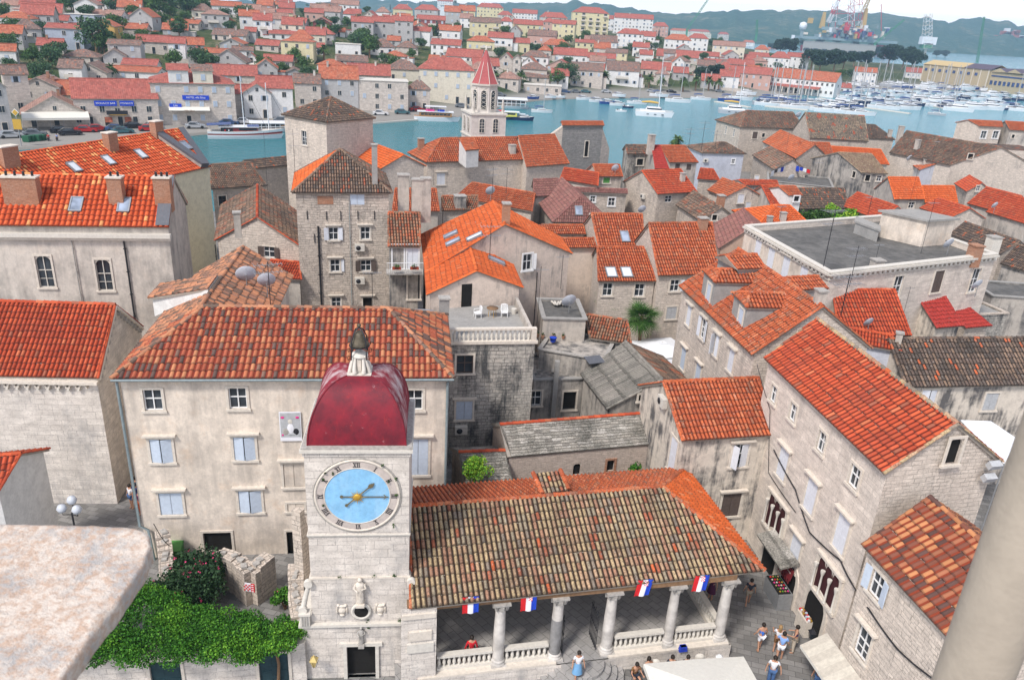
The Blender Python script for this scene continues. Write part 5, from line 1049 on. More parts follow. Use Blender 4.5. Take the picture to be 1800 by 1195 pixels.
for px,py,w_,d2,h_ in((709,372,.95,.8,3.2),(733,374,.95,.8,2.9),(748,374,.85,.8,3.0)):chimney(s,px,py,w_,d2,h_,z=12.6,mat='plaster_grey',cap='trim_dark')
def chm(h,px,py,w_=.6,hh=1.2,mat='plaster_grey',key='f',d2=None):chimney(h,px,py,w_,d2 or w_*.85,hh,key=key,mat=mat)
chm(cenA,889,388,.7,1.4,'brick','f');chm(church26,900,268,.9,1.0,'plaster_grey');chm(church26,740,262,.8,1.4,'brick','l')
chm(MH('tiny house with tan'),808,362,1.2,1.1,'plaster_dark');chm(MH('salmon roof, left'),1199,318,.6,1.0)
chm(MH('big square red'),1234,400,.8,.9,'brick');chm(MH('brown and rust striped'),1266,358,.9,1.0,'brick');chm(MH('bright orange hipped'),1375,388,.7,1.0);chm(MH('bright orange hipped'),1352,392,.6,.8)
chm(MH('long dark brown roof'),1611,262,.8,1.6);chm(MH('crimson sheet'),1143,262,.9,2.0);chm(MH('brown roofed house stepping'),1563,240,.8,1.4,'plaster_grey');chm(MH('long house with vivid'),1580,245,.9,2.4)
chm(b18,418,400,.6,1.2);chm(tower15,659,322,.45,3.2,'cement');chm(dh,1440,530,.6,.7,'plaster_grey','f')
chm(MH('purple walled'),1577,605,.4,.8);chm(MH('white and lilac'),1624,290,.6,.9);chm(orange6,1200,765,.0,.0)if False else None
chimney(flatpal,1711,452,.9,.8,1.0,z=12.3,mat='brick',cap='brick');chimney(flatpal,1742,440,.9,.9,1.2,z=12.0,mat='offwhite');chimney(flatpal,1541,468,.8,.8,.5,z=12.0,mat='plaster_grey')
chimney(ru3,545,0,.1,.1,.1,base=V(-100,-60,-5))if False else None
skylight(MH('single skylight'),'f',1098,417,.8,1.3);skylight(MH('two bright skylights'),'f',1074,480,.9,1.2,'skyglass_light');skylight(MH('two bright skylights'),'f',1101,480,.9,1.2,'skyglass_light')
skylight(cenA,'f',793,414,.8,1.2);skylight(cenA,'f',797,427,.8,1.2);skylight(cenA,'f',835,418,.8,1.3,'skyglass_light');skylight(cenB,'b',872,460,.8,1.3)if 'b' in cenB.planes else None
skylight(MH('plum coloured hipped'),'r',1017,371,.8,1.1)
o_,n2_=dh.planes['f'];zi=dh.zr-.1
house('w','upper back dormer',(1299,474),(1346,472),(1277,449),(1330,447),zi,20,'hg',zb=zi-2.2,oh=.15,tiles='tile_orange',wm='cement',seg=5,into=dh,tw=.24)
house('w','back wing',(1402,511),(1456,508),(1382,488),(1439,486),zi-.3,20,'gg',zb=zi-3.2,oh=.15,tiles='tile_orange',wm='cement',seg=5,into=dh,tw=.24)
lc=house('town_house','small white walled house with red roof at the far left below the church',(-110,880),(-6,868),(-70,801),(33,804),6.2,26,'gg',tiles='tile_red',wm='plaster_white',seg=6,tw=.27)
g7=gable27;zt7=g7.ze
for a_,sg,w7,dz7 in((g7.q[0],-1,2.6,2.0),(g7.q[1],1,2.4,3.6)):
 b_=a_+g7.u*sg*w7+g7.nrm*(1.2 if sg>0 else .2);a3,b3=(b_,a_)if sg<0 else(a_,b_);za,zb2=(zt7-dz7,zt7-.2)if sg<0 else(zt7-.6,zt7-dz7-.6)
 A4,B4=V(a3.x,a3.y,0),V(b3.x,b3.y,0);t7=g7.nrm*.7;pts=[A4,B4,V(B4.x,B4.y,zb2),V(A4.x,A4.y,za)]
 m=MB();m.add(pts+[p+t7 for p in pts],[(0,1,2,3),(7,6,5,4),(3,2,6,7),(1,5,6,2),(4,0,3,7)],'rubble_light');m.build('buttress_wall',g7.root)
wd=MH('red roof and a white dormer');o_,n2_=wd.planes['f'];zi=hit(1384,353,o_,n2_).z
house('w','white dormer',(1388,344),(1411,344),(1369,328),(1399,328),zi+1.2,18,'gg',zb=zi-1.0,oh=.12,tiles='tile_orange',wm='plaster_white',seg=4,into=wd,wins=[('f',1399,349,.8,.7,'dark',None,'white')])
oo,nn_=church26.planes['f'];zz=hit(830,252,oo,nn_).z
house('w','monastery dormer',(819,265),(843,263),(812,244),(841,243),zz+.3,16,'gg',zb=zz-2.0,oh=.1,tiles='tile_orange',wm='plaster_white',seg=4,into=church26,auto=False,back=.2)
random.seed(3)
zt=27.86
top=[P(-500,918,zt),P(-150,921,zt),P(100,924,zt),P(235,929,zt),P(256,940,zt),P(259,962,zt),P(246,992,zt),P(206,1052,zt),P(150,1120,zt),P(95,1200,zt),P(-60,1420,zt),P(-700,1500,zt)]
from mathutils import noise as mn
def ledge():
 n=len(top);m=MB();L=[]
 rs=[]
 for i in range(n):
  a,b=top[i],top[(i+1)%n];k=max(1,int((b-a).length/.012))if i<9 else 3
  for j in range(k):
   p=a+(b-a)*(j/k);q=mn.noise(p*22)*.004+mn.noise(p*70)*.0018;rs.append(p+V(q,q*.6,0))
 c=P(-100,1150,zt);n=len(rs);lay=[(0.0,0),(0.006,-.002),(.009,-.010),(.007,-.045),(-.01,-.06),(-.12,-.075)]
 vs=[]
 rings=[.3,.55,.75,.88,.95,.985]
 for t in rings:vs+=[V(*(c+(p-c)*t)[:2],zt+mn.noise((c+(p-c)*t)*14)*.006+mn.noise((c+(p-c)*t)*45)*.0025)for p in rs]
 for out,dz in lay:vs+=[p+(p-c).normalized()*out+V(0,0,dz+mn.noise(p*40+V(0,0,dz*30))*.003)for p in rs]
 R_=len(rings)+len(lay);fs=[(r*n+i,(r+1)*n+i,(r+1)*n+(i+1)%n,r*n+(i+1)%n)for r in range(R_-1)for i in range(n)]
 m.add(vs,fs,'ledge',None,True);m.add(vs[:n],[tuple(range(n))],'ledge')
 m.build('stone_ledge',None,'blurred weathered stone ledge close to the camera at lower left','ledge')
D('ledge',m_ledge:=(lambda nt,bs:(lambda g:(setc(nt,bs,mixc(nt,ramp(nt,noise(nt,g,60,5,.7),[(.40,.8),(.56,0)]),mixc(nt,ramp(nt,noise(nt,g,11,6,.7),[(.44,0),(.60,1)]),(.68,.60,.52),(.45,.43,.41)),(.52,.36,.26)),.9,.2),bump(nt,bs,noise(nt,g,55,6,.7),.9,.01)))(geo(nt))))
ledge()
d0=ray(1708,1195);d0.z=0;d0.normalize();pc=V(0,0,0)+d0*1.5
m=MB();m.lathe((pc.x,pc.y,26.2),[(.064,0),(.064,1.6),(.064,3.2)],'colstone',40);m.build('stone_column',None,'blurred pale stone colonnette close to the camera at lower right','column')
def flag(px,py,label,tilt=0.0):
 o_=FL(0,-.32,0);n_=FL.R@V(0,-1,0);c=hit(px,py,o_,n_);w_,h_=.74,.9;m=MB();K=18
 r=root_at('flag',tuple(c),label,'flag','flags hanging from the loggia eaves')
 def pt(s,t,e=0):return c+FL.R@V((s-.5)*w_+tilt*(t-.5),-.04*sin(s*9+t*3)-e-.05*t,(.5-t)*h_)
 for i in range(K):
  mat=['red','flagwhite','blue'][min(2,i*3//K)]
  m.add([pt(i/K,t)for t in(0,)]+[pt((i+1)/K,0)]+[pt((i+1)/K,1),pt(i/K,1)],[(0,1,2,3)],mat)
 m.build('cloth',r);m=MB()
 for i in range(5):
  for j in range(5):
   x0,t0=.36+i*.07,.10+j*.055
   m.add([pt(x0,t0,.015),pt(x0+.07,t0,.015),pt(x0+.07,t0+.055,.015),pt(x0,t0+.055,.015)],[(0,1,2,3)],'red' if(i+j)%2==0 else 'flagwhite')
 m.build('checkered_crest',r);m=MB();m.tube([pt(-.05,0),pt(1.05,0)],.015,'iron',5);m.build('pole',r)
flag(827,1062,'tricolour flag under the loggia eave nearest the clock tower');flag(929,1058,'tricolour flag under the loggia eave left of the second column',0);flag(1131,1032,'tricolour flag under the loggia eave between the third and fourth columns',-.15);flag(1231,1024,'tricolour flag under the loggia eave near its right end',-.1)
def umbrella(c,s,ang,z,mat,label,apex=.75,group=None):
 r=root_at('market_umbrella',(c[0],c[1],0),label,'umbrella',group);R=Matrix.Rotation(ang,3,'Z');C=V(c[0],c[1],z);h=s/2
 m=MB();co=[C+R@V(x*h,y*h,0)for x,y in((-1,-1),(1,-1),(1,1),(-1,1))];ap_=C+V(0,0,apex)
 for i in range(4):
  a,b=co[i],co[(i+1)%4];mm=(a+b)/2-V(0,0,-.05);m.add([a,mm,ap_],[(0,1,2)],mat);m.add([mm,b,ap_],[(0,1,2)],mat);m.add([a-V(0,0,.22),b-V(0,0,.22),b,a],[(0,1,2,3)],mat)
  m.add([a-V(0,0,.02),mm-V(0,0,.02),ap_-V(0,0,.03)],[(2,1,0)],mat);m.add([mm-V(0,0,.02),b-V(0,0,.02),ap_-V(0,0,.03)],[(2,1,0)],mat)
 m.box(ap_-V(0,0,.06),(s*.16,s*.16,.1),mat,ang);m.build('canopy',r);m=MB();m.tube([V(c[0],c[1],0),ap_],.035,'woodlight',8);m.build('pole',r)
 m=MB()
 for p in co:m.tube([ap_-V(0,0,.25),p-V(0,0,.04)],.018,'woodlight',4)
 m.build('rib',r);m=MB();m.box((c[0],c[1],.08),(.7,.7,.16),'trim_dark',ang);m.build('base',r)
ua,ub=P(1131,1166,2.7),P(1307,1153,2.7);ud=(ub-ua).normalized();uc=(ua+ub)/2+V(ud.y,-ud.x,0)*((ub-ua).length/2)
umbrella(uc,(ub-ua).length,atan2(ud.y,ud.x),2.7,'canvas','large square cream umbrella in front of the loggia')
umbrella(P(1163,612,2.8),4.2,.35,2.8,'canvas_white','white square umbrella in the far lane, upper one',.6,'white umbrellas in the lane by the palms');umbrella(P(1170,650,2.8),3.6,.35,2.8,'canvas_white','white square umbrella in the far lane, lower one',.6,'white umbrellas in the lane by the palms')
m=MB();a_,b_,c_,d_=P(1688,738,6.2),P(1742,740,6.2),P(1800,800,5.2),P(1700,830,5.2)
m.add([a_,b_,P(1790,772,5.4),P(1765,815,5.4)],[(3,2,1,0)],'canvas_white');m.add([a_,b_,P(1790,772,5.4),P(1765,815,5.4)],[(0,1,2,3)],'canvas_white')
for q in(a_,b_,P(1790,772,5.4),P(1765,815,5.4)):m.tube([V(q.x,q.y,0),q],.05,'steel',6)
m.build('white_awning',None,'large white sloping awning behind the gable of the stone palace','awning')
s0,s1,z_,n_=right8.side['f'];o8=V(s0.x,s0.y,0);c=hit(1490,1150,o8,n_);d_=(s1-s0).normalized();d_.z=0;m=MB()
for k in range(8):
 x0=-1.6+k*.4;a_=V(c.x,c.y,2.75)+d_*x0;b_=a_+d_*.4;e=n_*1.3-V(0,0,.6);m.add([a_+e,b_+e,b_+n_*.03,a_+n_*.03],[(0,1,2,3)],'awnb' if k%2 else 'awna');m.add([a_+e,b_+e,b_+e-V(0,0,.15),a_+e-V(0,0,.15)],[(3,2,1,0)],'canvas')
m.build('awning',None,'striped beige awning at the foot of the stone house in the bottom right corner','awning')
c=P(124,890,4.1);r=root_at('street_lamp',(c.x,c.y,0),'black lamp post with three white globes beside the church','street lamp')
m=MB();m.tube([V(c.x,c.y,0),V(c.x,c.y,3.7)],[.07,.045],'iron',8);m.lathe((c.x,c.y,0),[(.16,0),(.14,.3),(.08,.5)],'iron',10);m.build('post',r)
for k,(dx,dy,dz)in enumerate(((-.42,-.1,.1),(.38,-.12,.1),(.0,.2,.45))):
 m=MB();p=V(c.x+dx,c.y+dy,3.7+dz);m.tube([V(c.x,c.y,3.6),V(c.x+dx,c.y+dy,3.6+dz*.3),p],.025,'iron',6);a_=m.build('arm',r);m=MB();m.lathe(p+V(0,0,.22),[(0,-.26),(.18,-.18),(.26,0),(.18,.18),(0,.26)],'dish',14);m.build('globe',r)
SHORE=[(-900,300),(-400,276),(0,262),(200,250),(352,234),(520,225),(658,215),(819,204),(938,176),(988,173),(1277,172),(1400,166),(1500,158),(1626,157),(1800,162),(2300,190)]
sh=[P(x,y,-.8)for x,y in SHORE];S_A=np.array([atan2(p.x,p.y)for p in sh]);S_D=np.array([hypot(p.x,p.y)for p in sh]);S_X=[a for a,b in SHORE]
def az_of(px):return float(np.interp(px,S_X,S_A))
HM=[(-900,27,.12),(0,27,.125),(400,26,.125),(700,25,.11),(900,24,.10),(1100,19,.085),(1280,12,.06),(1400,5,.03),(1600,3,.02),(1800,2,.02),(2300,2,.02)]
H_A=np.array([az_of(a)for a,b,c in HM]);H_H=np.array([b for a,b,c in HM]);H_S=np.array([c for a,b,c in HM])
def ter(x,y):
 a=atan2(x,y);s=hypot(x,y)-float(np.interp(a,S_A,S_D))
 if s<0:return-6.0
 hm=float(np.interp(a,H_A,H_H));sl=float(np.interp(a,H_A,H_S))
 t=max(0,s-24)*sl;h=hm*(1-math.exp(-(t/hm)*1.0-(t/hm)**2*.6))if t>0 else 0
 L=hm/sl*1.9+150
 if s>L:h=h-(s-L)*.10
 return max(-6,h-.8)
def ground(px,py,z0=0):
 d=ray(px,py);t=100.0;p=CAM+d*t
 while t<1500:
  p=CAM+d*t
  if p.z<=ter(p.x,p.y)+z0:return p
  t*=1.0035
 return p
def terrain():
 azs=[float(q)for q in np.linspace(az_of(-900)-.05,az_of(2300)+.1,260)];rs=[float(q)for q in np.concatenate([[0,.01],np.linspace(3,420,70),np.linspace(440,1100,26)])]
 vs=[];
 for a in azs:
  D_=float(np.interp(a,S_A,S_D))
  for k,r in enumerate(rs):
   x,y=sin(a)*(D_+r),cos(a)*(D_+r);z=-6.0 if k==0 else ter(x,y)+(mn.noise(V(x,y,0)*.04)*.5 if r>60 else 0);vs.append((x,y,z))
 n=len(rs);fs=[(i*n+j,(i+1)*n+j,(i+1)*n+j+1,i*n+j+1)[::-1]for i in range(len(azs)-1)for j in range(n-1)]
 m=MB();m.add(vs,fs,'hillground',[[(0,0)]*4]*len(fs),True);m.build('hillside',kind='structure')
def m_hill(nt,bs):
 g=geo(nt);f=noise(nt,g,.06,5,.65);f2=noise(nt,g,.6,4,.7);mix=mth(nt,'ADD',mth(nt,'MULTIPLY',f,.6),mth(nt,'MULTIPLY',f2,.4))
 sp=nd(nt,'ShaderNodeSeparateXYZ',{0:g});lo=ramp(nt,mth(nt,'MULTIPLY',mth(nt,'ADD',sp.outputs[2],1),.5),[(.2,1),(.9,0)])
 c=ramp(nt,mix,[(.35,(.025,.05,.018)),(.52,(.06,.08,.03)),(.60,(.17,.15,.09)),(.74,(.27,.24,.18))]);setc(nt,bs,mixc(nt,lo,c,(.27,.255,.23)),.95,.1)
D('hillground',m_hill)
terrain()
isl=[(-130,-60),(160,-60),(165,190),(128,205),(95,196),(70,185),(45,180),(22,140),(3,133),(-22,118),(-60,108),(-110,100),(-130,90)]
m=MB();m.add([V(x,y,0)for x,y in isl],[tuple(range(len(isl)))],'pave');
m.build('paving',kind='structure')
m=MB()
for i in range(len(isl)):
 a,b=isl[i],isl[(i+1)%len(isl)];wall(m,a,b,-4,-.004,'ashlar')
m.build('quay_edge',kind='structure')
def m_water(nt,bs):
 g=geo(nt);gs=vmul(nt,g,(1,1.6,1));n1=noise(nt,gs,.35,5,.65);n2=noise(nt,gs,1.3,3,.6)
 sp=nd(nt,'ShaderNodeSeparateXYZ',{0:g});t=ramp(nt,mth(nt,'MULTIPLY_ADD',sp.outputs[0],.005,.45),[(.1,(.012,.15,.17)),(.5,(.03,.20,.24)),(.9,(.08,.27,.33))])
 setc(nt,bs,t,.12,.5);bs.inputs['IOR'].default_value=1.33;bump(nt,bs,mth(nt,'ADD',n1,mth(nt,'MULTIPLY',n2,.35)),.9,.7)
D('water',m_water)
m=MB();R_=[V(-9000,-60,-1.3),V(9000,-60,-1.3),V(9000,9000,-1.3),V(-9000,9000,-1.3)]
m.add(R_,[(0,1,2,3)],'water');m.build('water',kind='structure')
RIDGE=[(-600,8),(0,-4),(450,3),(560,6),(640,-3),(700,2),(780,5),(860,8),(900,5),(955,6),(1015,5.5),(1071,9),(1121,17.5),(1176,25),(1226,22),(1350,18),(1450,19.6),(1563,26),(1640,36),(1676,38),(1700,33),(1722,31),(1757,37),(1787,46),(1830,46),(2000,50),(2400,60)]
def far_hill():
 xs=[float(q)for q in range(-600,2401,6)];vs=[];K=14
 for x in xs:
  yr=float(np.interp(x,[a for a,b in RIDGE],[b for a,b in RIDGE]));d1=2300+400*sin(x*.004);d0=ray(x,70);h=V(d0.x,d0.y,0).normalized()
  top=at_dist(x,yr,d1*h.y+900*h.y);
  base=h*d1;jt=mn.noise(V(x*.05,0,0))*10+mn.noise(V(x*.3,3,0))*4
  for k in range(K+1):
   t=k/K;p=base.lerp(V(top.x,top.y,0),t);z=-3+(top.z+3+jt)*(sin(t*pi/2)**1.15)+mn.noise(V(x*.02,t*4,1))*14*sin(t*pi);vs.append((p.x,p.y,z))
  vs.append((h.x*(d1+2500),h.y*(d1+2500),-10))
 n=K+2;fs=[(i*n+j,(i+1)*n+j,(i+1)*n+j+1,i*n+j+1)for i in range(len(xs)-1)for j in range(n-1)]
 m=MB();m.add(vs,fs,'farhill',[[(0,0)]*4]*len(fs),True);m.build('hills',kind='structure')
def m_farhill(nt,bs):
 g=geo(nt);f=noise(nt,g,.006,6,.7);f2=noise(nt,g,.05,4,.7);c=ramp(nt,mth(nt,'ADD',mth(nt,'MULTIPLY',f,.5),mth(nt,'MULTIPLY',f2,.5)),[(.35,(.025,.075,.06)),(.52,(.05,.11,.085)),(.62,(.17,.18,.13)),(.75,(.33,.30,.24))]);setc(nt,bs,c,.95,.05);bump(nt,bs,f2,1.0,8)
D('farhill',m_farhill)
far_hill()
def leaf_cards(m,blobs,n,s,mat,sq=.75):
 V_=[];rng=np.random
 tot=sum(b[3]**2 for b in blobs)
 for(x,y,z,r)in blobs:
  k=int(n*r*r/tot);d=rng.normal(size=(k,3));d/=np.linalg.norm(d,axis=1)[:,None];rad=r*(.55+.5*rng.rand(k)**.7);lump=1+.18*np.sin(d[:,0]*5+x)*np.cos(d[:,1]*6+y)
  p=d*(rad*lump)[:,None];p[:,2]*=sq;p+=np.array([x,y,z]);a=rng.normal(size=(k,3));a/=np.linalg.norm(a,axis=1)[:,None];b=np.cross(a,rng.normal(size=(k,3)));b/=np.linalg.norm(b,axis=1)[:,None]
  q=(s*(.6+.9*rng.rand(k)))[:,None];V_.append(np.stack([p-a*q,p+b*q*.7,p+a*q,p-b*q*.7],1).reshape(-1,3))
 vv=np.concatenate(V_);k=len(vv)//4;m.quads(vv,np.arange(4*k).reshape(k,4),np.tile(np.array([[0,0],[1,0],[1,1],[0,1]],float),(k,1,1)),mat)
_TM={}
def tree_mesh(kind,v=0):
 key=(kind,v)
 if key in _TM:return _TM[key]
 rs=random.Random(v*17+hash(kind)%7 if False else v*17+len(kind));np.random.seed(v*31+len(kind));tr=MB();cr=MB()
 if kind=='round':
  H=6.0;bl=[(rs.uniform(-1.9,1.9),rs.uniform(-1.9,1.9),rs.uniform(2.6,5.2),rs.uniform(.9,1.6))for _ in range(11)]+[(0,0,4,2)]
  tr.tube([(0,0,-.5),(.1,0,1.5),(0,.1,3.4)],[.28,.2,.1],'wood',6)
  for b in bl[:5]:tr.tube([(0,0,1.8),(b[0]*.6,b[1]*.6,b[2]*.8),(b[0],b[1],b[2])],[.12,.07,.03],'wood',4)
  leaf_cards(cr,bl,1500,.21,'leaf_hill' if v%2 else 'leaf_green2')
 elif kind=='pine':
  bl=[(rs.uniform(-3,3),rs.uniform(-3,3),rs.uniform(4.2,8.2),rs.uniform(1.6,2.4))for _ in range(14)];tr.tube([(0,0,-.5),(.2,0,3),(.1,.2,7)],[.35,.25,.15],'wood',6)
  for b in bl[:7]:tr.tube([(0,0,4.5),(b[0],b[1],b[2]-.4)],[.14,.05],'wood',4)
  leaf_cards(cr,bl,2600,.36,'leaf_pine',.62)
 elif kind=='cypress':
  bl=[(0,0,1+i*.9,.95*(1-(i/9)**2.2)+.15)for i in range(10)];tr.tube([(0,0,-.5),(0,0,8)],[.18,.05],'wood',5);leaf_cards(cr,bl,1100,.17,'leaf_pine',1.1)
 elif kind=='palm':
  tr.tube([(0,0,-.5),(.05,0,2),(0,.05,4.4)],[.36,.3,.34],'wood',8)
  for k in range(46):
   a=rs.uniform(0,2*pi);el=rs.uniform(-.5,1.25);L=rs.uniform(2.0,2.8);pts=[]
   for i in range(6):
    t=i/5;pts.append(V(cos(a)*cos(el)*L*t,sin(a)*cos(el)*L*t,4.4+sin(el)*L*t-1.5*t*t*(.6+.4*cos(el))))
   sd=V(-sin(a),cos(a),0)
   for i in range(5):
    w0,w1=[.05,.22,.3,.3,.22,.04][i:i+2];
    for sg in(-1,1):cr.add([pts[i],pts[i+1],pts[i+1]+sd*sg*w1-V(0,0,w1*.55),pts[i]+sd*sg*w0-V(0,0,w0*.55)],[(0,1,2,3)],'leaf_palm')
 elif kind=='shrub':
  bl=[(rs.uniform(-.8,.8),rs.uniform(-.8,.8),rs.uniform(.4,1.0),rs.uniform(.5,.8))for _ in range(6)];tr.tube([(0,0,-.2),(0,0,.6)],[.08,.04],'wood',4);leaf_cards(cr,bl,600,.16,'leaf_green2')
 _TM[key]=(tr.mesh('trunk'),cr.mesh('crown'));return _TM[key]
D('leaf_green2',m_leaf,[(.2,(.02,.055,.012)),(.5,(.05,.11,.025)),(.85,(.11,.20,.05))]);D('leaf_palm',m_leaf,[(.2,(.02,.045,.012)),(.5,(.045,.085,.02)),(.85,(.09,.14,.04))])
TREES=[]
def tree(kind,v,loc,s,label,group='trees on the far bank',sx=None):
 nm={'round':'broadleaf_tree','pine':'pine_tree','cypress':'cypress','palm':'palm_tree','shrub':'shrub'}[kind]
 r=empty(nm,loc,random.uniform(0,6.28),label,'shrub' if kind=='shrub' else 'tree',group,s);a,b=tree_mesh(kind,v);link(a,'trunk',r,M=Matrix());link(b,'crown',r,M=Matrix());TREES.append(r);return r
WC={'w':('fw_white','white'),'c':('fw_cream','cream'),'g':('fw_grey','grey'),'y':('fw_yellow','yellow'),'s':('fw_stone','stone'),'p':('fw_pink','pink'),'b':('fw_blue','pale blue'),'r':('fw_red','dark red'),'o':('fw_ochre','ochre')}
for k,c in(('fw_white',(.78,.77,.75)),('fw_cream',(.70,.64,.52)),('fw_grey',(.47,.46,.45)),('fw_yellow',(.70,.63,.40)),('fw_pink',(.56,.36,.30)),('fw_blue',(.42,.48,.56)),('fw_red',(.28,.09,.09)),('fw_ochre',(.60,.38,.12))):D(k,m_plaster,c,tuple(x*.45 for x in c),.5,.8,.45)
D('fw_stone',m_stone,(.68,.61,.54),(.58,.52,.46),(.34,.31,.28),.9,.4,.03,(.16,.16,.155),.52,.78,.5,1.0,.05,.3)
RC={'o':('tile_orange_far','orange'),'r':('tile_red_far','red'),'d':('tile_old_far','dark brown'),'a':('tile_faded_far','faded')}
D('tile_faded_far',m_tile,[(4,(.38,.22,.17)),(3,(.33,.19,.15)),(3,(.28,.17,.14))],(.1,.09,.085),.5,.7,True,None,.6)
D('fwin',m_plain,(.30,.32,.36),.5,.5);D('fshut',m_plain,(.40,.47,.56),.6,.1)
def farwin(kind):
 k=('fw',kind)
 if k in _WM:return _WM[k]
 m=MB()
 if kind=='dark':m.box((0,-.02,0),(1.15,.1,1.5),'offwhite');m.box((-.27,-.05,0),(.45,.1,1.3),'glass');m.box((.27,-.05,0),(.45,.1,1.3),'glass')
 elif kind=='shut':m.box((0,-.02,0),(1.2,.1,1.6),'trim');m.box((-.26,-.06,0),(.48,.1,1.4),'fshut');m.box((.26,-.06,0),(.48,.1,1.4),'fshut')
 elif kind=='door':m.box((0,-.02,0),(1.3,.1,2.4),'trim');m.box((0,-.06,0),(1.0,.08,2.2),'glass')
 elif kind=='open':m.box((0,0,0),(.95,.1,1.3),'glass');m.box((-.72,-.03,0),(.42,.08,1.35),'fshut');m.box((.72,-.03,0),(.42,.08,1.35),'fshut')
 elif kind=='balc':
  m.box((0,-.6,-1.2),(3.2,1.2,.15),'offwhite');m.box((0,-1.18,-.7),(3.2,.06,.9),'trim');m.box((0,-.03,0),(2.2,.1,2.2),'glass')
 _WM[k]=m.mesh('window');return _WM[k]
FAR=[];FLABEL={}
def fhouse(x0,x1,yr,ye,yb,typ,wc,rc,nf=None,yaw=None,ox=0,oy=0,sc=3.982,label=None,wk=None,cols=None,name='house',dep=None,balc=False,zbase=None):
 X0,X1,YR,YE,YB=ox+x0/sc,ox+x1/sc,oy+yr/sc,oy+ye/sc,oy+yb/sc;xc=(X0+X1)/2;YB+=(YB-YE)*.16 if label is None and YB>12 else 0;X0-=.4;X1+=.4
 g=ground(xc,YB);d=(g-CAM).dot(cF);W=max(3,(X1-X0)*d/FPX);h=max(2.6,(YB-YE)*d/FPX/cos(.12));dz=(YE-YR)*d/FPX
 dpt=dep or min(W*.8,9)if typ!='F' else min(W*1.3,11)
 dd=(29-g.z-h)/d;rh=dz-(dpt/2)*max(0,dd)if typ!='F' else dz;rh=max(.9,min(rh,dpt*.42 if typ!='F' else W*.45))if typ!='T' else 0
 i=len(FAR);rs=random.Random(i*7+3);yaw=atan2(-g.x,g.y)*.6+rs.uniform(-.16,.16)if yaw is None else yaw+atan2(-g.x,g.y)
 zb=min(g.z,ter(g.x+3,g.y+6),g.z)-1.5;wm,wn=WC[wc];rm,rn=RC.get(rc,('cement','flat'))
 r=empty(name,(g.x,g.y,g.z),yaw,label,'house');b0=zb-g.z
 m=MB();w2=W/2
 F4=[(-w2,0),(w2,0),(w2,dpt),(-w2,dpt)]
 for k in range(4):a,b=F4[k],F4[(k+1)%4];wall(m,a,b,b0,h,wm,(),k*5)
 if typ=='F':
  gabtri(m,F4[0],F4[1],h,[V(0,0,h+rh)],wm);gabtri(m,F4[2],F4[3],h,[V(0,dpt,h+rh)],wm)
 if typ=='G':
  gabtri(m,F4[1],F4[2],h,[V(w2,dpt/2,h+rh)],wm);gabtri(m,F4[3],F4[0],h,[V(-w2,dpt/2,h+rh)],wm)
 if typ=='T':m.add([V(a,b,h)for a,b in F4],[(0,1,2,3)],wm)
 m.build('wall',r,M=Matrix())if False else link(m.mesh('wall'),'wall',r,M=Matrix())
 o=.35;m=MB();ft=lambda pts,e:flat_facet(m,pts,e,rm,tw=.45,tl=.55,thick=.22)
 k_=rh/(dpt/2)if dpt else 0
 if typ=='G':e=o*k_;ft([V(-w2-o,-o,h-e),V(w2+o,-o,h-e),V(w2+o,dpt/2,h+rh),V(-w2-o,dpt/2,h+rh)],(1,0));ft([V(w2+o,dpt+o,h-e),V(-w2-o,dpt+o,h-e),V(-w2-o,dpt/2,h+rh),V(w2+o,dpt/2,h+rh)],(1,0));m.tube([V(-w2-o,dpt/2,h+rh+.06),V(w2+o,dpt/2,h+rh+.06)],.13,rm,5)
 if typ=='F':k2=rh/w2;e=o*k2;ft([V(-w2-o,dpt+o,h-e),V(-w2-o,-o,h-e),V(0,-o,h+rh),V(0,dpt+o,h+rh)],(0,1));ft([V(w2+o,-o,h-e),V(w2+o,dpt+o,h-e),V(0,dpt+o,h+rh),V(0,-o,h+rh)],(0,1))
 if typ=='H':
  e=o*k_;ins=min(w2*.98,dpt/2*1.0);c=[V(-w2-o,-o,h-e),V(w2+o,-o,h-e),V(w2+o,dpt+o,h-e),V(-w2-o,dpt+o,h-e)];p,q=V(-w2+ins,dpt/2,h+rh),V(w2-ins,dpt/2,h+rh)
  if(q-p).length<.1:q=p+V(.1,0,0)
  ft([c[0],c[1],q,p],(1,0));ft([c[2],c[3],p,q],(1,0));ft([c[3],c[0],p],(0,1));ft([c[1],c[2],q],(0,1))
 if typ=='T':m.box((0,dpt/2,h+.1),(W+.4,dpt+.4,.2),'offwhite')
 rf=link(m.mesh('roof'),'roof',r,M=Matrix())
 if rs.random()<.45 and typ!='T' and W>5:
  m=MB();cx=rs.uniform(-.3,.3)*W;m.box((cx,dpt*.45,h+rh+.2),(.6,.6,1.6),rs.choice(['plaster_grey','brick','offwhite']));m.box((cx,dpt*.45,h+rh+1.05),(.8,.8,.12),'trim_dark');link(m.mesh('chimney'),'chimney',rf,M=Matrix())
 nf=nf or max(1,int(h/2.9));nc=cols or max(1,int(W/3.2));ms=min(1,h/nf/2.4)
 for fl in range(nf):
  for c in range(nc):
   if rs.random()<.12:continue
   kd=wk or rs.choice(['dark','dark','shut','open']if wc in 'ws' else['dark','shut','dark'])
   if fl==0 and rs.random()<.25:kd='door'
   if balc and c>0 and rs.random()<.6:kd='balc'
   x=(c+.5)/nc*W-w2;z=(fl+.55)*h/nf
   M=Matrix.Translation((x,-.01,z if kd!='door' else 1.2*ms+.02))@Matrix.Scale(ms,4);link(farwin(kd),'window',r,M=M)
 if typ=='F' and rh>1.6 and rs.random()<.6:link(farwin('dark'),'window',r,M=Matrix.Translation((0,-.01,h+rh*.3))@Matrix.Scale(.7,4))
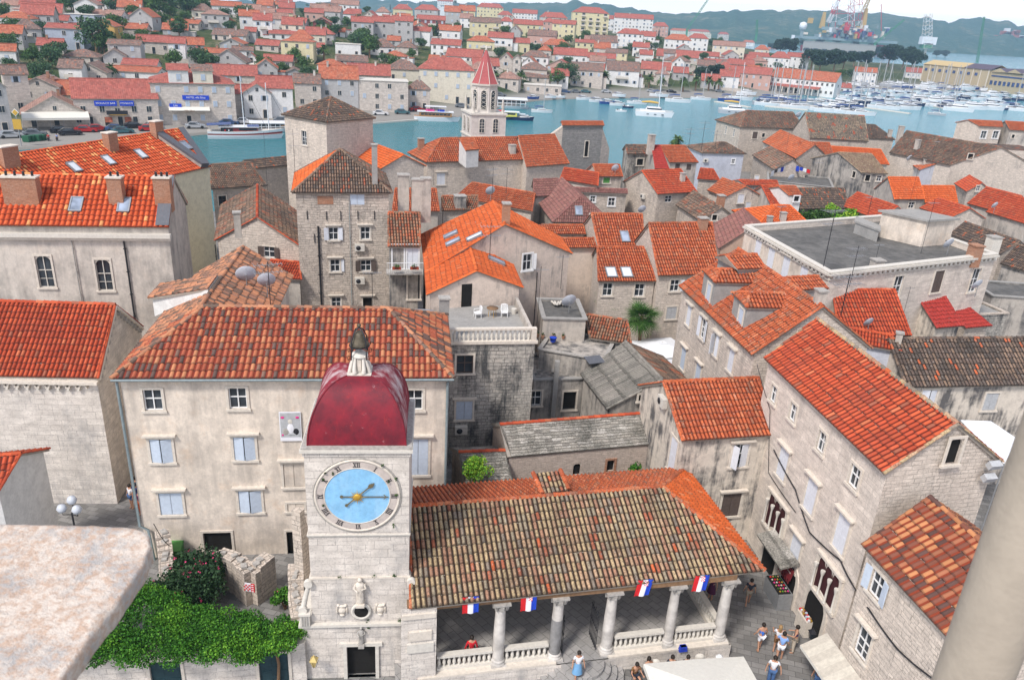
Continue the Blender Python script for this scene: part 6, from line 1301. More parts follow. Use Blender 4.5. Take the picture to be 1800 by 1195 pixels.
 for sd in(-1,1):
  if rs.random()<.7:
   M=Matrix.Translation((sd*(w2+.01),dpt*.5,h*.7))@Matrix.Rotation(sd*pi/2,4,'Z')@Matrix.Scale(ms,4);link(farwin('dark'),'window',r,M=M)
 if W>5 and label is None:
  q=rs.random();sd=rs.choice((-1,1))
  if q<.4:m=MB();aw,ah,ad=rs.uniform(2,3.6),h*rs.uniform(.4,.75),dpt*.6;m.box((sd*(w2+aw/2),dpt*.45,ah/2+b0/2),(aw,ad,ah-b0),wm);m.box((sd*(w2+aw/2),dpt*.45,ah+.1),(aw+.3,ad+.3,.2),rm if rs.random()<.6 else 'trim');link(m.mesh('annex'),'annex',r,M=Matrix())
  if rs.random()<.35:m=MB();m.box((rs.uniform(-1,1),-2.2,.2),(W*1.15,.35,2.2),'fw_stone');link(m.mesh('garden_wall'),'garden_wall',r,M=Matrix())
  if rs.random()<.3 and h>4.5:m=MB();bx=rs.uniform(-.2,.2)*W;m.box((bx,-.7,h*.48),(W*.4,1.4,.16),'trim');m.box((bx,-1.35,h*.48+.5),(W*.4,.06,.85),'offwhite');link(m.mesh('balcony'),'balcony',r,M=Matrix())
 tn_={'G':'gabled','F':'gable fronted','H':'hipped','T':'flat'}[typ]
 fln=['one','two','three','four','five','six'][min(5,nf-1)]
 base='%s %s storey house with %s %s roof'%(wn,fln,rn,tn_)if typ!='T' else '%s %s storey house with flat roof'%(wn,fln)
 FAR.append((r,xc,YB,base,label));r['_W']=W;r['_D']=dpt;r['_H']=h;return r
C1=[(30,160,0,40,90,'G','s','a'),(165,375,0,45,110,'G','w','r'),(170,420,40,100,130,'G','c','r'),(605,955,-10,20,80,'G','w','r'),(610,845,75,110,155,'G','w','a'),(895,1050,75,110,160,'H','p','r'),(15,230,90,135,230,'H','w','o'),(120,285,145,205,290,'H','g','d'),(325,470,112,145,190,'G','w','r'),(470,660,108,110,170,'T','b','t'),(350,580,180,210,330,'G','b','r'),(645,805,150,190,280,'F','o','o'),(855,1020,170,205,250,'G','s','o'),(280,435,280,325,370,'G','s','r'),(0,115,310,360,450,'G','w','o'),(450,680,350,400,450,'H','s','d'),(740,880,350,395,460,'F','g','d'),(780,985,290,320,430,'G','g','d'),(970,1190,255,300,370,'G','s','r'),(1195,1300,258,310,420,'G','w','r'),(1300,1425,260,315,360,'G','g','o'),(1330,1435,340,380,465,'F','g','r'),(1150,1310,200,240,255,'G','g','o'),(1185,1385,155,180,205,'G','s','o'),(1425,1600,80,110,200,'H','g','a'),(1500,1650,118,155,205,'H','s','o'),(1495,1690,20,50,110,'G','w','o'),(1435,1605,345,375,430,'G','c','o'),(1545,1700,275,310,350,'F','g','o'),(1490,1720,210,250,290,'G','s','d'),(1720,1792,200,225,290,'G','g','r'),(1635,1770,330,355,400,'G','w','d'),(870,1090,430,470,510,'G','w','r'),(1480,1720,390,470,485,'F','g','d'),(1730,1792,370,420,450,'F','w','r'),(1465,1792,470,540,580,'G','s','r'),(435,580,425,480,590,'G','w','d'),(530,745,450,510,580,'F','s','d'),(735,1095,495,530,560,'G','w','o'),(165,410,550,610,720,'F','s','a'),(195,560,600,700,730,'G','c','o')]
C2=[(560,730,312,318,390,'T','w','t'),(800,965,280,330,385,'H','w','d'),(980,1115,310,350,370,'H','s','d'),(675,820,130,165,265,'G','g','r'),(820,975,130,165,270,'G','g','r'),(975,1095,128,160,290,'G','g','r'),(920,1005,262,290,320,'G','g','o'),(1045,1215,198,225,305,'G','w','r'),(1130,1320,118,145,205,'G','r','r'),(1265,1425,185,220,280,'G','w','o'),(965,1095,38,70,110,'H','y','r'),(1110,1270,42,75,130,'H','g','r'),(1270,1375,0,15,60,'G','w','r'),(1320,1425,50,90,160,'G','g','o'),(1425,1530,50,85,165,'G','y','o'),(1545,1725,30,60,130,'H','y','r'),(1500,1625,135,165,255,'G','y','d'),(1610,1710,135,165,230,'G','y','d'),(1700,1792,125,155,210,'H','w','r'),(1690,1792,85,110,150,'H','s','r'),(1225,1425,285,320,400,'G','w','r'),(1475,1665,260,295,365,'H','y','o'),(1620,1792,235,270,330,'G','w','r'),(890,1040,380,415,435,'H','w','o'),(1330,1575,350,400,440,'G','w','r'),(430,600,432,470,500,'H','w','o'),(570,780,395,430,470,'G','s','d'),(1520,1700,430,480,500,'G','s','r'),(1700,1792,370,420,480,'F','s','r'),(205,340,490,520,560,'F','g','d'),(0,150,425,480,560,'F','g','o'),(60,250,390,430,480,'G','s','r'),(185,400,270,300,420,'H','y','o'),(0,155,285,320,360,'G','s','r'),(100,280,225,250,280,'G','w','r'),(215,345,133,165,215,'G','g','r'),(345,470,68,95,150,'G','p','r'),(110,255,72,95,150,'G','y','r'),(95,250,0,15,70,'G','s','r'),(405,520,130,160,220,'F','r','r'),(485,590,55,90,165,'G','g','a'),(530,715,10,40,105,'G','w','a'),(540,620,210,235,260,'G','w','o'),(400,475,295,335,380,'G','w','r'),(925,1150,425,490,560,'H','c','d')]
C3=[(0,170,70,100,150,'G','w','r'),(10,210,150,180,250,'G','y','r'),(190,380,97,130,200,'H','s','r'),(210,300,135,160,215,'H','p','r'),(275,430,155,180,290,'G','y','r'),(105,300,220,255,310,'G','p','d'),(0,120,275,305,360,'G','y','r'),(710,975,105,140,235,'G','w','r'),(660,720,118,140,210,'G','w','r'),(975,1085,160,190,250,'H','p','r'),(210,400,280,320,345,'H','w','o'),(440,570,285,305,370,'G','y','r'),(550,725,258,300,370,'G','w','d'),(725,905,212,245,330,'H','w','r'),(890,990,230,260,330,'G','w','r'),(1060,1240,250,285,360,'H','w','o'),(1220,1360,245,275,350,'H','w','r'),(1105,1240,188,220,260,'H','c','o'),(1240,1380,198,225,255,'H','c','r'),(1440,1510,222,245,290,'H','s','r'),(60,250,360,400,450,'H','w','d'),(290,520,345,390,440,'G','w','r'),(235,415,430,475,500,'F','p','r'),(520,715,378,410,450,'G','w','r'),(650,795,350,375,440,'G','y','d'),(1010,1295,355,400,430,'G','s','r'),(1280,1440,368,395,425,'G','w','r'),(1395,1610,300,330,420,'G','c','a'),(1610,1690,280,300,330,'H','w','o'),(1700,1792,310,350,380,'H','c','o'),(1350,1530,425,450,470,'G','w','r'),(1660,1792,375,400,440,'G','w','r'),(1470,1792,475,520,600,'G','p','r'),(50,240,445,490,560,'H','s','d'),(410,625,450,500,600,'G','s','d'),(660,880,440,500,590,'G','w','d'),(100,260,515,550,580,'G','s','d'),(900,1100,440,490,530,'G','s','r'),(1060,1240,400,430,480,'H','s','d'),(830,900,525,550,600,'G','w','r'),(80,340,590,605,655,'T','s','t'),(0,50,390,420,560,'F','s','d'),(1520,1690,420,455,480,'G','s','r')]
C4=[(0,135,365,410,480,'H','w','r'),(125,270,378,405,470,'G','w','r'),(0,60,318,345,360,'G','c','o'),(455,570,585,615,650,'G','w','r'),(600,740,480,510,580,'G','w','o'),(965,1060,480,510,545,'G','w','r')]
for tb_,ox in((C1,0),(C2,450),(C3,900),(C4,1350)):
 for h in tb_:fhouse(*h,ox=ox)
def tx(parent,txt,c,size,yaw,mat,M0=None,name='lettering'):
 cu=bpy.data.curves.new('t','FONT');cu.body=txt;cu.size=size;cu.extrude=.03;cu.align_x='CENTER';cu.align_y='CENTER';cu.resolution_u=2
 ob=bpy.data.objects.new('t',cu);COL.objects.link(ob);dg=bpy.context.evaluated_depsgraph_get();me=bpy.data.meshes.new_from_object(ob.evaluated_get(dg));bpy.data.objects.remove(ob);bpy.data.curves.remove(cu)
 me.materials.clear();me.materials.append(MAT(mat));return link(me,name,parent,M=Matrix.Translation(c)@Matrix.Rotation(pi/2,4,'X'))
def sign(h,u,z,w,hh,txt,mat='blue',tm='flagwhite',sz=.8,nm='sign',y=-.25):
 m=MB();m.box((u,y,z),(w,.12,hh),mat);s=link(m.mesh('sign'),nm,h,M=Matrix());tx(s,txt,(u,y-.07,z),sz,0,tm);return s
mon=fhouse(577,1100,563,697,888,'G','s','r',nf=1,cols=1,yaw=.02,label='stone waterfront house with big plain red roof and blue bar signs',dep=14,name='waterfront_house')
W_m,H_m=mon['_W'],mon['_H']
for f in(.1,.32,.7,.88):link(farwin('dark'),'window',mon,M=Matrix.Translation(((f-.5)*W_m,-.01,H_m*.62)))
for f in(.17,.36,.52,.70,.88):link(farwin('door'),'door',mon,M=Matrix.Translation(((f-.5)*W_m,-.01,1.25)))
sign(mon,-.13*W_m,H_m*.82,4.8,1.2,'MONACO BAR',sz=.62);sign(mon,.12*W_m,H_m*.82,3.1,1.2,'MONACO',sz=.6)
m=MB();m.box((-.01*W_m,-.6,H_m*.46),(4.6,1.2,.15),'trim');m.box((-.01*W_m,-1.2,H_m*.52),(4.6,.06,.9),'iron');link(m.mesh('balcony'),'balcony',mon,M=Matrix())
m=MB();m.box((-.0*W_m,-.7,2.9),(3.6,1.2,.12),'gold');m.box((-.12*W_m,-.5,1.7),(1.6,.3,1.2),'tile_orange_far');m.box((.11*W_m,-.5,1.7),(1.4,.3,1.2),'tile_orange_far');link(m.mesh('awning'),'awning',mon,M=Matrix())
hot=fhouse(1110,1645,500,598,878,'H','s','r',nf=3,cols=6,yaw=.03,wk='shut',label='three storey stone hotel with blue arched sign and beige awning on the waterfront',dep=15,name='hotel')
W_h,H_h=hot['_W'],hot['_H']
sign(hot,.02*W_h,H_h*.66,6.2,1.1,'HOTEL villa Sikaa',sz=.62);sign(hot,-.23*W_h,H_h*.47,2.8,.9,'Lin',sz=.8)
m=MB();m.box((-.07*W_h,-1.0,4.1),(9.5,2.2,.15),'canvas',ax=Matrix.Rotation(.3,3,'X'));a_=link(m.mesh('awning'),'awning',hot,M=Matrix());tx(a_,'Villa Sikaa',(-.07*W_h,-2.15,3.75),.6,0,'wood')
for f,mt in((-.16,'plaster_white'),(.13,'fw_cream')):
 m=MB();m.box((f*W_h,1.2,H_h+1.4),(4.6,2.6,3.0),mt);dmm=link(m.mesh('dormer'),'dormer',hot,M=Matrix());m=MB();flat_facet(m,[V(f*W_h-2.6,-.4,H_h+2.9),V(f*W_h+2.6,-.4,H_h+2.9),V(f*W_h+2.6,4.5,H_h+4.2),V(f*W_h-2.6,4.5,H_h+4.2)],(1,0),'tile_red_far' if f<0 else 'tile_old_far',tw=.45,tl=.55);link(m.mesh('roof'),'roof',dmm,M=Matrix());link(farwin('shut'),'window',dmm,M=Matrix.Translation((f*W_h,-.12,H_h+1.4)))
awn=fhouse(200,610,680,800,895,'F','s','a',nf=1,cols=3,yaw=0,label='gable fronted stone restaurant with a long cream awning on the waterfront',name='restaurant')
m=MB();m.box((0,-2.2,3.1),(awn['_W']*.98,4.4,.15),'canvas',ax=Matrix.Rotation(.2,3,'X'));m.box((0,-4.3,2.5),(awn['_W']*.98,.08,.5),'canvas')
for k in range(6):m.tube([V((k/5-.5)*awn['_W']*.96,-4.2,0),V((k/5-.5)*awn['_W']*.96,-4.2,2.6)],.05,'steel',4)
link(m.mesh('awning'),'awning',awn,M=Matrix())
for a,lb in(((0,90,570,620,935,'F','g','d'),'narrow grey old house at the left edge of the waterfront street'),((80,225,465,530,790,'G','s','d'),'tall grey stone house with arched dormers at the left of the street'),((1645,1792,575,660,822,'G','s','r'),'stone house with red roof to the right of the blue signed hotel')):fhouse(*a,yaw=.1,label=lb)
for a,lb,kw in(((30,260,545,625,825,'G','w','r'),'white waterfront house with bright red roof and single dormer behind the twin masts',{}),((-70,110,600,655,830,'F','w','r'),'small white gable fronted house beside the red roofed dormer house',{}),((285,455,530,590,760,'G','s','d'),'old stone house with brown roof between white house and tall grey house',{}),((462,715,475,562,760,'G','g','o'),'tall grey waterfront house with worn orange roof and white quoins',{'nf':3,'cols':3}),((650,938,455,528,590,'G','s','r'),'stone house with big plain red roof and round attic window',{}),((722,1062,572,582,785,'T','s','t'),'flat topped stone waterfront building with shop doors',{'nf':3,'cols':4}),((1065,1215,560,628,775,'H','s','d'),'small stone waterfront house with brown and orange hipped roof beside the villa',{}),((1145,1520,420,500,725,'H','c','r'),'grand cream villa with wide dull red hipped roof and balcony on the waterfront',{'nf':3,'cols':5,'wk':'shut'})):
 fhouse(*a,ox=450,yaw=.04,label=lb,name='waterfront_house',**kw)
apt=fhouse(415,665,68,105,262,'H','y','r',ox=900,nf=5,cols=5,yaw=.1,label='tall cream apartment block with many balconies on the skyline',name='apartment_block',balc=True,dep=14)
lng=fhouse(0,450,478,560,660,'G','w','o',ox=1350,nf=2,cols=13,yaw=-.35,label='long white arcaded harbour building with orange roof by the marina',name='harbour_building',dep=10,wk='dark')
m=MB();flat_facet(m,[V(-lng['_W']/2,-4,3.2),V(lng['_W']*.3,-4,3.2),V(lng['_W']*.3,0,4.3),V(-lng['_W']/2,0,4.3)],(1,0),'tile_red_far',tw=.45,tl=.55)
for k in range(9):m.box((-lng['_W']/2+2+k*lng['_W']*.75/8,-3.8,1.6),(.5,.5,3.2),'offwhite')
link(m.mesh('arcade'),'arcade',lng,M=Matrix())
g=ground(1470,103);d=(g-CAM).dot(cF);k_=d/FPX;r=empty('modern_building',g,-.12+atan2(-g.x,g.y),'long pale modern building with arched window bays half hidden by pine trees','building');W=120*k_;m=MB();m.box((0,6,20*k_/2+1),(W,12,20*k_+6),'cement');m.box((0,6,20*k_+4.3),(W+1,13,.7),'cement');link(m.mesh('wall'),'wall',r,M=Matrix())
for c in range(8):
 x=(c+.5)/8*W-W/2;m=MB();bw=W/8*.78;pts=[(-bw/2,0),(bw/2,0),(bw/2,3),(bw*.3,4.6),(-bw*.3,4.6),(-bw/2,3)];m.add([V(x+a,-.06,10*k_+b-1.0)for a,b in pts],[tuple(range(6))],'glass');m.add([V(x+a,-.06,2*k_+b*.7)for a,b in pts[:4]],[(0,1,2,3)],'glass');link(m.mesh('window'),'window',r,M=Matrix())
g=ground(1700,160);d=(g-CAM).dot(cF);k_=d/FPX
D('hall',m_plaster,(.46,.38,.25),(.3,.24,.15),.5,.8,.4);D('hallroof',m_plain,(.50,.38,.19),.7,.1);D('hallroof2',m_plain,(.10,.08,.11),.7,.1);D('green',m_plain,(.05,.22,.12),.7)
a0,a1=ground(1617,143),ground(1730,165);yaw_=atan2(a1.y-a0.y,a1.x-a0.x);W=(a1-a0).length;Hh_=40*k_*.78;r=empty('shipyard_hall',a0,yaw_,'large ochre shipyard hall with tan and dark roof panels behind the marina','hall')
m=MB();m.box((W/2,9,Hh_/2-1),(W,18,Hh_+2),'hall')
for c in range(10):m.box((c*W/9.2+.3,-.15,Hh_/2-1),(.5,.3,Hh_+2),'trim')
m.box((W+22,12,Hh_/2-1.6),(44,22,Hh_+1),'hall');link(m.mesh('wall'),'wall',r,M=Matrix())
m=MB();m.add([V(-.5,-.6,Hh_+.1),V(W*.62,-.6,Hh_+.1),V(W*.62,9,Hh_+3.2),V(-.5,9,Hh_+3.2)],[(0,1,2,3)],'hallroof');m.add([V(W*.62,-.6,Hh_+.1),V(W+.5,-.6,Hh_+.1),V(W+.5,9,Hh_+3.2),V(W*.62,9,Hh_+3.2)],[(0,1,2,3)],'hallroof2');m.add([V(-.5,18.6,Hh_+.1),V(W+.5,18.6,Hh_+.1),V(W+.5,9,Hh_+3.2),V(-.5,9,Hh_+3.2)],[(3,2,1,0)],'hallroof')
for c in range(4):
 x=W+1+c*11;m.add([V(x,0,Hh_-.6),V(x+5.5,0,Hh_+1.8),V(x+5.5,22,Hh_+1.8),V(x,22,Hh_-.6)],[(0,1,2,3)],['steel','green'][c%2]);m.add([V(x+5.5,0,Hh_+1.8),V(x+11,0,Hh_-.6),V(x+11,22,Hh_-.6),V(x+5.5,22,Hh_+1.8)],[(0,1,2,3)],'hallroof2');m.add([V(x,0,Hh_-.6),V(x+11,0,Hh_-.6),V(x+5.5,0,Hh_+1.8)],[(0,1,2)],'hall')
link(m.mesh('roof'),'roof',r,M=Matrix())
for c in range(8):
 m=MB();m.box(((c+.5)*W/9.2,-.1,Hh_*.72),(2.2,.2,1.9),'glass_blue');link(m.mesh('window'),'window',r,M=Matrix())
for c in range(12):
 m=MB();m.box((W+2+c*3.3,.85,Hh_*.36),(1.9,.2,2.6),'glass_blue');link(m.mesh('window'),'window',r,M=Matrix())
m=MB();m.box((W+21,.86,Hh_*.72),(40,.2,.9),'glass_blue');link(m.mesh('window_band'),'window',r,M=Matrix())
hx=[(r.location.x,r.location.y,r['_W'])for r,*_ in FAR];rs=random.Random(21);cnt=0;tries=0
while cnt<75 and tries<6000:
 tries+=1;px=rs.uniform(-20,1330);a=az_of(px);s_=rs.uniform(38,330 if px<900 else 200);D_=float(np.interp(a,S_A,S_D))+s_;x,y=sin(a)*D_,cos(a)*D_
 if any(abs(x-q[0])<q[2]*.5+4.5 and-9<y-q[1]<12 for q in hx):continue
 qx,qy=proj(V(x,y,ter(x,y)));d_=V(x,y,ter(x,y)-29).dot(cF);wpx=rs.uniform(6,10)*FPX/d_;hp=rs.uniform(3.4,6)*FPX/d_;rp=rs.uniform(2.4,3.4)*FPX/d_
 fhouse(qx-wpx/2,qx+wpx/2,qy-hp-rp,qy-hp,qy,rs.choice('GGHGF'),rs.choice('wwwcgssgp'),rs.choice('rrroodaa'),sc=1);hx.append((x,y,8));cnt+=1
def tpx(kind,v,px,py,s,label):
 s*={'pine':1.1 if py>108 and px<1540 else 1.45,'round':1.0}.get(kind,1)
 g=ground(px,py);return tree(kind,v,(g.x,g.y,g.z-.2),s,label)
TL_=[('round',1,170,95,1.9),('round',0,28,68,1.1),('round',3,200,28,1.4),('round',1,130,22,1.5),('round',0,235,40,1.2),('round',2,270,36,2.0),('round',1,300,30,2.2),('round',3,330,34,2.0),('round',0,355,30,1.6),('round',1,430,48,1.6),('round',2,285,50,1.2),('round',0,205,65,1.3),('round',3,100,112,1.2),('round',2,60,118,1.0),('round',1,92,124,1.1),('round',0,250,92,.9),('round',2,310,122,1.1),('round',1,20,70,1.0),('round',3,12,100,1.0),('palm',0,198,142,.9),('palm',1,295,52,.9),('round',1,458,22,1.6),('round',2,540,14,1.3),('round',0,560,18,1.0),('round',3,645,26,1.1),('cypress',0,674,20,1.1),('cypress',1,686,18,1.2),('cypress',2,738,12,1.2),('round',1,630,96,1.5),('round',2,650,102,1.6),('round',0,570,72,1.2),('round',3,590,66,1.1),('round',1,565,58,1.0),('round',2,610,52,1.1),('round',0,640,80,1.3),('cypress',1,768,74,1.2),('round',2,762,68,1.2),('round',3,740,88,1.0),('round',1,676,118,.9),('palm',0,570,110,1.2),('round',2,725,105,.8),('round',0,805,70,1.0),('round',3,845,60,1.0),('round',1,455,40,1.0),('round',2,520,112,1.0),('round',1,800,8,1.2),('round',1,995,152,1.7),('round',2,980,155,1.4),('palm',0,915,152,1.2),('palm',1,1061,152,1.3),('round',0,1030,72,1.2),('round',3,1048,95,1.2),('round',1,1110,95,1.1),('round',2,1155,85,1.2),('cypress',0,1175,72,1.1),('cypress',1,1157,68,1.0),('round',3,1250,86,1.6),('round',2,1265,80,1.4),('round',0,1290,86,1.2),('pine',0,1230,150,.9),('pine',1,1255,145,.9),('palm',1,1200,162,1.3),('palm',0,1222,160,1.3),('palm',1,1245,160,1.3),('palm',0,1262,162,1.2),('palm',1,1160,160,1.2),('palm',0,1140,155,1.2),('palm',1,1285,155,1.1),('palm',0,870,150,1.1),('palm',1,885,152,1.1),('round',3,945,95,1.0),('round',0,965,100,1.0),('pine',0,1425,125,1.5),('pine',1,1440,128,1.5),('pine',2,1465,126,1.6),('pine',0,1480,128,1.5),('pine',1,1412,92,1.6),('pine',2,1440,82,1.4),('pine',0,1470,82,1.4),('pine',1,1500,86,1.4),('pine',2,1530,95,1.5),('pine',0,1545,108,1.6),('pine',1,1560,118,1.5),('pine',2,1585,122,1.5),('pine',0,1600,128,1.4),('pine',1,1575,100,1.5),('cypress',2,1627,112,1.6),('pine',0,1645,104,1.2),('pine',2,1660,104,1.2),('cypress',0,1407,130,1.6),('pine',1,1370,98,1.2),('pine',2,1385,100,1.3),('pine',0,1355,92,1.1),('round',1,1495,140,1.2),('round',2,1475,142,1.3),('round',0,1540,135,1.0),('pine',1,1520,120,1.4),('pine',2,1500,118,1.3)]
for k,(kd,v,px,py,s)in enumerate(TL_):tpx(kd,v,px,py,s,None)['_px']=(px,py)
hx=[(r.location.x,r.location.y,r['_W'])for r,*_ in FAR];rs=random.Random(11);cnt=0
while cnt<210:
 px=rs.uniform(-60,1380);a=az_of(px);s_=rs.uniform(55,330);D_=float(np.interp(a,S_A,S_D))+s_;x,y=sin(a)*D_,cos(a)*D_
 if any(abs(x-q[0])<q[2]*.5+1.2 and-1.5<y-q[1]<9 for q in hx):continue
 z=ter(x,y)
 pxy=proj(V(x,y,z));t=tree(rs.choice(['round','round','round','shrub']),rs.randint(0,3),(x,y,z-.3),rs.uniform(.65,1.25),None);t['_px']=pxy;cnt+=1
D('mastw',m_plain,(.42,.42,.42),.4,.05)
D('bingreen',m_plain,(.02,.10,.05),.6)
def spire():
 b=at_dist(849,241,118);k=118*1.0/FPX*1.07;r=root_at('bell_tower',(b.x,b.y,0),'slender white bell tower with arched openings and a red conical spire','bell tower');x,y,z=b
 w=56*k;an=.35;R=Matrix.Rotation(an,3,'Z');m=MB();z1=z+38*k
 m.box((x,y,z1/2),(w,w,z1),'spirestone',an);m.box((x,y,z1+.05),(w+.35,w+.35,.25),'offwhite',an);m.box((x,y,z+4*k),(w+.3,w+.3,.2),'offwhite',an);m.build('tower_body',r)
 for a in range(4):
  A=Matrix.Rotation(an+a*pi/2,3,'Z')
  for s_ in(-1,1):
   m=MB();px_=s_*w*.2
   f=lambda u,v,e:V(x,y,0)+A@V(px_+u,-w/2-e,v)
   zc=z+27*k;pts=[(-.4,-1.9),(.4,-1.9)]+[(.4*cos(pi*j/8),.2+.4*sin(pi*j/8))for j in range(9)]
   m.add([f(u,zc+v*.8,.02)for u,v in pts],[tuple(range(len(pts)))],'glass');m.tube([f(u,zc+v*.8,.04)for u,v in pts+pts[:1]],.06,'offwhite',4);m.tube([f(.0,zc-1.5,.05),f(0,zc+.4,.05)],.04,'offwhite',4)
   for q in(-1.2,-.7,-.2):m.tube([f(-.4,zc+q*.8,.05),f(.4,zc+q*.8,.05)],.035,'offwhite',4)
   m.build('window',r)
 m=MB();zz=z1+.15;h2=40*k;rr=21*k
 m.lathe((x,y,zz),[(rr,0),(rr,h2)],'spirestone',8,False);m.lathe((x,y,zz+h2),[(rr*1.1,0),(rr*1.12,.25)],'offwhite',8,False);m.build('lantern_stage',r)
 for a in range(8):
  A=Matrix.Rotation(pi/8*2*a+0*an,3,'Z');m=MB();f=lambda u,v,e:V(x,y,zz)+A@V(u,-rr*cos(pi/8)-e,v)
  pts=[(-.42,.5),(.42,.5),(.42,h2-1.0)]+[(.42*cos(pi*j/6),h2-1.0+.42*sin(pi*j/6))for j in range(1,6)]+[(-.42,h2-1.0)]
  m.add([f(u,v,.02)for u,v in pts],[tuple(range(len(pts)))],'glass');m.tube([f(u,v,.05)for u,v in pts+pts[:1]],.07,'offwhite',4)
  for q in range(5):m.tube([f(-.42,.6+q*.6,.04),f(.42,1.1+q*.6,.04)],.03,'offwhite',4);m.tube([f(.42,.6+q*.6,.04),f(-.42,1.1+q*.6,.04)],.03,'offwhite',4)
  m.build('arched_opening',r)
 z3=zz+h2+.25;h3=49*k*1.0;m=MB();m.lathe((x,y,z3),[(rr*1.05,0),(rr*.8,h3*.2),(.12,h3)],'spirered',8,False);sp=m.build('spire',r)
 m=MB()
 for a in range(8):c_,s_=cos(pi/8+a*pi/4),sin(pi/8+a*pi/4);m.tube([V(x+c_*rr*1.06,y+s_*rr*1.06,z3),V(x+c_*rr*.82,y+s_*rr*.82,z3+h3*.2),V(x,y,z3+h3)],.055,'offwhite',4)
 m.lathe((x,y,z3+h3),[(0,-.2),(.22,0),(.1,.2),(.15,.4),(0,.6)],'offwhite',8);m.build('spire_rib',sp)
 for a in range(4):A=Matrix.Rotation(an+a*pi/2,3,'Z');m=MB();p=V(x,y,z1+.1)+A@V(w*.42,w*.42,0);m.lathe(p,[(.22,0),(.2,.8),(.28,.9),(.05,2.2)],'offwhite',6);m.build('pinnacle',r)
D('spirestone',m_plaster,(.62,.57,.52),(.34,.32,.3),.52,.8,.4);D('spirered',m_plain,(.36,.09,.09),.7,.15)
spire()
for k,c in(('bw',(.72,.74,.76)),('bblue',(.02,.06,.25)),('bnavy',(.015,.03,.09)),('bred',(.22,.03,.03)),('byellow',(.62,.58,.12)),('bwood',(.38,.20,.08)),('bcover',(.03,.07,.22)),('bgrey',(.4,.42,.45)),('sailyellow',(.65,.40,.06))):D(k,m_plain,c,.35,.06,0,0,.5)
def hull(m,L,B,Hf,mat,stripe=None,deck='offwhite',x0=0,rise=.35,z0=0):
 S=14;top=[];wl=[];st=[]
 for i in range(S+1):
  t=i/S;b=B/2*(1-max(0,(t-.4)/.6)**2.3)*(.82+.18*min(1,t/.3));zt=Hf*(1+rise*max(0,t-.3)**1.6+.08*(1-t));x=(t-.5)*L
  top.append((x,b,zt));st.append((x-.02*L*t,b*.97,zt*.72));wl.append((x-.06*L*t**3,b*.8,-.25))
 for sg in(-1,1):
  for A,Bq,mt in((top,st,mat),(st,wl,stripe or mat)):
   vs=[V(x,sg*b+x0,z+z0)for x,b,z in A]+[V(x,sg*b+x0,z+z0)for x,b,z in Bq];n=S+1
   m.add(vs,[((i,i+1,n+i+1,n+i)if sg<0 else(i+1,i,n+i,n+i+1))for i in range(S)],mt if A is top else mt,None,True)
 vs=[V(x,-b+x0,z-.12*0+z0)for x,b,z in top]+[V(x,b+x0,z+z0)for x,b,z in top];n=S+1
 m.add(vs,[(i,i+1,n+i+1,n+i)for i in range(S)],deck);q=[top[0],wl[0]]
 m.add([V(q[0][0],-q[0][1]+x0,q[0][2]+z0),V(q[0][0],q[0][1]+x0,q[0][2]+z0),V(q[1][0],q[1][1]+x0,q[1][2]+z0),V(q[1][0],-q[1][1]+x0,q[1][2]+z0)],[(0,1,2,3)],mat)
_BM={}
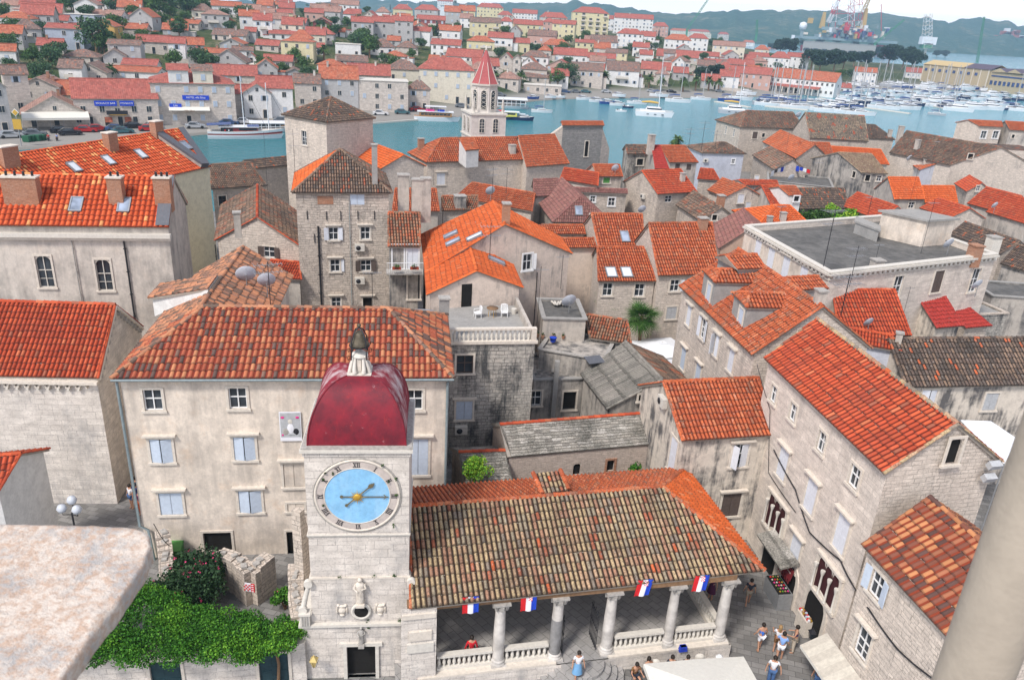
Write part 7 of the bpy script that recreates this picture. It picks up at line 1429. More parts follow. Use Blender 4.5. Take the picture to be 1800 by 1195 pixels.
def boat_meshes(tp,col):
 if(tp,col)in _BM:return _BM[(tp,col)]
 P_=[];h,c,w,ms,cv=MB(),MB(),MB(),MB(),MB()
 if tp=='sail':
  hull(h,10,3.2,1.1,col,None);c.box((-.3,0,1.35),(4.2,2.0,.55),'bw',taper=.85);w.box((-.2,0,1.38),(3.4,2.05,.2),'glass');
  ms.tube([V(.6,0,1),V(.6,0,14.5)],[.17,.13],'mastw',6);ms.tube([V(.6,0,2.4),V(-3.6,0,2.5)],.07,'steel',5);ms.tube([V(.6,0,14.3),V(4.9,0,1.6)],.03,'steel',4);ms.tube([V(.6,0,14.3),V(-4.9,0,1.3)],.03,'steel',4)
  for z in(5.5,9.5):ms.tube([V(.6,-.8,z),V(.6,.8,z)],.03,'steel',4)
  for s_ in(-1,1):ms.tube([V(.6,s_*1.5,1.1),V(.6,s_*.8,5.5),V(.6,s_*.8,9.5),V(.6,0,14.3)],.025,'steel',4)
  cv.tube([V(.4,0,2.65),V(-1.6,0,2.75),V(-3.6,0,2.62)],[.2,.24,.14],'bcover',8);cv.box((-2.9,0,2.1),(1.5,2.0,.1),'bcover');parts=(('cabin',c),('window',w),('mast',ms),('sail_cover',cv))
 elif tp=='motor':
  hull(h,8,2.9,1.15,col,None,rise=.6);c.box((.3,0,1.5),(3.6,2.1,.8),'bw',taper=.8);c.box((-.6,0,2.25),(2.4,1.9,.12),'bw');w.box((.25,0,1.65),(3.35,2.0,.32),'glass');cv.box((-2.3,0,2.0),(1.4,2.0,.1),'bcover');
  for s_ in(-1,1):c.tube([V(-1.6,s_*.9,1.3),V(-1.2,s_*.85,2.7)],.05,'bw',4)
  parts=(('cabin',c),('window',w),('sun_canopy',cv))
 elif tp=='yacht':
  hull(h,14,4.2,1.7,col,None,rise=.5);c.box((0,0,2.2),(7.5,3.3,1.2),'bw',taper=.82);c.box((-.8,0,3.2),(4.5,2.8,.7),'bw',taper=.8);w.box((.1,0,2.4),(6.9,3.15,.4),'glass');w.box((-.5,0,3.35),(4.2,2.6,.2),'glass');cv.tube([V(-2.5,-1.2,3.4),V(-2.9,-1.1,4.5),V(-2.9,1.1,4.5),V(-2.5,1.2,3.4)],.09,'bw',5);parts=(('cabin',c),('window',w),('radar_arch',cv))
 elif tp=='cat':
  for x0 in(-2.6,2.6):hull(h,13,2.0,1.5,col,None,x0=x0)
  c.box((-.8,0,1.55),(8.5,6.0,.5),'bw');c.box((-.5,0,2.35),(5.6,4.8,1.1),'bw',taper=.78);w.box((-.35,0,2.5),(5.0,4.65,.45),'glass');
  for x0 in(-2.6,2.6):
   for q in(-2.5,0,2.5):w.box((q,x0+(1 if x0>0 else-1)*.88,.85),(.8,.3,.25),'glass')
  ms.tube([V(1.2,0,2.6),V(.7,0,19)],[.16,.1],'bw',6);ms.tube([V(1.1,0,4),V(-4.8,0,4.2)],.1,'steel',5);ms.tube([V(.7,0,18),V(6.2,0,1.6)],.04,'steel',4)
  for s_ in(-1,1):ms.tube([V(.2,s_*3,1.6),V(.8,0,17)],.03,'steel',4)
  cv.tube([V(.9,0,4.35),V(-2,0,4.6),V(-4.8,0,4.4)],[.28,.34,.2],'sailyellow',8);parts=(('cabin',c),('window',w),('mast',ms),('sail_cover',cv))
 elif tp=='small':
  hull(h,5,1.9,.7,col,None,rise=.5);c.box((-.2,0,.9),(1.0,1.2,.5),'bw',taper=.8);cv.box((-1.7,0,.95),(.5,.4,.6),'iron');parts=(('console',c),('outboard_motor',cv))
 elif tp=='tour':
  hull(h,22,5.6,2.0,col,None,rise=.35,deck='bwood');c.box((-1,0,2.9),(15,4.8,1.6),'bwood');c.box((-1,0,4.3),(17,5.4,.22),'bw');w.box((-1,0,3.2),(13.5,4.9,.7),'glass')
  for k in range(9):c.box((-8+k*1.75,0,3.0),(.22,4.98,1.6),'bwood')
  ms.box((-3.5,0,4.9),(4,2.6,.9),'pinkp');ms.box((1.6,0,4.8),(3.2,2.4,.7),'blue');cv.box((-1,0,6.6),(10,4.4,.15),'bw');
  for k in range(4):
   for s_ in(-1,1):cv.tube([V(-5+k*2.8,s_*2,4.4),V(-5+k*2.8,s_*2,6.6)],.05,'bw',4)
  parts=(('saloon',c),('window',w),('raft_box',ms),('sun_deck',cv))
 elif tp=='gulet':
  hull(h,26,6,2.4,col,'bred',rise=.75);hull(h,26.1,6.05,1.55,'bw','bw',rise=.5,z0=-.3);c.box((-1.5,0,3.1),(11,4.6,1.5),'bred',taper=.95);c.box((-2.5,0,4.1),(13.5,5.4,.2),'bw');w.box((.5,0,3.3),(6,4.65,.7),'glass');w.box((-6.5,0,3.0),(4,4.7,1.2),'iron')
  for x,z in((-.5,21),(7.8,19)):
   ms.tube([V(x,0,2),V(x-.3,0,z)],[.22,.14],'bw',8);ms.tube([V(x-.1,-1.1,9),V(x-.1,1.1,9)],.07,'bw',4);ms.tube([V(x-.1,-1.1,14),V(x-.1,1.1,14)],.06,'bw',4);ms.tube([V(x,0,z-1),V(x+7.5,0,3.2)],.06,'iron',4)
   for s_ in(-1,1):ms.tube([V(x,s_*2.8,2.4),V(x-.3,0,z-1)],.035,'iron',4)
  ms.tube([V(12,0,4.2),V(16,0,5)],.13,'bwood',5);cv.box((-9,0,4.9),(8,5.4,.14),'bcover',ax=Matrix.Rotation(-.06,3,'Y'));cv.box((2.4,0,4.3),(4,4.2,.3),'bcover')
  for k in range(3):cv.tube([V(-12+k*3,-2.4,2.6),V(-12+k*3,-2.4,4.8)],.05,'steel',4);cv.tube([V(-12+k*3,2.4,2.6),V(-12+k*3,2.4,4.8)],.05,'steel',4)
  for k in range(10):ms.lathe((-9.5+k*.6,-3.05,3.0),[(.0,-.1),(.28,0),(0,.1)],'red' if k%3 else 'bw',8,ax=Matrix.Rotation(pi/2,3,'X'))if k in(4,6)else None
  parts=(('deckhouse',c),('window',w),('mast',ms),('awning',cv))
 elif tp=='ferry':
  hull(h,17,5,1.7,'byellow','bnavy',rise=.3);c.box((0,0,2.6),(13,4.6,1.9),'byellow' if col!='bw' else 'bw');c.box((.3,0,3.7),(15,5.2,.2),'bw');w.box((0,0,2.9),(11.5,4.7,.8),'glass');ms.box((-2,0,4.0),(5,1.6,.5),'red');parts=(('cabin',c),('window',w),('life_raft',ms))
 elif tp=='barge':
  hull(h,20,7,1.2,'bw',None,rise=.1);c.box((0,0,2.4),(17,6,.15),'bw')
  for k in range(9):
   for s_ in(-1,1):c.box((-8+k*2,s_*3,2.2),(.2,.2,2.6),'bw')
  cv.box((0,0,4.0),(18,6.8,.2),'bw',ax=Matrix.Rotation(.04,3,'X'));w.box((0,0,2.9),(16,5.6,.9),'glass');parts=(('deck_frame',c),('roof',cv),('window',w))
 out=[('hull',h.mesh('hull'))]+[(n,q.mesh(n))for n,q in parts];_BM[(tp,col)]=out;return out
LEN={'sail':10,'motor':8,'yacht':14,'cat':13,'small':5,'tour':22,'gulet':26,'ferry':17,'barge':20}
NM={'sail':('sailing_boat','sailing boat'),'motor':('motor_boat','motor boat'),'yacht':('motor_yacht','motor yacht'),'cat':('catamaran','catamaran'),'small':('open_boat','open boat'),'tour':('excursion_boat','excursion boat'),'gulet':('wooden_schooner','schooner'),'ferry':('passenger_boat','passenger boat'),'barge':('covered_pontoon_boat','pontoon boat')}
BOATS=[];CW={'bw':'white','bblue':'blue','bnavy':'navy hulled','bred':'dark red','bgrey':'grey','byellow':'yellow','bwood':'wooden'}
def boat(tp,px,py,Lpx,yaw,col='bw',label=None,row=None):
 p=P(px,py,-1.3);d=(p-CAM).dot(cF);a=atan2(-p.x,p.y)
 if Lpx>0:s=Lpx*d/FPX/LEN[tp]/max(.55,abs(cos(radians(yaw))))
 else:s=-Lpx
 zt=ter(p.x,p.y);z=-1.3 if zt<-1.3 else zt+.3
 if zt>-1.3:p=ground(px,py)
 r=empty(NM[tp][0],(p.x,p.y,z),a+radians(yaw),label,NM[tp][1],'boats of the marina' if row else None,s)
 for n,me in boat_meshes(tp,col):link(me,n,r,M=Matrix())
 BOATS.append((r,tp,col,px,row,label));return r
boat('gulet',434,243,128,2,'bw','two masted white and dark red wooden schooner with blue awning')
boat('barge',476,231,78,3,'bw','white sightseeing boat with blue side panels behind the schooner')
boat('tour',769,213,82,3,'bw','white wooden excursion boat with pink and blue boxes on its roof')
boat('ferry',884,210,62,3,'byellow','yellow and navy passenger boat beside the bell spire');boat('motor',920,212,38,4,'bnavy','small yellow and navy cabin boat in front of the passenger boat')
boat('barge',890,190,80,3,'bw','white covered pontoon boat with glass sides near the spire');boat('sail',953,198,38,4,'bw','lone white sailing boat right of the yellow passenger boat')
boat('cat',1150,204,66,4,'bw','white sailing catamaran with furled yellow sail in mid channel');boat('cat',1292,200,58,4,'bgrey','grey sailing catamaran just above the brown hipped roof')
boat('yacht',1685,196,50,0,'bw','big white motor yacht at the near edge of the marina');boat('sail',1647,203,30,-6,'bgrey','small grey sailing boat in open water by the marina')
for t,x,y,l,w_,c in[('motor',938,175,20,20,'bblue'),('motor',968,174,20,10,'bw'),('small',985,175,18,5,'bw'),('motor',1026,176,26,12,'bw'),('motor',1050,180,28,15,'bw'),('motor',1068,183,28,14,'bblue'),('motor',1086,186,28,12,'bw'),('small',1104,190,20,5,'bnavy'),('small',1092,197,20,0,'bw'),('motor',1088,172,24,3,'bw'),('sail',1120,183,36,8,'bw'),('sail',1158,173,34,2,'bw'),('sail',1192,180,46,0,'bw'),('sail',1232,176,36,6,'bw'),('yacht',1302,176,42,5,'bw'),('yacht',1312,168,34,8,'bw'),('sail',1282,178,40,6,'bblue')]:boat(t,x,y,l,w_,c,None,'along the quay in mid channel')
rb=random.Random(5)
rows=[('in the front marina row',1335,1520,184,203,15,(2,22)),('in the second marina row',1345,1610,180,194,15,(-5,25)),('in the third marina row',1500,1800,181,196,18,(-10,30)),('in the fourth marina row',1480,1800,174,187,13,(10,60)),('in the fifth marina row',1500,1800,166,179,13,(10,70)),('in the back marina row',1500,1800,160,171,14,(0,60))]
for nm,x0,x1,y0,y1,n,yw in rows:
 for k in range(n):
  t=(k+.5)/n;x=x0+(x1-x0)*t+rb.uniform(-4,4);y=y0+(y1-y0)*t+rb.uniform(-1.2,1.2);tp=rb.choice(['sail','sail','motor','motor','yacht','small','motor']);boat(tp,x,y,{'sail':-1.25,'motor':-1.2,'yacht':-1.0,'small':-1.2}[tp],rb.uniform(*yw),rb.choice(['bw','bw','bw','bw','bw','bw','bw','bnavy','bgrey']),None,nm)
for k in range(20):
 x=1505+k*15+rb.uniform(-4,4);boat(rb.choice(['motor','yacht','sail','small']),x,151+k*.55+rb.uniform(-2,2),-1.0,rb.uniform(-30,60),rb.choice(['bw','bw','bblue','bgrey']),None,'hauled out on the quay before the ochre hall')
def strip_(pxs,z,w_,name,label,mat='offwhite',cat='pontoon'):
 m=MB()
 for(a,b)in zip(pxs[:-1],pxs[1:]):p,q=P(*a,z),P(*b,z);m.box((p+q)/2-V(0,0,.3),((q-p).length,w_,.6),mat,atan2(q.y-p.y,q.x-p.x))
 m.build(name,None,label,cat,'floating pontoons')
for a,lb in(([(1258,178),(1318,188)],'short floating pontoon right of the single sailing boats'),([(1440,172),(1500,186),(1600,199)],'long floating pontoon at the front of the marina'),([(1620,182),(1660,190)],'short floating pontoon left of the big motor yacht'),([(1345,186),(1420,193)],'floating pontoon below the long white arcade building')):strip_(a,-.9,2.0,'pontoon',lb)
m=MB();p,q=P(640,215.5,-.85),P(830,201.5,-.85);m.box((p+q)/2-V(0,0,.35),((q-p).length,3,.7),'offwhite',atan2(q.y-p.y,q.x-p.x));m.build('quay_edge',None,'pale stone quay edge below the waterfront villas','quay')
_CM={}
def car_meshes(col):
 if col in _CM:return _CM[col]
 if 'cp_'+col not in MDEF:D('cp_'+col,m_plain,CARC[col],.25,.05,0,.3,.5)
 b=MB();prof=[(-2.1,.3),(2.1,.3),(2.12,.62),(1.95,.78),(1.0,.92),(.45,1.38),(-1.1,1.42),(-1.75,1.0),(-2.1,.9)];n=len(prof)
 for sg in(-1,1):
  vs=[V(x,sg*(.82 if z<1 else .66),z)for x,z in prof];b.add(vs,[tuple(range(n))[::-sg]],'cp_'+col)
 for i in range(n):
  j=(i+1)%n;(x0,z0),(x1,z1)=prof[i],prof[j];w0,w1=(.82 if z0<1 else .66),(.82 if z1<1 else .66);b.add([V(x0,-w0,z0),V(x1,-w1,z1),V(x1,w1,z1),V(x0,w0,z0)],[(3,2,1,0)],'glass' if i in(4,7-1)else 'cp_'+col)
 w=MB()
 for sg in(-1,1):w.add([V(.82,sg*.80,.93),V(-1.5,sg*.80,.95),V(-1.05,sg*.70,1.34),V(.42,sg*.70,1.32)],[(0,1,2,3)[::sg]],'glass')
 out=[('body',b.mesh('body')),('window',w.mesh('window'))]
 wh=MB();wh.lathe((0,0,0),[(.2,-.1),(.32,-.09),(.33,.09),(.2,.1)],'black',12,ax=Matrix.Rotation(pi/2,3,'X'));wm=wh.mesh('wheel')
 _CM[col]=(out,wm);return _CM[col]
CARC={'white':(.7,.7,.7),'silver':(.42,.44,.46),'black':(.02,.02,.025),'red':(.45,.03,.03),'blue':(.05,.10,.22),'grey':(.18,.2,.22),'teal':(.06,.15,.17)}
CARS=[]
def car(px,py,col,yaw=0,row='on the left quay'):
 g=ground(px,py);r=empty('parked_car',(g.x,g.y,g.z+.02),atan2(-g.x,g.y)+radians(yaw),None,'car','cars parked along the far quay',1.12);o,wm=car_meshes(col)
 for n,me in o:link(me,n,r,M=Matrix())
 for x in(-1.35,1.35):
  for y in(-.78,.78):link(wm,'wheel',r,M=Matrix.Translation((x,y,.33)))
 CARS.append((r,col,px,row))
for x,y,c,a in[(20,243,'silver',5),(62,240,'grey',0),(108,234,'black',10),(124,238,'black',5),(152,233,'red',-5),(170,231,'red',20),(205,231,'blue',0),(216,235,'teal',10),(238,226,'black',5),(263,231,'red',0),(270,227,'silver',15),(344,226,'silver',0),(402,220,'blue',10),(430,218,'white',0),(497,216,'grey',0)]:car(x,y,c,a)
for x,y,c,a in[(669,203,'white',0),(707,201,'teal',5),(733,196,'red',20),(812,190,'grey',0),(840,187,'silver',0)]:car(x,y,c,a,'before the waterfront villas')
for x,y,c,a in[(880,170,'grey',0),(993,164,'blue',0),(1012,164,'grey',20),(1030,164,'teal',0),(1066,164,'silver',0),(1145,163,'silver',0),(1180,164,'black',0),(1265,163,'grey',0)]:car(x,y,c,a,'by the palm trees')
for x,y,c,a in[(1652,152,'white',0),(1668,153,'silver',0),(1682,154,'black',5),(1695,155,'red',0),(1706,156,'silver',0),(1560,147,'white',20),(1580,148,'grey',0)]:car(x,y,c,a,'before the ochre hall')
for k in range(4):
 g=ground(48+k*9,250-k*.8);m=MB();m.box((0,0,.65),(1.3,1.0,1.1),'bingreen',taper=1.1);m.box((0,0,1.25),(1.45,1.1,.12),'bingreen');o=m.build('waste_container',None,'green waste container on the far quay, %s from the left of four'%['first','second','third','last'][k],'container','green waste containers on the quay');o.location=(g.x,g.y,g.z);
 for sx in(-.5,.5):m=MB();m.lathe((sx,-.3,.12),[(.12,-.05),(.12,.05)],'black',8,ax=Matrix.Rotation(pi/2,3,'Y'));link(m.mesh('wheel'),'wheel',o,M=Matrix())
g=ground(38,258);r=root_at('road_sign',(g.x,g.y,g.z),'yellow square road sign with a small diamond sign above on the far quay','road sign');m=MB();m.tube([g,g+V(0,0,6.5)],.09,'steel',6);m.build('post',r);m=MB();m.box(g+V(0,-.1,4.4),(1.7,.08,2.0),'gold');m.build('panel',r);m=MB();m.box(g+V(0,-.1,6.7),(.85,.08,.85),'gold',ax=Matrix.Rotation(pi/4,3,'Y'));m.box(g+V(0,-.06,6.7),(1.05,.06,1.05),'white',ax=Matrix.Rotation(pi/4,3,'Y'));m.build('panel',r)
def Qp(px,py,y=1500):return at_dist(px,py,y)
def lattice(m,a,b,w0,w1,mats,n=8,t=.45):
 a,b=Vector(a),Vector(b);d=(b-a).normalized();s_=V(0,1,0)if abs(d.y)<.9 else V(1,0,0);s_=d.cross(s_).normalized();u_=d.cross(s_).normalized();c=[(-1,-1),(1,-1),(1,1),(-1,1)]
 f=lambda k,t_:a+(b-a)*t_+(s_*c[k][0]+u_*c[k][1])*(w0+(w1-w0)*t_)/2
 for k in range(4):
  for i in range(n):
   mt=mats[i%len(mats)];m.tube([f(k,i/n),f(k,(i+1)/n)],t,mt,4,False);m.tube([f(k,i/n),f((k+1)%4,(i+1)/n)],t*.6,mt,4,False);m.tube([f(k,i/n),f((k+1)%4,i/n)],t*.6,mt,4,False)
def rig():
 y=1500;k=y/FPX*1.08;c=Qp(1480,72);r=root_at('oil_platform',(c.x,y,-1.3),'large oil drilling platform with lattice derricks rising behind the pines','oil platform');D('rigyellow',m_plain,(.45,.30,.10),.7,.15);D('riggrey',m_plain,(.22,.30,.32),.7,.25);D('rigred',m_plain,(.50,.04,.05),.6,.1)
 rr=random.Random(4);m=MB()
 a,b=Qp(1400,66),Qp(1565,74);m.box((a+b)/2-V(0,0,0),((b-a).length,60,4),'riggrey',0);m.box((a+b)/2+V(0,0,4),((b-a).length*.55,40,5),'riggrey');
 for i in range(110):p=Qp(rr.gauss(1480,34),66-abs(rr.gauss(0,11)));m.box(p-V(0,rr.uniform(0,40),0),(rr.uniform(1.5,9),5,rr.uniform(1.5,9)),rr.choice(['riggrey','riggrey','rigyellow','steel','bw','rigred','glass_blue','trim']))
 m.build('deck',r)
 for px in(1420,1475,1530,1553):m=MB();p=Qp(px,80);z=(px!=1553);m.lathe((p.x,y,-3),[(12 if px<1550 else 19,0),(12 if px<1550 else 19,p.z+3)],'rigred',12);m.build('support_column',r)
 m=MB();lattice(m,Qp(1478,52),Qp(1490,-60),34,20,['rigred','bw'],8,.5);m.build('derrick',r);m=MB();lattice(m,Qp(1503,50),Qp(1510,-60),17,13,['bw','rigred'],8,.5);m.build('derrick',r)
 for a,b,c2,d2 in(((1522,48),(1518,16),(1516,24),(1532,-10)),((1448,50),(1446,22),(1456,40),(1478,-6))):
  m=MB();m.box((Qp(*a)+Qp(*b))/2,(8,9,(Qp(*b)-Qp(*a)).length),'rigyellow',taper=.5);lattice(m,Qp(*c2),Qp(*d2),6,3,['rigyellow']if a[0]>1500 else['bw','bw','rigred'],6,.5);m.build('crane',r)
 m=MB();p=Qp(1412,46);m.lathe(p,[(0,-7),(5.5,-5),(7,0),(5.5,5),(0,7)],'bw',14);m.box(p-V(0,0,14),(5,5,16),'riggrey');m.build('radar_dome',r)
 m=MB();m.lathe(Qp(1450,57),[(0,-2.5),(4,0),(0,2.5)],'rigred',10);m.build('lifeboat',r);m=MB();m.tube([Qp(1549,55),Qp(1549,8)],.6,'rigred',5);m.build('antenna_mast',r)
 for lb,foot,top,jib,mts in(('green lattice crane leaning right in front of the oil platform',(1538,77),None,(1590,35),['green']),('white and green tower crane right of the oil platform',(1628,85),(1632,25),None,['trim','bw']),('tall thin green crane behind the ochre shipyard hall',(1718,108),(1730,30),None,['green']),('thin green crane boom at the top centre of the view',(1208,52),None,(1248,-5),['green']),('distant thin crane mast left of the far sea',(1330,60),(1331,35),None,['green'])):
  q=root_at('shipyard_crane',tuple(Qp(*foot,1400)),lb,'crane','shipyard cranes');m=MB()
  if top:lattice(m,Qp(*foot,1400),Qp(*top,1400),13 if foot[0]==1628 else 3,9 if foot[0]==1628 else 2,mts,9,.35)
  if foot[0]==1628:m.box(Qp(1631,72,1400),(24,12,12),'bw');m.box(Qp(1628,81,1400),(16,12,8),'green')
  if jib:lattice(m,Qp(*foot,1400),Qp(*jib,1400),2.5,2,mts,10,.3)
  m.build('tower' if top else 'boom',q);m=MB();p=Qp(*foot,1400);m.box((p.x,p.y,p.z-6),(3,3,12),mts[0]);m.build('base',q)
rig()
m=MB();rr=random.Random(9)
for k in range(46):
 cx=rr.choice([(1775,62),(1790,70),(1765,58),(1783,78)]);p=at_dist(cx[0]+rr.uniform(-14,14),cx[1]+rr.uniform(-6,8),2550);m.box(p,(14,12,9),'bw' if rr.random()<.6 else 'tile_red_far')
m.build('far_village',None,'tiny white village on the distant hill across the sea','village',None,'stuff')
def blobcloud(m,pts,n,s,mat,sq=.8):leaf_cards(m,pts,n,s,mat,sq)
D('leaf_vine',m_leaf,[(.2,(.012,.05,.008)),(.42,(.024,.10,.01)),(.6,(.045,.165,.014)),(.85,(.10,.26,.025))]);D('leaf_vine2',m_leaf,[(.2,(.035,.12,.012)),(.5,(.08,.23,.018)),(.85,(.17,.36,.03))])
D('leaf_oleander',m_leaf,[(.2,(.01,.028,.012)),(.5,(.022,.055,.022)),(.85,(.05,.10,.04))]);D('petal',m_plain,(.68,.07,.20),.7,.2)
rr=random.Random(2);np.random.seed(5)
def vine():
 r=root_at('vine_canopy',(-12.5,27,0),'dense bright green vine canopy trained over the courtyard left of the clock tower','vine');poly=[(-19,24.8),(-19,29.9),(-16.8,29.7),(-14.6,28.7),(-12.4,28.0),(-10.4,27.8),(-9.2,27.6),(-8.75,27.0),(-9.1,26.1),(-10.6,25.7),(-12.4,25.3),(-15,24.9)]
 def inside(x,y):
  c=False
  for i in range(len(poly)):
   (a,b),(e,f)=poly[i],poly[i-1]
   if(b>y)!=(f>y)and x<(e-a)*(y-b)/(f-b)+a:c=not c
  return c
 bl=[];b2=[]
 while len(bl)<330:
  x,y=rr.uniform(-19,-8.7),rr.uniform(24.8,31)
  if inside(x,y):
   z=2.75+rr.uniform(-.12,.16)+.22*mn.noise(V(x*.9,y*.9,0));bl.append((x,y,z,rr.uniform(.36,.55)))
   if mn.noise(V(x*.6,y*.6,5))+.15*(x+13)*.35>.12:b2.append((x,y,z+.12,.38))
 m=MB();blobcloud(m,bl,80000,.045,'leaf_vine',.5);blobcloud(m,b2,13000,.045,'leaf_vine2',.5);m.build('foliage',r)
 for x,y in((-9.8,26.6),(-12.3,27.2),(-15.5,28.3)):m=MB();m.tube([V(x,y,0),V(x+.1,y,1.4),V(x,y-.1,2.7)],[.09,.07,.05],'wood',6);m.build('trunk',r)
vine()
def bush(c,R,n,s,mat,name,label,cat='bush',fl=0,sq=.85,k=14,spread=.65):
 r=root_at(name,(c[0],c[1],0),label,cat);bl=[(c[0]+rr.uniform(-1,1)*R*spread,c[1]+rr.uniform(-1,1)*R*spread,c[2]+rr.uniform(-.5,.6)*R*spread,R*rr.uniform(.32,.5))for _ in range(k)];m=MB();blobcloud(m,bl,n,s,mat,sq);m.build('foliage',r)
 m=MB();
 for b in bl[:4]:m.tube([V(c[0],c[1],0),V((c[0]+b[0])/2,(c[1]+b[1])/2,b[2]*.6),V(*b[:3])],[.06,.04,.02],'wood',5)
 m.build('stem',r)
 if fl:
  m=MB()
  for i in range(fl):b=rr.choice(bl);d=V(rr.gauss(0,1),rr.gauss(-.4,1),abs(rr.gauss(0,1))+.2).normalized();p=V(*b[:3])+d*b[3]*1.05;leafball(m,p,.07,6,'petal',.045)
  m.build('blossom',r)
 return r
c=P(348,1015,1.6);bush(c,1.9,11000,.07,'leaf_oleander','oleander_bush','dark green oleander bush with pink blossoms in the courtyard corner','bush',60,.9,22,.62)
c=P(300,1025,1.3);bush(c,.9,2500,.06,'leaf_hill','oleander_bush','smaller sparse oleander with pink flowers next to the narrow rough wall','bush',18)
c=P(500,1048,.8);bush(c,.62,2400,.06,'leaf_green','flowering_shrub','round green shrub with a single pink flower beside the clock tower base','bush',2)
c=P(838,826,4.9);bush(c,.95,2200,.06,'leaf_lime','young_tree','feathery lime green young tree in front of the stone slab shed','tree',0,1.0,12,.8)
c=P(1120,826,3.4);bush(c,.5,700,.07,'leaf_green','potted_plant','leafy potted plant at the foot of the chapel wall, larger one','plant',0)
c=P(1192,825,3.3);bush(c,.3,300,.07,'leaf_green','potted_plant','thin potted plant by the white shutter at the end of the chapel','plant',0)
for px,py,s,lb in((1420,388,1.0,'dark green tree crown left of two trees behind the flat roofed palace'),(1483,392,1.05,'bright green tree crown behind the flat roofed palace')):
 q=P(px,py,4.5);t=tree('round',0 if px<1450 else 3,(q.x,q.y,0),s,lb,None)
 c=V(q.x,q.y,5.2);m=MB();blobcloud(m,[(c.x+rr.uniform(-3,3),c.y+rr.uniform(-2,2),c.z+rr.uniform(-1.2,.8),rr.uniform(.9,1.3))for _ in range(9)],5200,.16,'leaf_dark' if px<1450 else 'leaf_lime');o=m.mesh('crown');link(o,'crown',t,M=(Matrix.Translation(t.location)@Matrix.Rotation(t.rotation_euler.z,4,'Z')@Matrix.Scale(s,4)).inverted())
def palm(px,py,z,label,s=1.0):
 q=P(px,py,z);r=root_at('palm_tree',(q.x,q.y,0),label,'palm','palms in the lane');m=MB();m.tube([V(q.x,q.y,0),V(q.x+.1,q.y,z*.5),V(q.x,q.y,z)],[.2,.16,.15],'wood',8);m.build('trunk',r);m=MB()
 for k in range(60):
  a=rr.uniform(0,2*pi);el=rr.uniform(-.9,1.2);L=rr.uniform(.3,.7)*s;o=V(q.x,q.y,z);hub=o+V(cos(a)*cos(el),sin(a)*cos(el),sin(el))*L
  u=(hub-o).normalized();w=u.cross(V(0,0,1)).normalized();up=w.cross(u);m.tube([o,hub],.012,'leaf_palm',3,False)
  for j in range(15):
   b=-1.9+j*3.8/14;t=hub+(u*cos(b)+w*sin(b))*(.72*s)-V(0,0,.14);e=(u*-sin(b)+w*cos(b))*.06;m.add([hub-e*.6,hub+e*.6,t+e*.2-V(0,0,.05),t-e*.2-V(0,0,.05)],[(0,1,2,3)],'leaf_fan')
 m.build('crown',r)
D('leaf_fan',m_leaf,[(.2,(.02,.06,.015)),(.5,(.045,.12,.025)),(.85,(.11,.22,.05))])
palm(1128,556,5.2,'tall fan palm in the lane above the white umbrellas',1.5);palm(1074,525,5.2,'smaller fan palm partly hidden behind the crumbling roof',1.2)
q=P(1135,372,4);t=tree('round',2,(q.x,q.y,0),1.0,'dark tree between the green window house and the salmon roof',None);q=P(1190,245,3);tree('palm',1,(q.x,q.y,-1),.9,'lone palm crown by the water behind the crimson roof strip',None)
def dish(px,py,z,label,s=.45,H=None,key='f',yaw=.4):
 if H is not None:o,n=H.planes[key];c=hit(px,py+6,o,n)
 else:c=P(px,py+6,z)
 r=root_at('satellite_dish',tuple(c),label,'satellite dish','satellite dishes');R=Matrix.Rotation(yaw,3,'Z')@Matrix.Rotation(radians(-65),3,'X')@Matrix.Rotation(pi,3,'X');hc=c+V(0,0,.75)
 m=MB();m.lathe(hc,[(0,-.0),(s*.5,.03*s*3),(s,.25*s),(s*1.02,.27*s),(s*.5,.09*s*1.6)],'dish',18,ax=R@Matrix.Rotation(pi,3,'X'));m.build('reflector',r);m=MB();m.tube([c-V(0,0,.3),hc],.03,'steel',6);e=hc+(R@V(0,0,-s*.9));m.tube([hc+R@V(0,s*.9,0),e],.015,'steel',4);m.box(e,(.08,.08,.08),'iron');m.build('mount',r)
dish(434,498,12.4,'large satellite dish on the palace roof, left of a pair',.62);dish(470,508,12.2,'satellite dish on the palace roof, right of a pair',.55);dish(1000,540,7.7,'grey satellite dish on the ruined terrace store',.6);dish(862,342,10,'satellite dish behind the ridge of the big orange roof',.55)
dish(1081,300,9.8,'satellite dish on the orange roof above the green shuttered window',.55,MH('green shuttered'));dish(1128,374,8.6,'satellite dish beside the skylight roofs',.5);dish(1390,315,6.3,'satellite dish standing on the grey laundry terrace',.6);dish(1598,280,8,'satellite dish on the small orange roof of the white and lilac house',.6)
dish(1524,578,9,'round pale dish on the deep red roof',.42,MH('deep red roof'));dish(1665,438,12.2,'dish lying near the edge of the flat palace roof',.5);dish(1715,510,9.4,'two toned dish on the white window wall of the flat palace',.5);dish(1403,203,10.5,'big black mesh dish between the two waterfront roofs',.8);dish(1747,365,7.6,'dish on the faded red roof near the right edge',.5)
def antenna(px,py,z,h,label,s=1.0,yaw=.6,kind=0):
 c=P(px,py,z);r=root_at('tv_antenna',tuple(c),label,'antenna','roof antennas');m=MB();m.tube([c-V(0,0,.4),c+V(0,0,h)],.025*s,'iron',5);m.build('mast',r);m=MB();R=Matrix.Rotation(yaw,3,'Z')
 for q,zz in enumerate(([.92,.72]if kind else[.94])):
  o=c+V(0,0,h*zz);m.tube([o+R@V(-.75*s,0,0),o+R@V(.75*s,0,0)],.02*s,'steel',4)
  for k in range(7):x=(-.7+k*.235)*s;L=(.48-.04*k)*s;m.tube([o+R@V(x,-L,0),o+R@V(x,L,0)],.012*s,'steel',3)
 m.build('aerial',r)
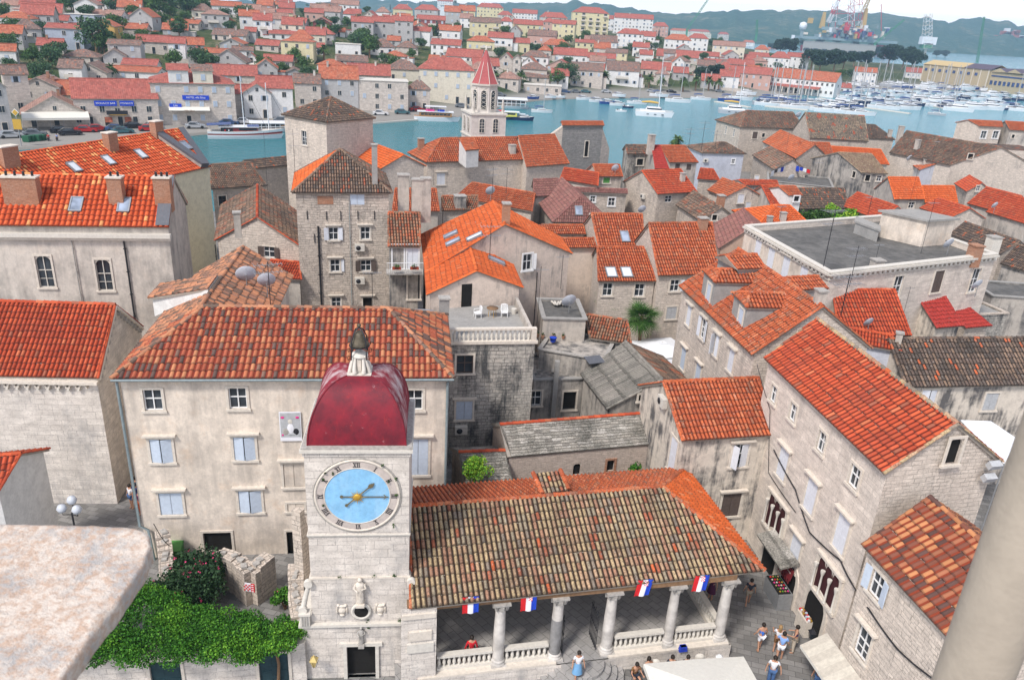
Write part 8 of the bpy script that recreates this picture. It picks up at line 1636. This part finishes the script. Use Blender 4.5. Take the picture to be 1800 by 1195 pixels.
for a in[(475,528,12.6,2.4,'ladder shaped antenna beside the paired palace dishes',1.1,.5,1),(655,540,13.2,2.2,'thin whip antenna with pale lamp on the palace ridge',.7,.2,0),(860,470,10.5,3.6,'tall antenna in front of the window of the orange roofed house',1.1,.2,1),(986,500,8,2.6,'thin antenna on the peeling pink gable',.8,.4,0),(945,560,7.6,4.2,'tall rusty antenna mast beside the roof terrace',.8,.1,0),(865,345,10.5,3.2,'cluster antenna behind the orange ridge, left',1.0,.9,1),(890,335,10.5,2.6,'cluster antenna behind the orange ridge, right',.9,.1,1),(520,330,14,5,'very tall whip aerial left of the tower house',.7,.4,1),(470,330,10,6,'thin lightning mast by the mossy roofs at left',.6,.4,0),(762,320,10,4.0,'lamp like antenna before the monastery',.6,.3,0),(1210,262,10.5,3.4,'left antenna of three by the water',1.2,.4,1),(1233,262,10.0,4.6,'tallest antenna of three by the water',1.3,.3,1),(1257,258,10.0,2.8,'right antenna of three by the water',1.1,.5,1),(1380,275,9,4.0,'thin mast above the broad faded orange roof',.6,.4,0),(1435,310,7.8,3.0,'rusty antenna beside the laundry line',1.0,.3,1),(1525,380,7.5,2.6,'pale antenna on the faded red roof behind the trees',1.2,.3,0),(1600,352,8.8,4.6,'tall thin mast on the square vivid orange roof',.7,.5,0),(1635,300,9,5.0,'tall mast behind the lilac gable',.8,.6,0),(1447,470,12.4,4.8,'tall antenna on the flat palace roof, leftmost',1.3,.5,1),(1495,495,11.8,2.8,'antenna at the near edge of the flat palace roof',1.0,.4,1),(1538,462,12.0,1.6,'short antenna on the flat palace roof',.6,.2,0),(1620,440,12.2,4.4,'thin mast beside the penthouse of the flat palace',.7,.2,0),(1480,545,11.6,2.6,'wide antenna behind the dormer house, right of its ridge',1.5,.3,1),(1590,545,8.6,2.0,'short pole antenna above the stained house',.6,.2,0),(1370,388,8.2,1.8,'small antenna on the bright orange hipped roof',1.0,.5,0),(1322,345,9.3,2.2,'antenna above the orange gabled stone house',.8,.4,0)]:antenna(*a)
def acunit(H,side,px,py,label,blk=False,w=.85,h=.6):
 if blk:o,n=H.planes[side]
 else:s0,s1,z_,n=H.side[side];o=V(s0.x,s0.y,0)
 c=hit(px,py,o,n)+n*.2;R=Matrix(((-n.y,-n.x,0),(n.x,-n.y,0),(0,0,1)));r=root_at('air_conditioner',tuple(c),label,'air conditioner','air conditioners');m=MB();m.box(c,(w,.32,h),'offwhite',ax=R);m.build('casing',r);m=MB();m.lathe(c+R@V(-.12,-.17,0),[(.2,-.0),(.2,.02),(.0,.03)],'iron',14,ax=R@Matrix.Rotation(pi/2,3,'X'));m.build('fan_grille',r)
acunit(tower15,'f',632,434,'air conditioner between two windows of the tall tower house');acunit(tower15,'f',632,492,'air conditioner with blue cloth low on the tall tower house');acunit(terr,0,810,753,'air conditioner with red badge below the blue shutters of the stained stone building',True);acunit(orange6,'l',1170,705,'air conditioner on the side wall under the small bright orange roof')
for px,py,lb in((1737,810,'upper grey floodlight under the gable eave of the stone palace'),(1728,832,'lower grey floodlight under the gable eave of the stone palace')):
 q0,q1,z_,n=right7.side['r'];c=hit(px,py,V(q0.x,q0.y,0),n)+n*.35;R=Matrix(((-n.y,-n.x,0),(n.x,-n.y,0),(0,0,1)));r=root_at('floodlight',tuple(c),lb,'floodlight','floodlights');m=MB();m.box(c,(.6,.3,.3),'shutter_grey',ax=R@Matrix.Rotation(.5,3,'X'));m.build('lamp_housing',r);m=MB();m.tube([c,c-n*.35],.03,'iron',5);m.build('arm',r)
acunit(MH('small lilac'),'f',1240,282,'air conditioner on the stone part of the lilac house');acunit(MH('salmon roof, left'),'l',1132,345,'air conditioner on the left wall of the salmon roofed house')
D('cloth_blue',m_plain,(.02,.05,.42),.8,.1)
def washing(a,b,z,cols,label):
 p,q=P(*a,z),P(*b,z);r=root_at('laundry_line',tuple((p+q)/2),label,'laundry');m=MB();m.tube([p,(p+q)/2-V(0,0,.15),q],.012,'iron',3);m.build('line',r);u=(q-p).normalized()
 for k,c in enumerate(cols):t=(k+.5)/len(cols);L=(q-p).length/len(cols)*.88;o=p.lerp(q,t)-V(0,0,.12);h=random.uniform(.5,1.0);m=MB();m.add([o-u*L/2,o+u*L/2,o+u*L/2-V(0,.04,h),o-u*L/2-V(0,-.04,h)],[(0,1,2,3)],c);m.build('cloth',r)
washing((1388,286),(1425,298),8.2,['cloth_blue','cloth_blue','blue','cloth_blue','bw','red'],'blue and red washing hung over the grey roof terrace');washing((1356,300),(1384,290),8.0,['bw','iron','bw','cloth_blue','bw'],'small white and blue washing left of the blue laundry')
def cable(pts,label,r_=.02):
 m=MB();Q=[]
 for a,b in zip(pts[:-1],pts[1:]):
  for k in range(8):t=k/8;Q.append(a.lerp(b,t)-V(0,0,.25*sin(pi*t)*(1 if len(pts)<3 else .2)))
 Q.append(pts[-1]);m.tube(Q,r_,'iron',4);m.build('cable',None,label,'cable')
s0,s1,z_,n_=right7.side['f'];cable([hit(*a,r7o,n_)+n_*.07 for a in((1362,790),(1400,860),(1425,935),(1480,985),(1500,1025))]+[hit(*a,o8,right8.side['f'][3])+right8.side['f'][3]*.07 for a in((1530,1070),(1580,1140),(1640,1190))],'thick black cable running down across the stone palace front',.035)
cable([hit(*a,r7o,n_)+n_*.05 for a in((1332,640),(1355,720),(1352,830),(1400,900))],'thin black cable along the eave end of the stone palace');cable([P(270,920,4),P(300,960,2)],'thin cable by the drain pipe')
def chair(c,yaw,label):
 r=root_at('plastic_chair',tuple(c),label,'chair','white chairs on the roof terrace');R=Matrix.Rotation(yaw,3,'Z');f=lambda x,y,z:Vector(c)+R@V(x,y,z);m=MB();m.box(f(0,0,.43),(.48,.45,.05),'white',yaw);m.build('seat',r);m=MB()
 for k in range(5):m.box(f(-.18+k*.09,.22,.68),(.055,.04,.48),'white',yaw)
 m.tube([f(-.23,.22,.45),f(-.22,.26,.9),f(0,.27,.95),f(.22,.26,.9),f(.23,.22,.45)],.03,'white',6);m.build('backrest',r)
 for sx in(-.21,.21):
  for sy in(-.2,.2):m=MB();m.tube([f(sx,sy,.43),f(sx*1.1,sy*1.1,0)],.025,'white',5);m.build('leg',r)
  m=MB();m.tube([f(sx,-.2,.43),f(sx*1.15,-.18,.66),f(sx*1.1,.2,.68)],.022,'white',5);m.build('armrest',r)
chair(P(839,560,9.0),-1.2,'white plastic chair left of the small terrace table');chair(P(886,558,9.0),.1,'white plastic chair right of the small terrace table')
c=P(865,558,9.0);r=root_at('round_table',tuple(c),'small round terrace table with orange legs between two white chairs','table');m=MB();m.lathe(c,[(.42,.7),(.43,.74),(.0,.745)],'wood',16);m.build('tabletop',r)
for k in range(4):a=k*pi/2+.4;m=MB();m.tube([c+V(.3*cos(a),.3*sin(a),0),c+V(.25*cos(a),.25*sin(a),.72)],.02,'gold',5);m.build('leg',r)
c=P(903,553,9.0);m=MB();m.lathe(c,[(.16,0),(.2,.45),(.2,.47)],'offwhite',12);m.build('waste_bin',None,'cream bin beside the terrace chairs','bin')
c=P(965,600,6.0);m=MB();m.lathe(c+V(.3,0,0),[(.2,0),(.28,.35),(.3,.35)],'blue',12);m.build('flower_pot',None,'bright blue pot on the small ruined terrace','pot')
for k in range(6):m=MB();p=P(945+k*9,592+(k%2)*3,6.0);m.lathe(p,[(.11,0),(.16,.25)],'brick',8);leafball(m,p+V(0,0,.35),.16,16,'leaf_dark',.07);m.build('flower_pot',None,'small terracotta pot in the row on the ruined terrace, %s from the left'%['first','second','third','fourth','fifth','sixth'][k],'pot','terracotta pots on the ruined terrace')
c=P(745,555,10.6);m=MB();m.lathe(c,[(0,-.7),(.42,-.6),(.45,0),(.42,.6),(0,.7)],'steel',16,ax=Matrix.Rotation(pi/2,3,'Y'));m.box(c-V(0,0,.9),(.9,.6,1.0),'cement');m.build('water_tank',None,'grey cylindrical water tank right of the palace roof','tank')
c=P(1640,248,11);m=MB();m.box(c,(2.2,1.0,1.7),'iron',-.3);m.tube([c+V(-.2,0,-3.5),c],.12,'steel',6);m.build('roof_tank',None,'black square tank on a pole above the long dark brown roof','tank')
m=MB();r1=random.Random(8);p=P(985,535,7.65)
for k in range(7):m.lathe(p+V(-.6+k*.2,r1.uniform(-.1,.1),.12),[(.07,-.45),(.11,-.2),(.06,0),(.1,.25),(.06,.45)],'offwhite',8,ax=Matrix.Rotation(1.5,3,'X')@Matrix.Rotation(r1.uniform(-.3,.3),3,'Y'))
m.build('stone_balusters',None,'pile of old stone balusters lying on the grey store roof','balusters')
c=P(1045,632,6.0);m=MB();m.box(c,(1.3,1.0,.06),'lead',.5,ax=Matrix.Rotation(.4,3,'Z')@Matrix.Rotation(.15,3,'X'));m.build('roof_patch',None,'dark blue sheet patching the ruined roof beside the corrugated roof','sheet')
m=MB()
for k in range(26):p=P(r1.uniform(940,1060),r1.uniform(618,660),4.4);m.box(p+V(0,0,.1),(r1.uniform(.15,.5),r1.uniform(.1,.4),r1.uniform(.08,.3)),r1.choice(['rubble','trim_dark','wood','brick','cement']),r1.uniform(0,3),ax=Matrix.Rotation(r1.uniform(0,3),3,'Z')@Matrix.Rotation(r1.uniform(-.4,.4),3,'X'))
m.build('rubble',None,'rubble and broken boards strewn over the roofless ruin floor','rubble',None,'stuff')
m=MB();a_,b_=P(984,708,1.2),P(1003,742,.6);m.box((a_+b_)/2,(.12,(a_-b_).length,.5),'cement',.25);m.build('ruined_wall',None,'short leaning concrete wall in front of the ruin doorway','wall')
D('skin',m_plain,(.46,.25,.16),.6,.06);D('skin2',m_plain,(.36,.18,.11),.6,.06)
def CL(n,c):D('cl_'+n,m_plain,c,.85,.08)
for n,c in(('white',(.68,.68,.70)),('skyblue',(.22,.36,.66)),('blue',(.05,.16,.55)),('navy',(.02,.03,.14)),('dark',(.03,.035,.05)),('khaki',(.32,.27,.20)),('red',(.55,.02,.03)),('brown',(.20,.10,.04)),('cyan',(.08,.50,.60)),('denim',(.06,.12,.25)),('plum',(.09,.02,.06)),('rust',(.35,.08,.03)),('blueskirt',(.16,.34,.55)),('beige',(.5,.43,.34))):CL(n,c)
D('hair_dark',m_plain,(.02,.014,.01),.6,.2);D('hair_blond',m_plain,(.35,.22,.10),.6,.2)
def skin_mesh(V_,E_,R_,name,root=0,sub=1):
 me=bpy.data.meshes.new(name);me.from_pydata([tuple(v)for v in V_],E_,[]);ob=bpy.data.objects.new('tmp',me);COL.objects.link(ob);sk=ob.modifiers.new('s','SKIN');sk.use_smooth_shade=True
 if not me.skin_vertices:bpy.context.view_layer.objects.active=ob
 d=me.skin_vertices[0].data
 for i,r_ in enumerate(R_):d[i].radius=(r_,r_);d[i].use_root=(i==root)
 if sub:sb=ob.modifiers.new('u','SUBSURF');sb.levels=sb.render_levels=sub
 dg=bpy.context.evaluated_depsgraph_get();out=bpy.data.meshes.new_from_object(ob.evaluated_get(dg));bpy.data.objects.remove(ob);out.name=name;return out
def person(loc,yaw,label,pose='stand',top='white',bottom='navy',hair='hair_dark',long_hair=False,skin='skin',legs='shorts',sleeves='short',arms=((-.25,0),(.25,0)),h=1.72,hat=None,group='people in the square',stride=.0,lean=0):
 """local frame: +y is the direction the person faces"""
 J={};s_=h/1.72
 pz=.95 if pose!='sit' else .5
 J['pel']=(0,0,pz);J['sp']=(0,lean*.3,pz+.2);J['ch']=(0,lean*.6,pz+.4);J['ne']=(0,lean*.9,pz+.54);J['h0']=(0,lean+.01,pz+.6);J['h1']=(0,lean+.025,pz+.68);J['h2']=(0,lean+.01,pz+.765)
 R={'pel':.125,'sp':.115,'ch':.13,'ne':.052,'h0':.068,'h1':.088,'h2':.06,'nose':.014}
 J['nose']=(0,lean+.125,pz+.675);E=[('pel','sp'),('sp','ch'),('ch','ne'),('ne','h0'),('h0','h1'),('h1','h2'),('h1','nose')]
 for k,sg in(('L',-1),('R',1)):
  up,fw=arms[0 if sg<0 else 1]
  J['sh'+k]=(sg*.17,lean*.75,pz+.47);R['sh'+k]=.055;a=abs(up);J['el'+k]=(sg*(.19+.26*sin(a)),lean*.75+.1*fw,pz+.47-.27*cos(a)+.02*fw);R['el'+k]=.036
  ex,ey,ez=J['el'+k];J['wr'+k]=(ex+sg*.04*(1-fw),ey+.06+.2*fw,ez-.24*(1-fw)+.06*fw);R['wr'+k]=.024
  wx,wy,wz=J['wr'+k];d=V(wx-ex,wy-ey,wz-ez).normalized();J['pa'+k]=(wx+d.x*.06,wy+d.y*.06,wz+d.z*.06);R['pa'+k]=.03
  E+=[('ch','sh'+k),('sh'+k,'el'+k),('el'+k,'wr'+k),('wr'+k,'pa'+k)];sd=V(0,1,0)if fw<.5 else V(1,0,0);px_,py_,pz_=J['pa'+k]
  for f in range(5):
   o=sd*((f-1.5)*.02)if f<4 else sd*-.045;L=[.065,.075,.07,.055,.03][f];b=V(px_,py_,pz_)+o+d*.025;J['f%d%s'%(f,k)]=tuple(b);J['g%d%s'%(f,k)]=tuple(b+d*L*.8+V(-sg*.018,0,0));R['f%d%s'%(f,k)]=.010;R['g%d%s'%(f,k)]=.008;E+=[('pa'+k,'f%d%s'%(f,k)),('f%d%s'%(f,k),'g%d%s'%(f,k))]
  J['hi'+k]=(sg*.085,0,pz-.04);R['hi'+k]=.09;R['kn'+k]=.058;R['an'+k]=.038;R['to'+k]=.034;R['he'+k]=.035
  if pose=='sit':J['kn'+k]=(sg*.13,.42,pz+.02);J['an'+k]=(sg*.12,.38,.08)
  else:st=stride*sg;J['kn'+k]=(sg*.09,st*.5+.02,.5);J['an'+k]=(sg*.09,st-.02,.08+max(0,-st)*.15)
  ax_,ay,az=J['an'+k];J['to'+k]=(ax_+sg*.02,ay+.15,.035);J['he'+k]=(ax_,ay-.03,.04);E+=[('pel','hi'+k),('hi'+k,'kn'+k),('kn'+k,'an'+k),('an'+k,'to'+k),('an'+k,'he'+k)]
 ks=list(J);ix={k:i for i,k in enumerate(ks)}
 def sub(names,edges,infl,nm,rover=None,sub_=1):
  kk=[k for k in ks if k in names];i2={k:i for i,k in enumerate(kk)};return skin_mesh([J[k]for k in kk],[(i2[a],i2[b])for a,b in edges if a in i2 and b in i2],[(rover or{}).get(k,R[k])+infl for k in kk],nm,0,sub_)
 me=sub(ks,E,0,'person');me.materials.append(MAT(skin));o=link(me,'person',None,label,'person',group);o.location=loc;o.rotation_euler=(0,0,yaw);o.scale=(s_,)*3
 nm=['pel','sp','ch','shL','shR'];J2=dict(J)
 for k in 'LR':
  a,b=V(*J['sh'+k]),V(*J['el'+k]);J['el_'+k]=tuple(a+(b-a)*.62);R['el_'+k]=.045
  if sleeves=='short':nm.append('el_'+k)
  if sleeves=='long':nm+=['el'+k,'wr'+k]
 ks[:]=list(J);ee=[('pel','sp'),('sp','ch'),('ch','shL'),('ch','shR'),('shL','el_L'),('shR','el_R'),('shL','elL'),('shR','elR'),('elL','wrL'),('elR','wrR')]
 if sleeves=='none':nm=['pel','sp','ch','shL','shR']
 c=sub(nm,[e for e in ee if e[0]in nm and e[1]in nm],.014,'top',{'shL':.05 if sleeves!='none' else .03,'shR':.05 if sleeves!='none' else .03});c.materials.append(MAT('cl_'+top));link(c,'shirt',o,M=Matrix())
 for k in 'LR':a,b=V(*J['kn'+k]),V(*J['hi'+k]);J['md'+k]=tuple(b+(a-b)*(.72 if legs=='shorts' else 1));R['md'+k]=.072
 ks[:]=list(J)
 if legs in('shorts','trousers'):
  nm=['pel','hiL','hiR','mdL','mdR']+(['anL','anR']if legs=='trousers' else[]);ee=[('pel','hiL'),('pel','hiR'),('hiL','mdL'),('hiR','mdR'),('mdL','anL'),('mdR','anR')]
  c=sub(nm,ee,.02,'shorts');c.materials.append(MAT('cl_'+bottom));link(c,legs,o,M=Matrix())
 else:m=MB();m.lathe((0,0,0),[(.25,pz-.5),(.22,pz-.3),(.17,pz),(.14,pz+.12)],'cl_'+bottom,16,sy=.8);link(m.mesh('skirt'),'skirt',o,M=Matrix())
 m=MB();hx_,hy,hz=J['h1'];m.lathe((0,hy-.02,hz+.0),[(.078,-.06),(.1,-.01),(.1,.05),(.07,.11),(0,.135)],hair,14,sy=1.12)
 if long_hair:m.lathe((0,hy-.075,hz-.16),[(.03,-.16),(.08,-.02),(.09,.15)],hair,10,sy=.6)
 link(m.mesh('hair'),'hair',o,M=Matrix());m=MB()
 for sg in(-1,1):m.lathe((sg*.032,hy+.083,hz+.012),[(0,-.012),(.012,0),(0,.012)],'hair_dark',6)
 m.box((0,hy+.088,hz-.05),(.045,.01,.01),'darkred');link(m.mesh('face'),'face',o,M=Matrix())
 if hat:m=MB();m.lathe((0,hy,hz+.03),[(.19,0),(.18,.015),(.11,.03),(.1,.12),(0,.14)],hat,16);link(m.mesh('hat'),'hat',o,M=Matrix())
 return o
def G(px,py,z=0):return P(px,py,z)
person(G(1013,1194,.6),3.3,'woman in white top and pale blue skirt walking down the loggia steps',top='white',bottom='blueskirt',legs='skirt',stride=.15,hair='hair_dark',arms=((.25,.1),(.25,.1)))
person(G(828,1154,.85),.2,'person in bright red top seated inside the loggia near the balustrade',pose='sit',top='red',bottom='dark',hair='hair_dark',sleeves='long')
person(G(1313,1062),-.2,'man in dark t-shirt and khaki shorts walking away behind the loggia column',top='dark',bottom='khaki',stride=.2)
person(G(1248,1052),2.4,'person in dark plum dress carrying a pale bag behind the rightmost flag',top='plum',bottom='plum',legs='skirt',sleeves='none')
person(G(1333,1142),.15,'woman in bright blue halter top and white shorts seen from behind',top='blue',bottom='white',sleeves='none',stride=.12,arms=((.35,.2),(.35,.2)))
person(G(1362,1146),-.3,'blond woman in white t-shirt and brown shorts in the group of three',top='white',bottom='brown',hair='hair_blond',long_hair=True,arms=((.3,.8),(.3,.8)))
person(G(1368,1160),-.5,'man in light blue shirt and white shorts in the group of three',top='skyblue',bottom='white',stride=.15,h=1.8,arms=((.4,.4),(.3,.3)))
person(G(1392,1146),1.2,'woman in navy top and beige trousers by the arched shop doorway',top='navy',bottom='beige',legs='trousers',sleeves='none',arms=((.3,.9),(.3,.6)))
person(G(1352,1203),2.9,'man in white shirt and jeans with sunglasses at the bottom of the square',top='white',bottom='denim',legs='trousers',arms=((.5,.2),(.3,0)),h=1.78)
person(G(1433,1215),2.5,'man in turquoise shirt near the beige awning at the bottom edge',top='cyan',bottom='denim',legs='trousers',h=1.78,skin='skin2')
person(G(1113,1196,.0),3.4,'man in brown shirt seated at the left of the cream umbrella',pose='sit',top='brown',bottom='dark',lean=.15,arms=((.2,.8),(.2,.8)))
person(G(1136,1190,.0),3.6,'dark haired person in black seated beside the man in brown',pose='sit',top='dark',bottom='dark',sleeves='none',long_hair=True,arms=((.2,.8),(.2,.8)))
for px,lb,ht in((1177,'seated person whose dark head shows above the umbrella, left',None),(1204,'seated person whose dark head shows above the umbrella, right',None),(1258,'seated person in a white sun hat behind the umbrella','white')):person(G(px,1187,0),3.1,lb,pose='sit',top='dark',bottom='khaki',hat=ht)
person(G(233,893),2.6,'person in white top with blue backpack standing in the alley',top='white',bottom='denim');person(G(241,880),3.0,'person in dark clothes at the back of the alley group',top='dark',bottom='navy',legs='trousers');person(G(250,905),2.8,'person in maroon jacket and rust trousers at the alley corner',top='plum',bottom='rust',legs='trousers',sleeves='long')
for px,c,lb in((86,'red','rider in red on a scooter on the far quay'),(101,'skyblue','rider in light blue on a scooter on the far quay')):
 g=ground(px,248);person((g.x,g.y,g.z+.25),3.5,lb,pose='sit',top=c,bottom='dark',group='scooter riders');m=MB();m.box((0,.1,.55),(.35,1.0,.35),'black');m.tube([V(0,.6,.4),V(0,.45,1.0)],.05,'black',6);o=m.build('scooter',None,'dark scooter under the rider in %s'%('red' if c=='red' else 'light blue'),'scooter');o.location=g;o.rotation_euler=(0,0,3.5)
 for y in(-.45,.62):m=MB();m.lathe((0,y,.25),[(.12,-.05),(.25,-.05),(.25,.05),(.12,.05)],'black',12,ax=Matrix.Rotation(pi/2,3,'Y'));link(m.mesh('wheel'),'wheel',o,M=Matrix())
for px,py,lb in((1228,1182,'pale wicker chair back beside the seated people'),(1150,1192,'pale cafe chair under the left edge of the umbrella')):
 c=G(px,py);m=MB();m.box(c+V(0,0,.42),(.45,.45,.06),'offwhite');m.lathe(c+V(0,.22,.75),[(.24,-.04),(.25,.04),(0,.05)],'offwhite',14,ax=Matrix.Rotation(pi/2,3,'X'));
 for sx in(-.2,.2):
  for sy in(-.2,.2):m.tube([c+V(sx,sy,0),c+V(sx,sy,.42)],.02,'offwhite',4)
 m.build('cafe_chair',None,lb,'chair')
c=FL(xs_c[3]+.6,-.55,.98);m=MB();m.box(c,(.42,.2,.3),'cloth_blue',FL.a,taper=.8);m.box(c+V(0,0,.1),(.3,.24,.1),'cloth_blue',FL.a);m.build('blue_bag',None,'blue bag left on the loggia ledge between two columns','bag')
ORD=['first','second','third','fourth','fifth','sixth','seventh','eighth','ninth','tenth','eleventh','twelfth','thirteenth','fourteenth','fifteenth','sixteenth','seventeenth','eighteenth','nineteenth','twentieth']+['%dth'%k if k%10 not in(1,2,3)else '%d%s'%(k,{1:'st',2:'nd',3:'rd'}[k%10])for k in range(21,200)]
def number(items,fmt):
 g={}
 for it in items:g.setdefault(it[1],[]).append(it)
 for base,L in g.items():
  L.sort(key=lambda t:t[2])
  for i,(o,b,x)in enumerate(L):o['label']=fmt(b,i,len(L))
def zone(px,py):
 t=(py+.0585*(px-900))
 return 'at the skyline' if t<32 else 'on the upper slope' if t<62 else 'on the middle slope' if t<100 else 'on the lower slope'
its=[]
for r,xc,yb,base,lb in FAR:
 if lb is None:its.append((r,base+' '+zone(xc,yb),xc));r['group']='houses on the far hillside'
number(its,lambda b,i,n:b if n==1 else '%s, %s from left'%(b,ORD[i]))
its=[]
for t in TREES:
 if t.get('label')is None:x,y=t['_px'];kd=t.name.split('.')[0].replace('_',' ');its.append((t,'%s among houses %s'%('leafy '+kd if 'broad' in kd or 'shrub' in kd else 'dark '+kd,zone(x,y)),x))
number(its,lambda b,i,n:b if n==1 else '%s, %s from left'%(b,ORD[i]))
its=[]
for r,tp,col,px,row,lb in BOATS:
 if lb is None:its.append((r,'%s %s %s'%(CW[col],NM[tp][1],row),px))
number(its,lambda b,i,n:b if n==1 else '%s, %s from left'%(b,ORD[i]))
its=[(r,'%s car parked %s'%(col,'on the left quay' if row=='on the left quay' else row),px)for r,col,px,row in CARS]
number(its,lambda b,i,n:b if n==1 else '%s, %s from left'%(b,ORD[i]))
for o in bpy.data.objects:
 for k in('_px','_W','_D','_H'):
  if k in o:del o[k]
 if o.parent is None and o.get('label'):
  w=o['label'].split()
  if len(w)>16:o['label']=' '.join(w[:16])
def m_haze(nt,bs):
 nt.nodes.remove(bs);out=[n for n in nt.nodes if n.type=='OUTPUT_MATERIAL'][0];v=nd(nt,'ShaderNodeVolumePrincipled',{'Color':(.50,.76,1,1),'Density':.00022,'Anisotropy':.2});nt.links.new(v.outputs[0],out.inputs['Volume'])
D('haze',m_haze)
cam=bpy.data.cameras.new('camera');co=bpy.data.objects.new('camera',cam);COL.objects.link(co)
cam.sensor_width=36;cam.lens=FPX/1800*36;cam.clip_start=.05;cam.clip_end=20000;cam.dof.use_dof=True;cam.dof.focus_distance=45;cam.dof.aperture_fstop=9
M=Matrix(((cR.x,cU.x,-cF.x,0),(cR.y,cU.y,-cF.y,0),(cR.z,cU.z,-cF.z,HC),(0,0,0,1)));co.matrix_world=M
SC.camera=co
w=bpy.data.worlds.new('World');SC.world=w;w.use_nodes=True;nt=w.node_tree;bg=nt.nodes['Background']
sky=nt.nodes.new('ShaderNodeTexSky');sky.sky_type='NISHITA';sky.sun_disc=False;sky.air_density=1.0;sky.dust_density=.3;sky.ozone_density=1.0
SUN_EL,SUN_AZ=52,215
sky.sun_elevation=radians(SUN_EL);sky.sun_rotation=radians(SUN_AZ)
hs=nt.nodes.new('ShaderNodeHueSaturation');hs.inputs['Saturation'].default_value=.35;hs.inputs['Value'].default_value=1.0
nt.links.new(sky.outputs[0],hs.inputs['Color']);nt.links.new(mixc(nt,1,hs.outputs[0],(1.0,.972,1.02),'MULTIPLY'),bg.inputs[0]);bg.inputs[1].default_value=.14
sl=bpy.data.lights.new('sun','SUN');sl.energy=2.3;sl.angle=radians(10);sl.color=(1,.94,.88);so=bpy.data.objects.new('sun',sl);COL.objects.link(so)
dv=Vector((sin(radians(SUN_AZ))*cos(radians(SUN_EL)),cos(radians(SUN_AZ))*cos(radians(SUN_EL)),sin(radians(SUN_EL))))
so.rotation_euler=dv.to_track_quat('Z','Y').to_euler()
SC.view_settings.view_transform='Standard';SC.view_settings.look='None';SC.view_settings.exposure=EXPO if 'EXPO' in globals()else .74;SC.view_settings.gamma=1
SC.cycles.max_bounces=5;SC.cycles.diffuse_bounces=3;SC.cycles.glossy_bounces=2;SC.cycles.transmission_bounces=2;SC.cycles.volume_bounces=0
m=MB();m.box((0,1850,65),(9000,4300,134),'haze');hz=m.mesh('haze');o=bpy.data.objects.new('haze',hz);COL.objects.link(o);o['kind']='stuff';o['label']='pale blue haze in the air over the far shore'
for o in list(bpy.data.objects):
 if '_org' in o:del o['_org']
